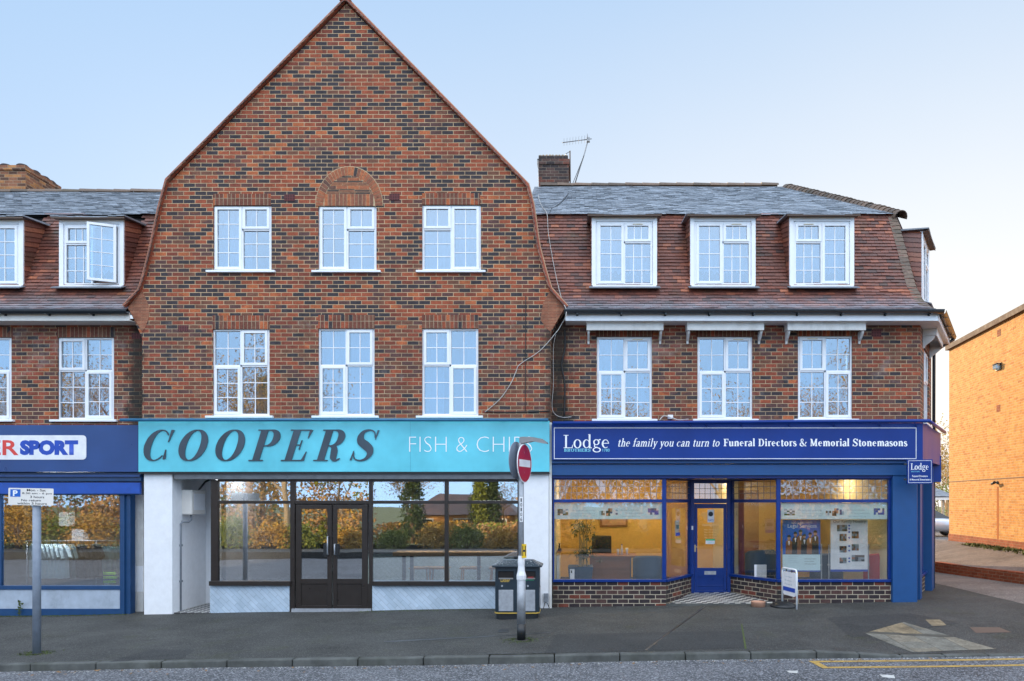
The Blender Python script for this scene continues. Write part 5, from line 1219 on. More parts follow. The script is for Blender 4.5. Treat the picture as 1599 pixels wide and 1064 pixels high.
front(Matrix.Translation((P0.x, P0.y, 0)) @ Matrix.Rotation(math.atan2(d_.y, d_.x), 4, 'Z'), d_.length, .02, .06, 7, -.1)
P0, P1 = Vector((X(1140, YD), YD)), Vector((X(1213, YL), YL)); d_ = P1-P0
front(Matrix.Translation((P0.x, P0.y, 0)) @ Matrix.Rotation(math.atan2(d_.y, d_.x), 4, 'Z'), d_.length, .06, .02, 7, -.1)
MA = Matrix.Translation((X(1213, YL), YL, 0)); front(MA, X(1392, YL)-X(1213, YL), .075, .06, 17, -.1)
plan(MB(), [(X(1393), -.03), (X(1431), -.03), (X(1437.5), .13), (X(1437.5)-.1, .4), (X(1393), .4)], -.1, Z(724)).build('pillar', 'blue_pillar', rb, None, .005)
MB().box(.32, 1.62, .08, .2, -.1, .52).build('stall_riser', 'brick_stall', rb, MC)
MB().box(.30, 1.64, .03, .2, .521, .57).box(.3, .38, .05, .2, .571, Z(724)).box(1.0, 1.05, .06, .2, .571, Z(724)).build('side_window_frame', 'blue_frame', rb, MC, .004)
MB().box(.38, 1.62, .12, .128, .571, Z(724)).build('side_pane', 'glass_lodge', rb, MC)
MB().box(1.62, 2.12, -.06, .25, -.1, Z(722)).build('pillar', 'blue_pillar', rb, MC, .005)
MB().box(.0, .32, .0, .25, -.1, Z(724)).build('pier', 'blue_pillar', rb, MC)
# door at the back of the porch
zd0 = Z(927, YD); c = lambda a, b, u, v, y0, y1, m=None: (m or MB()).box(X(a, YD), X(b, YD), y0, y1, Z(v, YD), Z(u, YD))
df = MB(); c(1078, 1084, 745, 929, YD-.02, YD+.06, df); c(1135, 1140.5, 745, 929, YD-.02, YD+.06, df); c(1084, 1135, 779, 786, YD-.017, YD+.057, df); c(1084, 1135, 745, 755, YD-.017, YD+.057, df)
fo = df.build('door_frame', 'blue_frame', rb, None, .004)
c(1084, 1135, 755, 779, YD+.01, YD+.016).build('fanlight', 'glass_lodge', fo)
ld = MB()
for i in range(1, 6): q = 1084+51*i/6; c(q-.3, q+.3, 755, 779, YD+.004, YD+.009, ld)
c(1084, 1135, 763, 763.6, YD+.0025, YD+.0038, ld); c(1084, 1135, 771, 771.6, YD+.0025, YD+.0038, ld); ld.build('lead_came', 'black', fo)
dd = MB(); c(1084.5, 1089, 787, 927, YD, YD+.045, dd); c(1130, 1134.5, 787, 927, YD, YD+.045, dd); c(1089, 1130, 787, 794, YD, YD+.045, dd); c(1089, 1130, 887, 901, YD, YD+.045, dd); c(1089, 1130, 901, 922, YD+.012, YD+.035, dd); c(1089, 1130, 914, 916, YD+.002, YD+.012, dd); c(1089, 1130, 922, 927, YD, YD+.045, dd)
do = dd.build('office_door', 'blue_frame', rb, None, .003)
c(1089, 1130, 794, 887, YD+.02, YD+.026).build('pane', 'glass_lodge', do)
c(1100, 1118, 892, 897.5, YD-.008, YD-.001).build('letterbox', 'galv', do)
hd = c(1083.5, 1086.5, 851, 862, YD-.008, YD-.001); hd.tube([(X(1085, YD), YD-.03, Z(854, YD)), (X(1090, YD), YD-.035, Z(854, YD))], .008, 6); hd.build('handle', 'brass', do)
c(1079.5, 1082, 821.5, 827.5, YD-.035, YD-.021).build('doorbell', 'signwhite', fo)
pf = MB(); a0, a1, b0_, b1_ = X(1041, YL)-.02, X(1212, YL)+.02, X(1080, YD), X(1140, YD)
n = 10
for j in range(n+1):
    t = j/n; y_ = YL-.06+(YD-YL+.06)*t
    for i in range(n+1):
        u = i/n; xl_ = a0+(b0_-a0)*t; xr_ = a1+(b1_-a1)*t; x_ = xl_+(xr_-xl_)*u; pf.v.append((x_, y_, g(x_, 0)+.022+t*.075))
for j in range(n):
    for i in range(n): pf.face((j*(n+1)+i, j*(n+1)+i+1, (j+1)*(n+1)+i+1, (j+1)*(n+1)+i))
pf.build('porch_floor', M_checker('porch_tiles', (.62, .62, .58), (.02, .022, .03), .105, 0), rb)
MB().box(a0, a1, YL-.075, YL-.058, -.05, g(2.8, 0)+.03).build('porch_edge', 'kerb', rb)
# office room
zfl, zce = .14, 2.8
MB().box(X(864)+.02, X(1391), 4.4, 4.5, zfl, zce).build('room_wall', 'yellowwall', rb); MB().box(X(864)-.0, X(864)+.03, .13, 4.4, zfl, zce).build('room_wall', 'creamwall', rb)
MB().box(X(1391), X(1391)+.05, .13, 4.4, zfl, zce).build('room_wall', 'creamwall', rb); plan(MB(), [(X(864)+.03, .14), (X(1038), .14), (X(1078, 1.2), 1.21), (X(1142, 1.2), 1.21), (X(1215), .14), (X(1391), .14), (X(1391), 4.4), (X(864)+.03, 4.4)], zfl-.05, zfl).build('room_floor', 'carpet', rb)
cl_ = MB(); cl_.box(X(864)+.03, X(1391), 1.4, 4.4, zce, zce+.04).box(X(864)+.03, X(1040), .31, 1.4, zce, zce+.04).box(X(1213), X(1391), .31, 1.4, zce, zce+.04); cl_.build('room_ceiling', 'creamwall', rb)
MB().box(3.42, 3.52, 1.9, 4.4, zfl, zce).build('partition', 'creamwall', rb)
MB().box(3.53, 4.3, 3.2, 3.25, zfl, 2.35).build('inner_door', 'walnut', rb)
EM = M_emit('lit_diffuser', (1, .76, .45), 19.)
for (a, yy) in ((930, 1.9), (1000, 3.), (1290, 2.2), (1120, 2.6)):
    l_ = thing('ceiling_light_and_fill', {930: 'lit ceiling panel over the plant in the blue-fronted office', 1000: 'lit ceiling panel over the desk in the blue-fronted office', 1290: 'lit ceiling panel behind the office posters', 1120: 'lit ceiling panel behind the office door'}[a], 'ceiling light', (X(a, yy), yy, zce-.05), group='office ceiling lights')
    M_ = WM[l_]; MB().box(-.3, .3, -.3, .3, .0, .045).build('housing', 'upvc', l_, M_); MB().box(-.27, .27, -.27, .27, -.012, -.001).build('diffuser', EM, l_, M_)
# plant in its dark trough
pl = thing('potted_plant', 'tall bamboo-stemmed leafy plant in a dark square planter in the office window', 'plant', (X(908, .8), .85, zfl))
zp = Z(886, .6); MB().hexa([(X(890, .6), .62, zfl), (X(922, .6), .62, zfl), (X(922, .6), 1.15, zfl), (X(890, .6), 1.15, zfl), (X(887, .6), .6, zp), (X(926, .6), .6, zp), (X(926, .6), 1.2, zp), (X(887, .6), 1.2, zp)]).build('planter', 'blue_seat', pl)
for (a, t_) in ((905, 812), (911, 825), (916, 812), (907, 838)):
    MB().tube([(X(a, .8), .8+random.uniform(-.1, .1), zp-.02), (X(a+random.uniform(-2, 3), .8), .85, Z(850, .8)), (X(a+random.uniform(-3, 6), .8), .85, Z(t_, .8))], [.022, .018, .008], 6).build('stem', 'bamboo', pl)
fo_ = MB()
for _ in range(60):
    cx_ = random.gauss(913, 8.5); cy_ = random.choice([random.uniform(812, 838), random.uniform(812, 838), random.uniform(838, 872), random.uniform(862, 876)])
    base = Vector((X(cx_, .85), .85+random.uniform(-.25, .25), Z(cy_, .85)))
    for _k in range(9):
        a = random.random()*6.3; L_ = random.uniform(.09, .17); d3 = Vector((cos(a), sin(a)*.8, random.uniform(-.6, .5))).normalized(); s3 = d3.cross(Vector((0, 0, 1))).normalized()*.014; up_ = Vector((0, 0, .01))
        fo_.poly([base, base+d3*L_*.5+s3+up_, base+d3*L_-up_*1.5, base+d3*L_*.5-s3+up_])
fo_.build('foliage', 'greenleaf', pl)
dk = thing('desk', 'brown wooden office desk behind the left office window', 'desk', (X(955, 1.3), 1.6, zfl))
MB().box(X(921, 1.3), X(984, 1.3), 1.3, 1.34, zfl, Z(871, 1.3)).build('front_panel', 'walnut', dk); MB().box(X(919, 1.3), X(995, 1.3), 1.26, 2.0, Z(871, 1.3), Z(868, 1.3)).build('desk_top', 'walnut', dk, None, .004); MB().box(X(984, 1.3), X(986, 1.3), 1.32, 1.95, zfl, Z(871, 1.3)-.002).build('side_panel', 'shutter', dk)
for a, h_ in ((971, .2), (965, .12), (979, .14)):
    nm = {971: ('bottle', 'white bottle standing on the middle of the desk', 'bottle'), 965: ('cup', 'small pale cup on the desk left of the white bottle', 'cup'), 979: ('cup', 'small pale cup on the desk right of the white bottle', 'cup')}[a]
    t = thing(nm[0], nm[1], nm[2], (X(a, 1.6), 1.6, Z(868, 1.3))); MB().lathe([(.028, 0), (.03, h_*.6), (.014, h_*.8), (.014, h_)] if h_ > .15 else [(.022, 0), (.03, h_)], (0, 0, .002), 12).build('body', 'paper', t, WM[t])
    if h_ > .15: MB().lathe([(.016, 0), (.016, .025)], (0, 0, h_+.003), 10).build('cap', 'text_blue', t, WM[t])
oc = thing('office_chair', 'black high-backed office chair behind the desk', 'chair', (X(940, 2.3), 2.4, zfl))
M_ = WM[oc]; MB().box(-.24, .24, -.24, .24, .42, .5).build('seat', 'black', oc, M_, .03); MB().box(-.23, .23, .2, .27, .52, 1.15).build('backrest', 'black', oc, M_, .03)
MB().tube([(0, 0, .08), (0, 0, .42)], .03, 8).build('column', 'galv', oc, M_)
for i in range(5): MB().tube([(0, 0, .09), (.28*cos(i*1.257), .28*sin(i*1.257), .04)], .02, 6).build('foot', 'black', oc, M_)
def tub(lab, mat, px, Y_, w_=.6, h_=.75, yaw=0, name='armchair'):
    t = thing(name, lab, 'chair', (X(px, Y_), Y_, zfl), rad(yaw)); M_ = WM[t]
    MB().box(-w_/2+.1, w_/2-.1, -.28, .2, .2, .42).build('seat', mat, t, M_, .04)
    b_ = MB(); n_ = 14
    for i in range(n_+1):
        a = rad(-30)+rad(240)*i/n_
        for r_, z_ in ((w_/2, .1), (w_/2, h_-.05+.04*sin(a)), (w_/2-.05, h_+.04*sin(a)), (w_/2-.1, h_-.05), (w_/2-.1, .1)): b_.v.append((r_*cos(a), r_*sin(a)*.95, z_))
    for i in range(n_):
        for k_ in range(4): q_ = i*5+k_; b_.face((q_, q_+5, q_+6, q_+1), 0, None, True)
    b_.face((0, 1, 2, 3, 4)); b_.face(tuple(n_*5+i for i in (4, 3, 2, 1, 0))); b_.build('backrest', mat, t, M_)
    for sx in (-.2, .2):
        for sy in (-.2, .2): MB().tube([(sx, sy, 0), (sx, sy, .2)], .015, 6).build('leg', 'black', t, M_)
    return t
tub('dark blue tub chair in front of the desk', 'blue_seat', 1012, 1.15, .66, .78, 180)
tub('red tub chair at the far right of the office window', 'red_seat', 1368, .75, .5, .85, 180)
tub('dark blue tub chair behind the porch window, left of the posters', 'blue_seat', 1188, 1.9, .7, .85, 200)
tub('dark blue tub chair behind the two window posters', 'blue_seat', 1290, 1.6, .7, .8, 180)
rd = thing('radiator', 'white radiator at the left end of the office window', 'radiator', (X(875, 1.), 1.2, .3))
q = MB(); xw = X(864)+.04
for i in range(9): q.box(xw, xw+.05, .9+i*.07, .95+i*.07, .35, .95)
q.build('radiator_panel', 'upvc', rd); MB().box(xw, xw+.09, .85, 1.6, 1.02, 1.05).build('shelf', 'walnut', rd)
ph = thing('telephone', 'small black telephone on the shelf above the radiator', 'telephone', (xw+.05, 1., 1.052)); MB().box(-.03, .04, -.05, .07, 0, .05).build('base', 'black', ph, WM[ph], .01); MB().tube([(0, -.03, .06), (0, -.03, .16)], .015, 8).build('handset', 'black', ph, WM[ph])
pc = thing('picture', 'framed reddish picture on the yellow office wall', 'picture', (X(958, 4.38), 4.38, Z(822, 4.38)))
MB().pbox(937, 980, 797, 823, 4.36, 4.398).build('frame', 'walnut', pc); MB().pbox(940, 977, 800, 820, 4.352, 4.359).build('print', 'terracotta', pc)
cd_ = thing('card', 'small white card standing on the office window sill beside the planter', 'card', (X(893, .2), .2, Z(905))); MB().pbox(890, 897, 889, 904.5, .2, .206).build('board', 'paper', cd_); text('1', X(891.5, .2), X(893.5, .2), Z(895, .2), Z(891, .2), .198, 'text_black', parent=cd_)
ds = thing('document_stand', 'white sheet in a stand on the porch window sill', 'document stand', (X(1187, .5), .6, .6)); MB().pbox(1178, 1197, 882, 903, .55, .56).build('sheet', 'paper', ds); MB().pbox(1183, 1192, 903, 905, .5, .6).build('foot', 'black', ds)
# banners stuck inside the two big panes
def banner(a, b, lab):
    t = thing('window_banner', lab, 'banner', (X((a+b)/2), YL+.05, Z(811, YL)), group='pale blue window banners'); Y_ = YL+.05
    MB().pbox(a, b, 785.5, 811, Y_, Y_+.004).build('sheet', 'banner', t)
    w_ = b-a; q = lambda f_: a+w_*f_
    def pic(f0_, f1_, u, v, cols, n=4, m=4):
        mb = MB()
        for i in range(n):
            for j in range(m):
                x0, x1 = q(f0_)+(q(f1_)-q(f0_))*i/n, q(f0_)+(q(f1_)-q(f0_))*(i+1)/n; y0, y1 = u+(v-u)*j/m, u+(v-u)*(j+1)/m
                mb.pbox(x0, x1, y0, y1, Y_-.003, Y_-.001, random.randrange(len(cols)))
        mb.build('photo_print', cols, t)
    pic(.03, .13, 795, 805, ['shirt_g', 'paper', 'text_grey', 'greenleaf']); pic(.42, .47, 798, 805, ['black', 'text_grey', 'paper'], 3, 2); pic(.48, .52, 798, 806, ['black', 'terracotta'], 2, 2); pic(.50, .54, 794, 802, ['navy', 'terracotta', 'walnut'], 2, 3); pic(.55, .59, 796, 804, ['text_grey', 'navy', 'paper'], 2, 3); pic(.87, .97, 794, 804, ['text_blue', 'navy', 'text_blue', 'paper'], 5, 3)
    text('The family you can turn to', X(q(.16), Y_), X(q(.38), Y_), Z(799, Y_), Z(796, Y_), Y_-.0015, 'text_grey', parent=t); text('Funeral Directors and Memorials', X(q(.2), Y_), X(q(.38), Y_), Z(803, Y_), Z(801.5, Y_), Y_-.0015, 'text_grey', parent=t); text('Caring for families since 1780', X(q(.16), Y_), X(q(.38), Y_), Z(807, Y_), Z(805, Y_), Y_-.0015, 'text_grey', parent=t)
    text('Serving local families', X(q(.62), Y_), X(q(.79), Y_), Z(798.5, Y_), Z(795.5, Y_), Y_-.0015, 'text_grey', parent=t); text('for seven generations', X(q(.66), Y_), X(q(.83), Y_), Z(803, Y_), Z(800.5, Y_), Y_-.0015, 'text_grey', parent=t); text('www.lodgebrothers.co.uk', X(q(.63), Y_), X(q(.8), Y_), Z(807.5, Y_), Z(805.5, Y_), Y_-.0015, 'text_grey', parent=t)
banner(865.5, 1033.5, 'pale blue banner along the top of the left office window, above the plant'); banner(1219.5, 1386, 'pale blue banner along the top of the right office window, above the posters')
# posters
def poster(a, b, u, v, lab):
    t = thing('poster', lab, 'poster', (X((a+b)/2, .3), .3, Z(v, .3))); return t
pY = .3; po = poster(1222, 1281, 808, 893, 'blue and white Legal Services poster with a row of people, in the right office window')
MB().pbox(1222, 1281, 812, 893, pY, pY+.006).build('sheet', 'banner', po); MB().pbox(1222, 1281, 812, 866, pY-.003, pY-.0005).build('blue_field', 'signblue', po)
MB().pbox(1222, 1281, 891, 893, pY-.0025, pY-.0005).build('blue_strip', 'text_blue', po)
text('LODGE BROTHERS', X(1236, pY), X(1268, pY), Z(818, pY), Z(815, pY), pY-.004, 'whitepaint', parent=po); text('Legal Services', X(1230, pY), X(1275, pY), Z(826, pY), Z(818.5, pY), pY-.004, 'whitepaint', parent=po)
pp = MB(); ppl = ['walnut', 'terracotta', 'paper', 'text_black']
for i, (cx_, cy_, s_) in enumerate(((1232, 840, 1), (1242, 835, 1.05), (1250, 832, 1.1), (1256, 838, .9), (1265, 836, 1), (1273, 833, 1.1))):
    n = 12; pp.prism([(X(cx_+2.5*s_*cos(2*pi*k_/n), pY), Z(cy_+3.3*s_*sin(2*pi*k_/n), pY)) for k_ in range(n)], pY-.0045, pY-.003, 1)
    pp.prism([(X(cx_+2.9*s_*cos(pi+pi*k_/8), pY), Z(cy_-1+3.6*s_*sin(pi+pi*k_/8), pY)) for k_ in range(9)], pY-.0055, pY-.0046, 3)
    pp.prism([(X(cx_-5.5, pY), Z(866, pY)), (X(cx_+5.5, pY), Z(866, pY)), (X(cx_+5, pY), Z(cy_+6, pY)), (X(cx_+1.5, pY), Z(cy_+3, pY)), (X(cx_-1.5, pY), Z(cy_+3, pY)), (X(cx_-5, pY), Z(cy_+6, pY))], pY-.004-.0002*i, pY-.003, 3 if i % 2 else 0)
    pp.prism([(X(cx_-.3, pY), Z(cy_+12, pY)), (X(cx_+.3, pY), Z(cy_+12, pY)), (X(cx_+1.6, pY), Z(cy_+5, pY)), (X(cx_-1.6, pY), Z(cy_+5, pY))], pY-.0068, pY-.0056, 2)
pp.build('printed_people', ppl, po)
for i in range(7):
    text('lorem'[:0]+'family care and advice', X(1231, pY), X(1247-(i % 3)*2, pY), Z(870.5+i*2.8, pY), Z(869+i*2.8, pY), pY-.002, 'text_grey', parent=po, name='small_print') if i < 4 else text('wills and probate', X(1256, pY), X(1274-(i % 2)*3, pY), Z(874+(i-4)*4, pY), Z(872+(i-4)*4, pY), pY-.002, 'text_black', parent=po, name='small_print')
p2 = poster(1297, 1355, 808, 893, 'white Our Family History poster with small old photographs, in the right office window')
MB().pbox(1297, 1355, 811.5, 893, pY, pY+.006).build('sheet', 'paper', p2); MB().pbox(1297, 1355, 889.5, 893, pY-.003, pY-.0005).build('blue_strip', 'text_blue', p2)
text('Our Family History', X(1301, pY), X(1352, pY), Z(818, pY), Z(812.5, pY), pY-.002, 'text_black', parent=p2)
ph_ = MB(); cols = ['shirt_g', 'copper', 'lead', 'walnut', 'black']
for a, b, u, v in ((1307, 1323, 820, 830), (1311, 1322, 834, 845), (1311, 1322, 853, 863), (1311, 1322, 871, 880), (1330, 1341, 830, 841), (1330, 1341, 850, 860), (1330, 1350, 867, 877)):
    n, m = 4, 3
    for i in range(n):
        for j in range(m): ph_.pbox(a+(b-a)*i/n, a+(b-a)*(i+1)/n, u+(v-u)*j/m, u+(v-u)*(j+1)/m, pY-.004, pY-.001, random.randrange(5))
ph_.build('old_photographs', cols, p2)
dt = MB()
for z_ in (821, 826, 831, 840, 853, 860, 872, 877): dt.prism([(X(1326+1.5*cos(2*pi*k_/10), pY), Z(z_+1.5*sin(2*pi*k_/10), pY)) for k_ in range(10)], pY-.004, pY-.001)
dt.build('timeline_dots', 'text_blue', p2)
for i, z_ in enumerate((824, 827, 846, 848, 866, 883)): text('a history of care', X(1331 if i % 2 else 1302, pY), X(1349 if i % 2 else 1318, pY), Z(z_+1.2, pY), Z(z_, pY), pY-.002, 'text_grey', parent=p2, name='small_print')
for a in (1283, 1294.5, 1356.5): 
    t = thing('poster_stand', {1283: 'thin metal poster upright right of the Legal Services poster', 1294.5: 'thin metal poster upright left of the family history poster', 1356.5: 'thin metal poster upright right of the family history poster'}[a], 'poster stand', (X(a, .32), .32, .6)); MB().pbox(a-.6, a+.6, 850, 906, .31, .33).build('rod', 'galv', t); MB().pbox(a-1.2, a+1.2, 881, 883.5, .295, .34).build('clamp', 'galv', t)
# door stickers
ns_ = thing('door_notice', 'small white notice with a dark round crest at the top of the office door glass', 'notice', (X(1109, YD), YD-.01, Z(816, YD)))
c(1105, 1115.5, 796, 816, YD+.014, YD+.017).build('sheet', 'paper', ns_); MB().prism([(X(1110+3.8*cos(2*pi*k_/16), YD), Z(803+3.8*sin(2*pi*k_/16), YD)) for k_ in range(16)], YD+.011, YD+.0135).build('crest', 'text_black', ns_)
text('NAFD', X(1106, YD), X(1114.5, YD), Z(814.5, YD), Z(811, YD), YD+.0125, 'text_blue', parent=ns_)
nh = thing('opening_hours', 'faint pale opening hours lettering on the office door glass', 'lettering', (X(1109, YD), YD, Z(840, YD)))
text('Opening Hours', X(1097, YD), X(1123, YD), Z(822.5, YD), Z(818.5, YD), YD+.016, 'creamwall', parent=nh)
for i in range(4): text('Mon - Fri 9.00am', X(1100, YD), X(1120, YD), Z(828.5+4*i, YD), Z(826.5+4*i, YD), YD+.016, 'creamwall', parent=nh)
nc = thing('open_notice', 'green and white notice in the middle of the office door glass', 'notice', (X(1109, YD), YD, Z(850, YD)))
c(1102, 1116.5, 842, 850, YD+.014, YD+.017).build('sheet', 'paper', nc); c(1102, 1116.5, 842, 844.5, YD+.0115, YD+.0135).build('green_band', 'text_green', nc); text('Come in', X(1104, YD), X(1115, YD), Z(849, YD), Z(846, YD), YD+.0125, 'text_cyan', parent=nc)
nv = thing('window_notice', 'small white and blue notice in the left porch window', 'notice', (X(1059, .6), .6, Z(836, .6)))
P0 = Vector((X(1040, YL), YL)); d_ = Vector((X(1080, YD), YD))-P0; MN = Matrix.Translation((P0.x, P0.y, 0)) @ Matrix.Rotation(math.atan2(d_.y, d_.x), 4, 'Z')
MB().box(.53, .74, .038, .044, Z(837, .6), Z(813, .6)).build('sheet', 'paper', nv, MN); MB().box(.53, .74, .026, .0285, Z(837, .6), Z(832, .6)).build('blue_band', 'text_blue', nv, MN); MB().box(.57, .7, .026, .0285, Z(826, .6), Z(820, .6)).build('photo_print', 'shirt_g', nv, MN)
# ------------------------------------------------------------------ meter box and pipe in the passage
xw_ = X(269)
mt = thing('meter_box', 'white meter box on the passage wall left of the turquoise-signed shop', 'meter box', (xw_, .35, Z(804, .3)))
MB().box(xw_+.003, xw_+.235, .28, .80, Z(804, .3), Z(765, .3)).build('box', 'cream', mt, None, .025)
MB().box(xw_+.236, xw_+.241, .34, .76, Z(797, .35), Z(771, .35)).build('box_door', 'upvc', mt, None, .002)
dp = thing('waste_pipe', 'grey pipe running from the white meter box down the passage wall', 'pipe', (xw_, .2, g(xw_, 0)))
MB().tube([(xw_+.15, .4, Z(804, .3)), (xw_+.15, .4, Z(812, .3)), (xw_+.13, .36, Z(815, .3)), (xw_+.06, .24, Z(815, .25)), (xw_+.04, .22, Z(819, .25)), (xw_+.04, .22, g(xw_, 0))], .022, 8).build('pipe_run', 'lead', dp)
for q in (852, 908): MB().box(xw_+.003, xw_+.065, .18, .26, Z(q, .2)-.02, Z(q, .2)+.02).build('pipe_collar', 'lead', dp)
cb = MB(); cb.tube([(xw_+.45, 1.1, ZF-.02), (xw_+.4, .9, ZF-.1), (xw_+.28, .7, Z(752, .5)), (xw_+.2, .6, Z(765, .3))], .02, 6); dp2 = cb.build('cable_loop', 'cable_dk', mt)
# ------------------------------------------------------------------ litter bin
bx, by = gpt(807, 968)
bz = g(bx, by)
bn = thing('litter_bin', 'black twin litter bin with pale door panels and a gold band', 'litter bin', (bx, by+.02, bz)); M_ = WM[bn]
W2, DP, HB = .395, .5, .93
body = MB(); ch_ = .06
def oct_(w_, d0, d1, c_): return [(-w_+c_, d0), (w_-c_, d0), (w_, d0+c_), (w_, d1-c_), (w_-c_, d1), (-w_+c_, d1), (-w_, d1-c_), (-w_, d0+c_)]
plan(body, oct_(W2, 0, DP, ch_), .10, HB); body.build('body', 'binblack', bn, M_, .006)
pl_ = plan(MB(), oct_(W2-.02, .02, DP-.02, ch_), 0, .099).build('plinth', 'black', bn, M_)
plan(MB(), oct_(W2+.008, -.008, DP+.008, ch_), .105, .125).build('gold_band', 'gold', bn, M_)
lid = MB(); lo_ = oct_(W2+.05, -.05, DP+.05, .05); hi_ = oct_(W2-.12, .14, DP-.14, .03); b0 = len(lid.v)
lid.v += [(x_, y_, HB+.001) for x_, y_ in lo_]+[(x_, y_, HB+.03) for x_, y_ in lo_]+[(x_, y_, HB+.12) for x_, y_ in hi_]
for i in range(8):
    j = (i+1) % 8; lid.face((b0+i, b0+j, b0+8+j, b0+8+i)); lid.face((b0+8+i, b0+8+j, b0+16+j, b0+16+i))
lid.face(tuple(b0+i for i in range(8))[::-1]); lid.face(tuple(b0+16+i for i in range(8))); lo2 = lid.build('lid', 'binblack', bn, M_, .008)
sp_ = MB()
for _ in range(150):
    u, v = random.uniform(-W2, W2), random.random(); y_ = -.04+v*.17; z_ = HB+.032+v*.083; s_ = random.uniform(.004, .013); sp_.poly([(u-s_, y_, z_+.002), (u, y_-s_*.7, z_+.002), (u+s_, y_, z_+.003), (u, y_+s_*.8, z_+.004)])
sp_.build('bird_droppings', 'signwhite', lo2, M_)
for sx, wd in ((-1, 0), (1, 0)):
    c0 = sx*.195; 
    ap = MB().box(c0-.14, c0+.14, -.003, .0, .72, .865).build('aperture', 'hole', bn, M_)
    MB().box(c0-.15, c0+.15, -.018, -.002, .865, .885).box(c0-.15, c0-.14, -.018, -.002, .72, .865).box(c0+.14, c0+.15, -.018, -.002, .72, .865).build('aperture_rim', 'binblack', bn, M_)
    MB().box(c0-.13, c0+.13, -.01, -.002, .72, .745).build('stub_plate', 'alu', bn, M_)
    MB().box(c0-.13, c0+.13, -.008, .0, .15, .53).build('door_panel', 'galv', bn, M_, .004)
    MB().lathe([(.018, 0), (.018, .008)], (0, 0, 0), 12).build('lock', 'galv', bn, M_ @ Matrix.Translation((c0-.07 if sx < 0 else c0, 0, .6)) @ Matrix.Rotation(rad(90), 4, 'X'))
text('Litter', -.29, -.12, .67, .735, -.004, 'gold', parent=bn, M=M_, offset=.02, name='lettering')
text('MIXED', .2, .3, .74, .765, -.019, 'text_red', parent=bn, M=M_, name='lettering'); text('RECYCLING', .16, .3, .695, .717, -.004, 'text_green', parent=bn, M=M_, name='lettering')
MB().box(W2+.001, W2+.006, .1, .4, .2, .55).build('side_panel', 'galv', bn, M_)
# ------------------------------------------------------------------ no entry post
nx_, ny_ = gpt(814, 999); nz_ = g(nx_, ny_); dd_ = D+ny_
zz = lambda p_: H+(PY-p_)/F*dd_
npx = lambda p_: (p_-PX)/F*dd_
ne = thing('no_entry_post', 'grey lamp-topped post with a red no entry disc, standing before the litter bin', 'road sign', (nx_, ny_, nz_))
rl_, rs_ = .066, .042
MB().tube([(nx_, ny_, nz_+.25), (nx_, ny_, zz(902))], rl_, 20).tube([(nx_, ny_, zz(902)), (nx_, ny_, zz(893))], [rl_, rs_], 20, cap=False).build('base_section', 'galv', ne)
MB().tube([(nx_, ny_, nz_), (nx_, ny_, nz_+.252)], rl_+.002, 20).build('black_foot', 'black', ne)
MB().tube([(nx_, ny_, zz(894)), (nx_, ny_, zz(692))], rs_, 16).build('pole', 'galv', ne)
wr = MB(); prof_ = [(rl_+.004, zz(905)), (rl_+.008, zz(899)), (rs_+.012, zz(892)), (rs_+.006, zz(884)), (rs_+.014, zz(878)), (rs_+.005, zz(868))]
wr.lathe([(r_+.003*random.random(), z_) for r_, z_ in prof_], (nx_, ny_, 0), 9, smooth=False); wr.build('tape_wrap', 'signwhite', ne)
def disc(mb, c_, n_, r_, th, mi=0, seg=36):
    n_ = n_.normalized(); u = n_.cross(Vector((0, 0, 1))).normalized(); v = u.cross(n_); b0 = len(mb.v)
    for o_ in (0, th):
        for k_ in range(seg): a = 2*pi*k_/seg; mb.v.append(tuple(c_+n_*o_+u*cos(a)*r_+v*sin(a)*r_))
    mb.face(tuple(b0+k_ for k_ in range(seg))[::-1], mi); mb.face(tuple(b0+seg+k_ for k_ in range(seg)), mi)
    for k_ in range(seg): j = (k_+1) % seg; mb.face((b0+k_, b0+j, b0+seg+j, b0+seg+k_), mi)
n1 = Vector((.957, -.289, 0)).normalized(); zc_ = zz(724); C1 = Vector((nx_, ny_, zc_))+n1*.06+Vector((.0, -.01, 0))
C1.x += npx(818.5)-npx(814)-n1.x*.06
m = MB(); disc(m, C1, n1, .300, .012, 0); pn = m.build('sign_disc', 'signwhite', ne); pn['label'] = 'red disc with a white bar'
m = MB(); disc(m, C1+n1*.0125, n1, .285, .0015, 0); m.build('red_face', 'signred', pn)
u1 = n1.cross(Vector((0, 0, 1))).normalized(); m = MB(); c_ = C1+n1*.0145
m.hexa([tuple(c_+u1*a+Vector((0, 0, b))+n1*e) for e in (0, .0015) for a, b in ((-.235, -.055), (.235, -.055), (.235, .055), (-.235, .055))]); m.build('white_bar', 'signwhite', pn)
n2 = Vector((-.95, .30, 0)).normalized(); C2 = Vector((nx_-.075, ny_+.03, zz(719)))
m = MB(); disc(m, C2, n2, .29, .012); p2_ = m.build('sign_disc', 'greypole', ne); p2_['label'] = 'grey back of the second disc'
m = MB(); disc(m, C2+n2*.0125, n2, .28, .0015); m.build('red_face', 'signred', p2_)
for z_ in (zz(707), zz(738)): MB().box(nx_-.055, nx_+.055, ny_-.05, ny_+.05, z_-.012, z_+.012).build('clamp', 'galv', ne)
la = MB(); sec = [(0, .05, .028), (.06, .055, .03), (.25, .05, .02), (.46, .03, .012)]
P_ = [(-.02, zz(692), zz(683), .035), (.03, zz(693), zz(682.5), .05), (.2, zz(690), zz(683.5), .06), (.34, zz(693), zz(686.5), .06), (.43, zz(694.5), zz(692.5), .04)]
b0 = len(la.v)
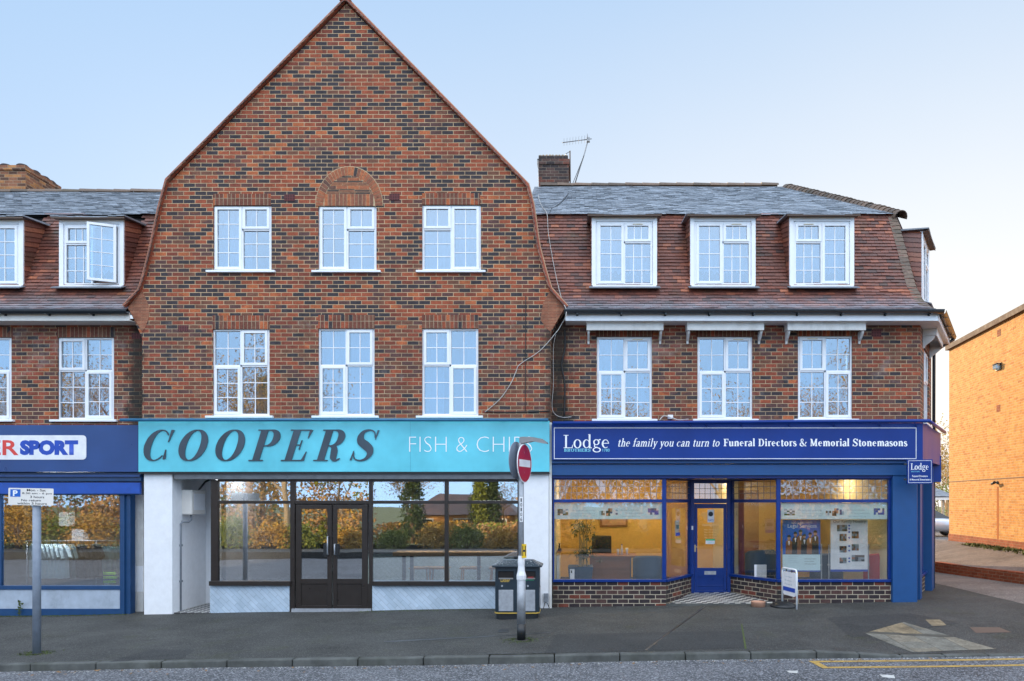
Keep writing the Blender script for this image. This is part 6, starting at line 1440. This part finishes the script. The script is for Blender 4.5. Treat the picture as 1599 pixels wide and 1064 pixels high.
for a, zl, zh_, w_ in P_:
    q_ = Vector((nx_, ny_, 0))+n1*a
    for s_, z_ in ((-1, zl), (1, zl), (1, zh_-.01), (.5, zh_), (-.5, zh_), (-1, zh_-.01)): la.v.append(tuple(q_+u1*s_*w_+Vector((0, 0, z_))))
for i in range(len(P_)-1):
    for k_ in range(6): j = (k_+1) % 6; la.face((b0+i*6+k_, b0+i*6+j, b0+(i+1)*6+j, b0+(i+1)*6+k_))
la.face(tuple(b0+k_ for k_ in range(6))[::-1]); la.face(tuple(b0+(len(P_)-1)*6+k_ for k_ in range(6))); la.build('sign_lamp', 'alu', ne)
nb = MB().box(nx_-.022, nx_+.03, ny_-.0475, ny_-.0445, zz(815), zz(776)).build('number_strip', 'signwhite', ne)
for i, ch_ in enumerate('10106'): text(ch_, nx_-(.010 if ch_ == '1' else .014)+.002, nx_+(.012 if ch_ == '1' else .018), zz(784+i*7.4), zz(778.3+i*7.4), ny_-.049, 'text_black', parent=nb, name='numeral', offset=.01)
hy = thing('hydrant_plate', 'small yellow plate with a black letter H on the no entry post', 'sign', (nx_+.06, ny_-.06, zz(871)))
MB().box(npx(815.2), npx(822.5), ny_-.062, ny_-.057, zz(871), zz(849.5)).build('plate', 'signyellow', hy)
text('H', npx(816.2), npx(821.5), zz(868), zz(852), ny_-.0635, 'text_black', parent=hy, offset=.03)
# ------------------------------------------------------------------ parking plate on its pole
qx, qy = gpt(57.5, 1020); qz = g(qx, qy); dq = D+qy; zq = lambda p_: H+(PY-p_)/F*dq; xq = lambda p_: (p_-PX)/F*dq
pk = thing('parking_sign', 'grey pole with a small white parking hours plate, standing at the left of the pavement', 'road sign', (qx, qy, qz))
MB().tube([(qx, qy, qz), (qx, qy, zq(764))], .054, 18).build('pole', 'greypole', pk)
MP = Matrix.Translation((qx, qy-.062, 0)) @ Matrix.Rotation(rad(-4), 4, 'Y')
zc_ = zq(776); MP = Matrix.Translation((xq(54), qy-.07, zc_)) @ Matrix.Rotation(rad(1), 4, 'Y'); hw_ = (xq(89)-xq(19))/2; hh_ = (zq(762.5)-zq(789))/2
pt = MB().prism(rrect(-hw_, hw_, -hh_, hh_, .015), -.003, .0); pto = pt.build('plate', 'cream', pk, MP)
MB().box(-hw_+.03, -hw_+.18, -.0045, -.0032, hh_-.13, hh_-.02).build('blue_square', 'signblue', pto, MP); text('P', -hw_+.07, -hw_+.14, hh_-.12, hh_-.035, -.006, 'whitepaint', parent=pto, M=MP, offset=.03)
for s_, a, b, z_ in (('Mon - Sat', -.06, .22, .085), ('8.30 am - 6 pm', -.13, .31, .035), ('3 hours', -.01, .2, -.015), ('No return', -.14, .15, -.065), ('within 3 hours', -.2, .24, -.112)):
    text(s_, a, b, z_-.004, z_+.03, -.0045, 'text_black', parent=pto, M=MP, offset=.012)
MB().box(-.07, .07, .0, .05, -.02, .0).build('clamp', 'galv', pk, MP)
# ------------------------------------------------------------------ forecourt sign
A0, A1 = Vector((3.93, -.10)), Vector((4.04, -.66)); gz = g(4, -.4)
fs = thing('forecourt_sign', 'white framed swinging pavement sign on a black rubber base, turned edge-on', 'pavement sign', (3.985, -.38, gz)); dv = (A1-A0); LA = dv.length
MS_ = Matrix.Translation((A0.x, A0.y, 0)) @ Matrix.Rotation(math.atan2(dv.y, dv.x), 4, 'Z')   # x from far leg to near leg
zt = Z(887, -.2)
MB().tube([(0, 0, gz+.06), (0, 0, zt-.06), (.02, 0, zt-.015), (.06, 0, zt), (LA-.06, 0, zt), (LA-.02, 0, zt-.015), (LA, 0, zt-.06), (LA, 0, gz+.0)], .017, 10).build('frame', 'upvc', fs, MS_)
pa = MB().prism(rrect(.045, LA-.045, gz+.22, zt-.06, .05), -.008, .008).build('panel', 'paper', fs, MS_)
for yy_, fl_ in ((-.0095, 1),):
    MB().box(.05, LA-.05, yy_-.001, yy_+.001, gz+.30, gz+.38).build('blue_band', 'text_blue', pa, MS_)
    for i, (s_, a, b) in enumerate((('Lodge', .12, .4), ('Brothers', .12, .4), ('Funeral', .12, .4), ('Directors', .12, .4))): text(s_, a, b, zt-.17-i*.07, zt-.14-i*.07, yy_, 'text_grey', parent=pa, M=MS_)
for q in (.16, .38): MB().tube([(q, 0, zt-.07), (q, 0, zt)], .012, 6).build('hinge', 'black', fs, MS_)
bb = MB(); bb.lathe([(.30, 0), (.29, .03), (.2, .075), (.06, .09)], (0, 0, 0), 24); bo = bb.build('rubber_base', 'black', fs, Matrix.Translation((3.90, -.28, gz)) @ Matrix.Diagonal((.85, .9, 1, 1)))
# ------------------------------------------------------------------ bowl on the step
bw_ = thing('bowl', 'round terracotta bowl standing on the pavement by the porch step', 'bowl', (X(1184, -.25), -.25, g(X(1184, -.2), -.25)))
MB().lathe([(.13, 0), (.135, .09), (.14, .1), (.12, .1), (.11, .03), (.0, .03)], (0, 0, 0), 28).build('bowl_body', 'terracotta', bw_, WM[bw_])
# ------------------------------------------------------------------ projecting signs
def psign(px0, px1, py0, py1, Y_, yaw, lab, txt):
    t = thing('projecting_sign', lab, 'shop sign', (X(px0, Y_), Y_, Z(py1, Y_))); w_ = (X(px1, Y_)-X(px0, Y_))/max(.2, cos(rad(yaw))); h_ = Z(py0, Y_)-Z(py1, Y_)
    Mx = Matrix.Translation((X(px0, Y_), Y_, Z(py1, Y_))) @ Matrix.Rotation(rad(yaw), 4, 'Z')
    b_ = MB().box(0, w_, -.025, .025, 0, h_).build('sign_box', 'blue', t, Mx, .003)
    if txt:
        q = MB()
        for a, b, c_, d__ in ((.02, w_-.02, .02, .027), (.02, w_-.02, h_-.027, h_-.02), (.02, .026, .027, h_-.027), (w_-.026, w_-.02, .027, h_-.027)): q.box(a, b, -.0275, -.0255, c_, d__)
        q.build('border_line', 'signwhite', b_, Mx)
        serif('Lodge', .07*w_/.5, w_-.08*w_/.5, h_*.58, h_*.26, -.0265, 'whitepaint', W=.15, T=.06, parent=b_, M=Mx)
        text('BROTHERS', w_*.16, w_*.5, h_*.48, h_*.53, -.027, 'text_cyan', parent=b_, M=Mx); text('Funeral Directors', w_*.2, w_*.8, h_*.28, h_*.36, -.027, 'whitepaint', parent=b_, M=Mx, offset=.01); text('& Memorial Stonemasons', w_*.1, w_*.92, h_*.14, h_*.22, -.027, 'whitepaint', parent=b_, M=Mx, offset=.01)
    MB().box(-.05, .0, -.02, .02, h_*.15, h_*.22).box(-.05, 0, -.02, .02, h_*.78, h_*.85).build('bracket', 'black', t, Mx)
psign(1416, 1453, 718, 756, -.35, -8, 'small royal blue projecting sign with white Lodge lettering at the building corner', True)
psign(1454, 1469, 712, 753, 1.9, 0, 'plain blue projecting sign on the side street front, behind the lettered one', False)
# ------------------------------------------------------------------ aerials and cables
ae = thing('tv_aerial', 'thin television aerial on a leaning mast beside the brick chimney', 'aerial', (X(893, 5.2), 5.2, Z(291, 5.2)))
MB().tube([(X(893.7, 5.2), 5.2, Z(300, 5.2)), (X(913, 5.2), 5.2, Z(239, 5.2)), (X(919, 5.2), 5.2, Z(216, 5.2))], .016, 6).build('mast', 'alu', ae)
MB().tube([(X(878, 5.2), 5.2, Z(223, 5.2)), (X(924, 5.2), 5.2, Z(217, 5.2))], .012, 6).build('boom', 'alu', ae)
e_ = MB()
for i in range(9): a = 881+i*4.6; z_ = 223-(a-878)*6/46; e_.tube([(X(a, 5.2), 5.0, Z(z_, 5.2)+.01), (X(a, 5.2)-.01, 5.4, Z(z_, 5.2)+.01)], .004, 4)
e_.tube([(X(917, 5.2), 5.0, Z(215, 5.2)), (X(917, 5.2), 5.4, Z(215, 5.2))], .006, 4).box(X(916, 5.2), X(921, 5.2), 5.16, 5.24, Z(222, 5.2), Z(215.5, 5.2)); e_.build('element', 'alu', ae)
a2 = thing('short_mast', 'short bare mast strapped to the right side of the brick chimney', 'aerial mast', (X(890, 5.5), 5.5, Z(290, 5.5)))
MB().tube([(X(890.5, 5.5), 5.5, Z(292, 5.5)), (X(890, 5.5), 5.5, Z(236, 5.5))], .018, 6).build('mast', 'copper', a2); MB().tube([(X(883, 5.5), 5.5, Z(241, 5.5)), (X(891, 5.5), 5.5, Z(236, 5.5))], .01, 5).build('stay', 'alu', a2)
def cable(name, lab, pts, r_, mat):
    q = [(X(a, y_), y_, Z(b, y_)) for a, b, y_ in pts]; P, _ = [], []
    for i in range(len(q)-1):
        p0, p1, p2, p3 = [Vector(q[max(0, min(len(q)-1, k_))]) for k_ in (i-1, i, i+1, i+2)]
        for k_ in range(5): t = k_/5; P.append(.5*((2*p1)+(-p0+p2)*t+(2*p0-5*p1+4*p2-p3)*t*t+(-p0+3*p1-3*p2+p3)*t**3))
    P.append(Vector(q[-1])); return tag(MB().tube(P, r_, 5).build(name, mat), lab, 'cable')
cable('cable', 'pale cable running down the slates and tiles and slanting across the gable brickwork', [(840, 250, 5.2), (841, 292, 4.85), (841, 308, 3.2), (846, 322, 2.0), (854, 334, 1.0), (856, 362, .85), (862, 400, .62), (870, 440, .28), (878, 470, .02), (884, 483, -.2), (883, 495, -.26), (876, 508, -.1), (868, 520, -.06), (843, 548, -.03), (812, 569, -.03), (806, 580, -.03), (797, 600, -.03), (780, 624, -.03), (757, 644, -.03)], .0075, 'cable')
cable('cable', 'dark cable sagging from the leaning aerial mast across the frosted slates', [(912, 243, 5.15), (893, 290, 4.95), (885, 306, 3.3), (872, 320, 2.1), (862, 326, 1.7), (858, 334, 1.05)], .009, 'cable_dk')
cable('cable', 'thin pale cable hanging down the dark joint between the two brick fronts', [(868, 522, .2), (864, 545, .22), (864, 600, .22), (862, 636, .22), (868, 648, .2), (880, 652, .15), (892, 651, .2)], .0065, 'cable')
cable('cable', 'thin black cable running straight down the gable brickwork right of the windows', [(821, 462, -.012), (820.5, 560, -.012), (820, 645, -.012)], .007, 'cable_dk')
cable('cable', 'black cable low on the brickwork above the turquoise sign', [(757, 643, -.02), (800, 644, -.02), (858, 642, -.02)], .011, 'cable_dk')
cable('cable', 'loose pale cables in a tangle above the funeral directors sign', [(1030, 656, .1), (1036, 650, .2), (1044, 651, .15), (1050, 653, .1), (1060, 656, .05), (1075, 655, .2)], .01, 'cable')
cable('cable', 'slim black pipe run up the dark brick joint at the left of the corner building', [(881, 650, .23), (882, 600, .23), (877, 570, .23), (882, 545, .23), (882, 515, .23)], .016, 'cable_dk')
jb = thing('junction_box', 'small white box fixed above the funeral directors sign between the first two windows', 'junction box', (X(1047, .2), .2, Z(656, .2))); MB().pbox(1043, 1051, 648, 654, .17, .248).build('box', 'upvc', jb, None, .004)
j2 = thing('gas_box', 'small battered grey box with loose wires low between the two right-hand shops', 'box', (X(853), -.1, g(-.6, 0))); MB().pbox(849, 856, 927, 941, -.12, -.055).build('box', 'lead', j2, None, .006)
MB().tube([(X(851), -.1, Z(941)), (X(849), -.13, Z(950)), (X(854), -.14, Z(955)), (X(858), -.1, Z(948)), (X(855), -.1, Z(941))], .008, 5).build('wire', 'cable_dk', j2)
wd = thing('weed', 'small weed growing against the stall riser at the foot of the sports shop', 'weed', (X(35), -.02, g(-10.8, 0))); q = MB()
for _ in range(26):
    z_ = random.random()*.28; base = Vector((X(35)+random.uniform(-.03, .03)+z_*.1-.04, -.03, g(-10.8, 0)+z_)); d3 = Vector((random.uniform(-1, 1), random.uniform(-.6, .1), random.uniform(.0, .8))).normalized()*random.uniform(.03, .07); s3 = Vector((-d3.z, 0, d3.x))*.3; q.poly([base, base+d3*.5+s3, base+d3, base+d3*.5-s3])
q.build('leaves', 'moss', wd); MB().tube([(X(35)-.04, -.03, g(-10.8, 0)), (X(35)-.01, -.03, g(-10.8, 0)+.3)], .004, 5).build('stem', 'moss', wd)
# ------------------------------------------------------------------ cars, trees and the other side of the street
def car(lab, loc, rz, mat, grp=None):
    t = thing('parked_car', lab, 'car', loc, rad(rz), grp); M_ = WM[t]
    sec = [(-2.1, .32, .72, .74), (-2.05, .3, .92, .8), (-1.5, .28, .98, .86), (-.9, .28, .98, .88), (.7, .28, .98, .88), (1.0, .28, .95, .88), (1.75, .3, .82, .84), (2.05, .32, .68, .74), (2.12, .36, .6, .62)]
    b_ = MB(); n_ = 0
    for x_, zl, zt_, w_ in sec:
        for y_, z_ in ((-w_*.92, zl), (-w_, zl+.18), (-w_, zt_-.14), (-w_*.9, zt_), (w_*.9, zt_), (w_, zt_-.14), (w_, zl+.18), (w_*.92, zl)): b_.v.append((x_, y_, z_))
    for i in range(len(sec)-1):
        for k_ in range(8): j = (k_+1) % 8; b_.face((i*8+k_, i*8+8+k_, i*8+8+j, i*8+j), 0, None, True)
    b_.face(tuple(range(8))); b_.face(tuple(len(sec)*8-8+i for i in range(8))[::-1]); b_.build('body', mat, t, M_)
    ca = MB(); cs_ = [(-1.85, .97, .74), (-1.2, 1.40, .6), (-.2, 1.46, .6), (.35, 1.40, .58), (1.15, .96, .74)]
    for x_, z_, w_ in cs_: ca.v += [(x_, -w_, z_), (x_, w_, z_)]
    for x_, z_, w_ in cs_[1:4]: ca.v += [(x_*1.08, -.8, .95), (x_*1.08, .8, .95)]
    for i in range(4): ca.face((2*i, 2*i+1, 2*i+3, 2*i+2), 1 if i in (0, 3) else 0, None, i in (1, 2))
    for s_ in (0, 1):
        ca.face((0+s_, 2+s_, 10+s_), 1); ca.face((2+s_, 4+s_, 12+s_, 10+s_), 1); ca.face((4+s_, 6+s_, 14+s_, 12+s_), 1); ca.face((6+s_, 8+s_, 14+s_), 1)
    ca.build('cabin', [mat, 'car_glass'], t, M_)
    for x_ in (-1.3, 1.35):
        for y_ in (-.8, .8):
            MW = M_ @ Matrix.Translation((x_, y_, .31)) @ Matrix.Rotation(rad(90), 4, 'X'); w_ = MB().lathe([(.2, -.1), (.3, -.1), (.315, -.07), (.315, .07), (.3, .1), (.2, .1)], (0, 0, 0), 24).build('wheel', 'black', t, MW); MB().lathe([(.19, -.105), (.06, -.112), (.06, .112), (.19, .105)], (0, 0, 0), 16).build('rim', 'galv', w_, MW)
    for y_ in (-.6, .6): MB().box(2.04, 2.1, y_-.13, y_+.13, .6, .72).build('headlight', 'signwhite', t, M_, .01); MB().box(-2.1, -2.06, y_-.12, y_+.12, .68, .82).build('tail_light', 'signred', t, M_, .01)
    return t
MT['car_glass'] = M_plain('dark_car_glass', (.02, .03, .04), .08); MT['silver'] = M_plain('silver_car_paint', (.5, .52, .55), .25, metal=.6, var=.03); MT['pale_car'] = M_plain('pale_blue_car_paint', (.45, .6, .65), .25, metal=.3, var=.03); MT['dark_car'] = M_plain('dark_car_paint', (.03, .035, .045), .2, metal=.3)
car('silver car parked beyond the corner of the blue office, in front of the timber shed', (X(1443, 24.5), 24.5, .2), -8, 'silver')
def ghost(t): return t
def branch(mb, p, d, L, r, depth, rngd, spread=.55, tips=None, curve=.15, up=.12):
    n_ = 4 if depth > 2 else 3; pts = [p]; rs = [r]; q = Vector(p); dd2 = Vector(d)
    for i in range(n_):
        dd2 = (dd2+Vector((rngd.gauss(0, curve), rngd.gauss(0, curve), rngd.gauss(up*.3, curve*.6)))).normalized(); q = q+dd2*L/n_; pts.append(Vector(q)); rs.append(r*(1-.5*(i+1)/n_))
    mb.tube(pts, rs, 7 if depth > 3 else (4 if depth > 1 else 3), cap=False)
    if depth <= 1: tips.append(Vector(q))
    if depth == 0: return
    k = 3 if depth > 1 else 4
    for i in range(k+(1 if depth > 2 else 0)):
        t = rngd.uniform(.35, 1.) if i else 1.; idx = min(n_, max(1, int(t*n_+.5))); a = Vector((rngd.gauss(0, 1), rngd.gauss(0, 1), rngd.gauss(.1, .6))).normalized()
        nd_ = (dd2*(1-spread)+a*spread+Vector((0, 0, up))).normalized(); branch(mb, pts[idx], nd_, L*rngd.uniform(.6, .8), rs[idx]*.7, depth-1, rngd, spread, tips, curve, up)
def leaves(mb, pts, n_, size, rad_, rngd):
    for c_ in pts:
        for _ in range(n_):
            p = c_+Vector((rngd.gauss(0, rad_), rngd.gauss(0, rad_), rngd.gauss(0, rad_*.8))); u = Vector((rngd.gauss(0, 1), rngd.gauss(0, 1), rngd.gauss(0, 1))).normalized()*size; v = u.cross(Vector((rngd.gauss(0, 1), rngd.gauss(0, 1), rngd.gauss(0, 1)))).normalized()*size*.6
            mb.poly([p-u, p-v, p+u, p+v])
def tree(lab, loc, kind, h_, seed, grp=None, parts=None):
    r_ = random.Random(seed); t = thing({'conifer': 'conifer', 'bush': 'bush'}.get(kind, 'bare_tree'), lab, {'conifer': 'conifer', 'bush': 'bush'}.get(kind, 'tree'), loc, 0, grp); M_ = WM[t]; tr = MB(); cr = MB()
    if kind == 'conifer':
        tr.tube([(0, 0, 0), (0, 0, h_*.95)], [h_*.02, .02], 7)
        pts = [Vector((0, 0, 0))]; pts = []
        for _ in range(int(260)):
            z_ = r_.random()**.8; rr = h_*.1*(1-abs(z_-.3)**1.3*1.1)*(1-z_*.55); a = r_.random()*6.3; pts.append(Vector((rr*cos(a)*r_.uniform(.75, 1.05), rr*sin(a)*r_.uniform(.75, 1.05), h_*(.03+.95*z_))))
        leaves(cr, pts, 16, .11, .16, r_)
        tr.build('trunk', 'bark', t, M_); cr.build('crown', 'fol_dark' if seed % 2 else 'fol_green', t, M_)
    elif kind == 'bush':
        pts = []
        for _ in range(90): a = r_.random()*6.3; e = r_.random(); pts.append(Vector((cos(a)*h_*.75*math.sqrt(e)*r_.uniform(.8, 1), sin(a)*h_*.55*math.sqrt(e), h_*(.15+.75*(1-e**1.6)*r_.uniform(.5, 1)))))
        for a in range(5): tr.tube([(0, 0, 0), (cos(a*1.3)*.3*h_, sin(a*1.3)*.3*h_, h_*.5)], .03, 5)
        leaves(cr, pts, 26, .06, .16, r_); tr.build('trunk', 'bark', t, M_); cr.build('crown', 'fol_green' if seed % 2 else 'fol_gold', t, M_)
    else:
        tips = []; branch(tr, Vector((0, 0, -.1)), Vector((r_.gauss(0, .06), r_.gauss(0, .06), 1)), h_*.34, h_*.018, 5 if h_ > 6 else 4, r_, .5, tips, .12, .15)
        tr.build('trunk', 'bark_pale' if seed % 3 == 0 else 'twig', t, M_)
        r_.shuffle(tips)
        leaves(cr, tips, 3, .07, .22, r_)
        cr.build('crown', 'fol_gold' if seed % 2 else 'twig', t, M_)
    return t
# far trees seen in the gap on the right
tree('bare twiggy tree behind the timber shed, in the gap left of the buff flats', (X(1478, 34), 34, .2), 'bare', 7.6, 11)
tree('small green bush behind the shed roof, in the gap left of the buff flats', (X(1470, 33), 33., .2), 'bush', 4.3, 13)
sdY = 28.
shd = thing('timber_shed', 'low open-fronted shed with a grey slate roof, far back in the gap beside the flats', 'shed', (X(1470, sdY), sdY, .2))
zg = g(11, 0)
tiled('roof', [(sdY-.3, Z(776, sdY)), (sdY+3., Z(757, sdY))], lambda a, b: X(1445, sdY), lambda a, b: X(1490, sdY), .25, .35, .02, 'slate', shd)
MB().box(X(1445, sdY), X(1490, sdY), sdY-.25, sdY-.2, Z(781, sdY), Z(776.5, sdY)).build('eaves_board', 'cream', shd)
for a in (1456, 1470, 1481): MB().box(X(a, sdY), X(a, sdY)+.12, sdY-.1, sdY+.02, zg-.1, Z(781, sdY)).build('post', 'bark_pale', shd)
MB().box(X(1445, sdY), X(1495, sdY), sdY+3., sdY+3.1, zg-.1, Z(760, sdY)).build('wall', 'brick_low', shd)
# opposite side of the street (what the shop windows look out on)
struct(MB().box(-60, 60, -18, -16, -.4, -.06).build('far_pavement', 'pavement'))
struct(grid('far_verge', 'grass', -70, 70, -110, -24, lambda x, y: -.1-.9*sstep(-20, -40, y)+.1*sin(x*.3)*sin(y*.2), 2.5))
tr_spec = [(-38, -34, 16, 2), (-34, -31, 13, 3), (-30, -33, 16, 5), (-25, -30, 12, 6), (-21.5, -33, 16, 7), (-18., -30, 13, 9), (-15.5, -33, 9, 12), (-12.5, -39, 7, 15), (-6, -44, 6, 17), (-2, -36, 8, 18), (1.5, -32, 10, 21), (5, -35, 13, 23), (9, -32, 11, 24), (13, -35, 11, 27), (17, -31, 14, 29), (21, -34, 12, 30), (26, -32, 11, 33)]
for i, (a, b, h_, s_) in enumerate(tr_spec): tree('bare golden-brown tree across the street, seen in the shop windows', (a, b, -.6), 'bare', h_, s_, 'trees across the street')
for i, (a, b, h_, s_) in enumerate([(-11.2, -34, 7.5, 31), (-7.6, -40, 6.5, 32), (-6.6, -40.5, 6, 33), (-31, -36, 12, 37), (-23, -38, 12, 38), (7, -38, 9, 39)]): tree('tall narrow evergreen across the street, seen in the shop windows', (a, b, -.8), 'conifer', h_, s_, 'evergreens across the street')
wm = [MB(), MB(), MB()]; rw = random.Random(5)
for _ in range(110000):
    x_ = rw.uniform(-60, 45); top = 1.4 if -14 < x_ < -4 else (5.5+2*sin(x_*.5)+1.2*sin(x_*1.3)); z_ = top*rw.random()**1.4; y_ = -31-rw.random()*6-(5 if -14 < x_ < -4 else 0)+1.5*sin(x_*.8)
    if sin(x_*2.1+z_*1.1)*sin(z_*1.7+x_*.6) > .5: continue
    p = Vector((x_, y_, z_-.9)); u = Vector((rw.gauss(0, 1), rw.gauss(0, 1), rw.gauss(0, 1))).normalized()*.13; v = u.cross(Vector((rw.gauss(0, 1), rw.gauss(0, 1), rw.gauss(0, 1)))).normalized()*.08
    k_ = int(3*((sin(x_*.7)+sin(z_*1.3+x_*.3)+rw.gauss(0, .5))*.25+.5)) % 3; wm[k_].poly([p-u, p-v, p+u, p+v])
for k_, (m_, l_) in enumerate((('fol_gold', 'golden'), ('twig', 'brown'), ('fol_green', 'green'))):
    tag(wm[k_].build('woodland', m_), l_+' thicket behind the trees across the street, seen in the shop windows', 'woodland', kind='stuff')
for i in range(34):
    a = -33+i*1.85+random.uniform(-.5, .5)
    tree('rounded garden bush across the street, seen in the shop windows', (a, -18.9+random.uniform(-.5, .3), -.15), 'bush', random.uniform(1.1, 2.3) if a < -13 or a > -3 else random.uniform(.9, 1.3), 60+i, 'bushes across the street')
for i, (a, b, w_) in enumerate(((-10, -47, 9), (24, -56, 12))):
    bh = thing('bungalow', 'low brick bungalow across the street, seen in the shop windows', 'house', (a, b, -1), group='bungalows across the street')
    MB().box(a-w_/2, a+w_/2, b-7, b, -1.1, .9).build('wall', 'brick_orange', bh)
    MB().hexa([(a-w_/2-.4, b-7.4, .9), (a+w_/2+.4, b-7.4, .9), (a+w_/2+.4, b+.4, .9), (a-w_/2-.4, b+.4, .9), (a-w_/2+2, b-4, 2.7), (a+w_/2-2, b-4, 2.7), (a+w_/2-2, b-3, 2.7), (a-w_/2+2, b-3, 2.7)]).build('roof', 'tile_verge', bh)
    for q in (-3.2, 0, 3.): wd_ = MB().box(a+q-.8, a+q+.8, b+.002, b+.06, -.6, .6).build('window', 'upvc', bh); MB().box(a+q-.7, a+q+.7, b+.062, b+.07, -.5, .5).build('pane', 'car_glass', wd_)
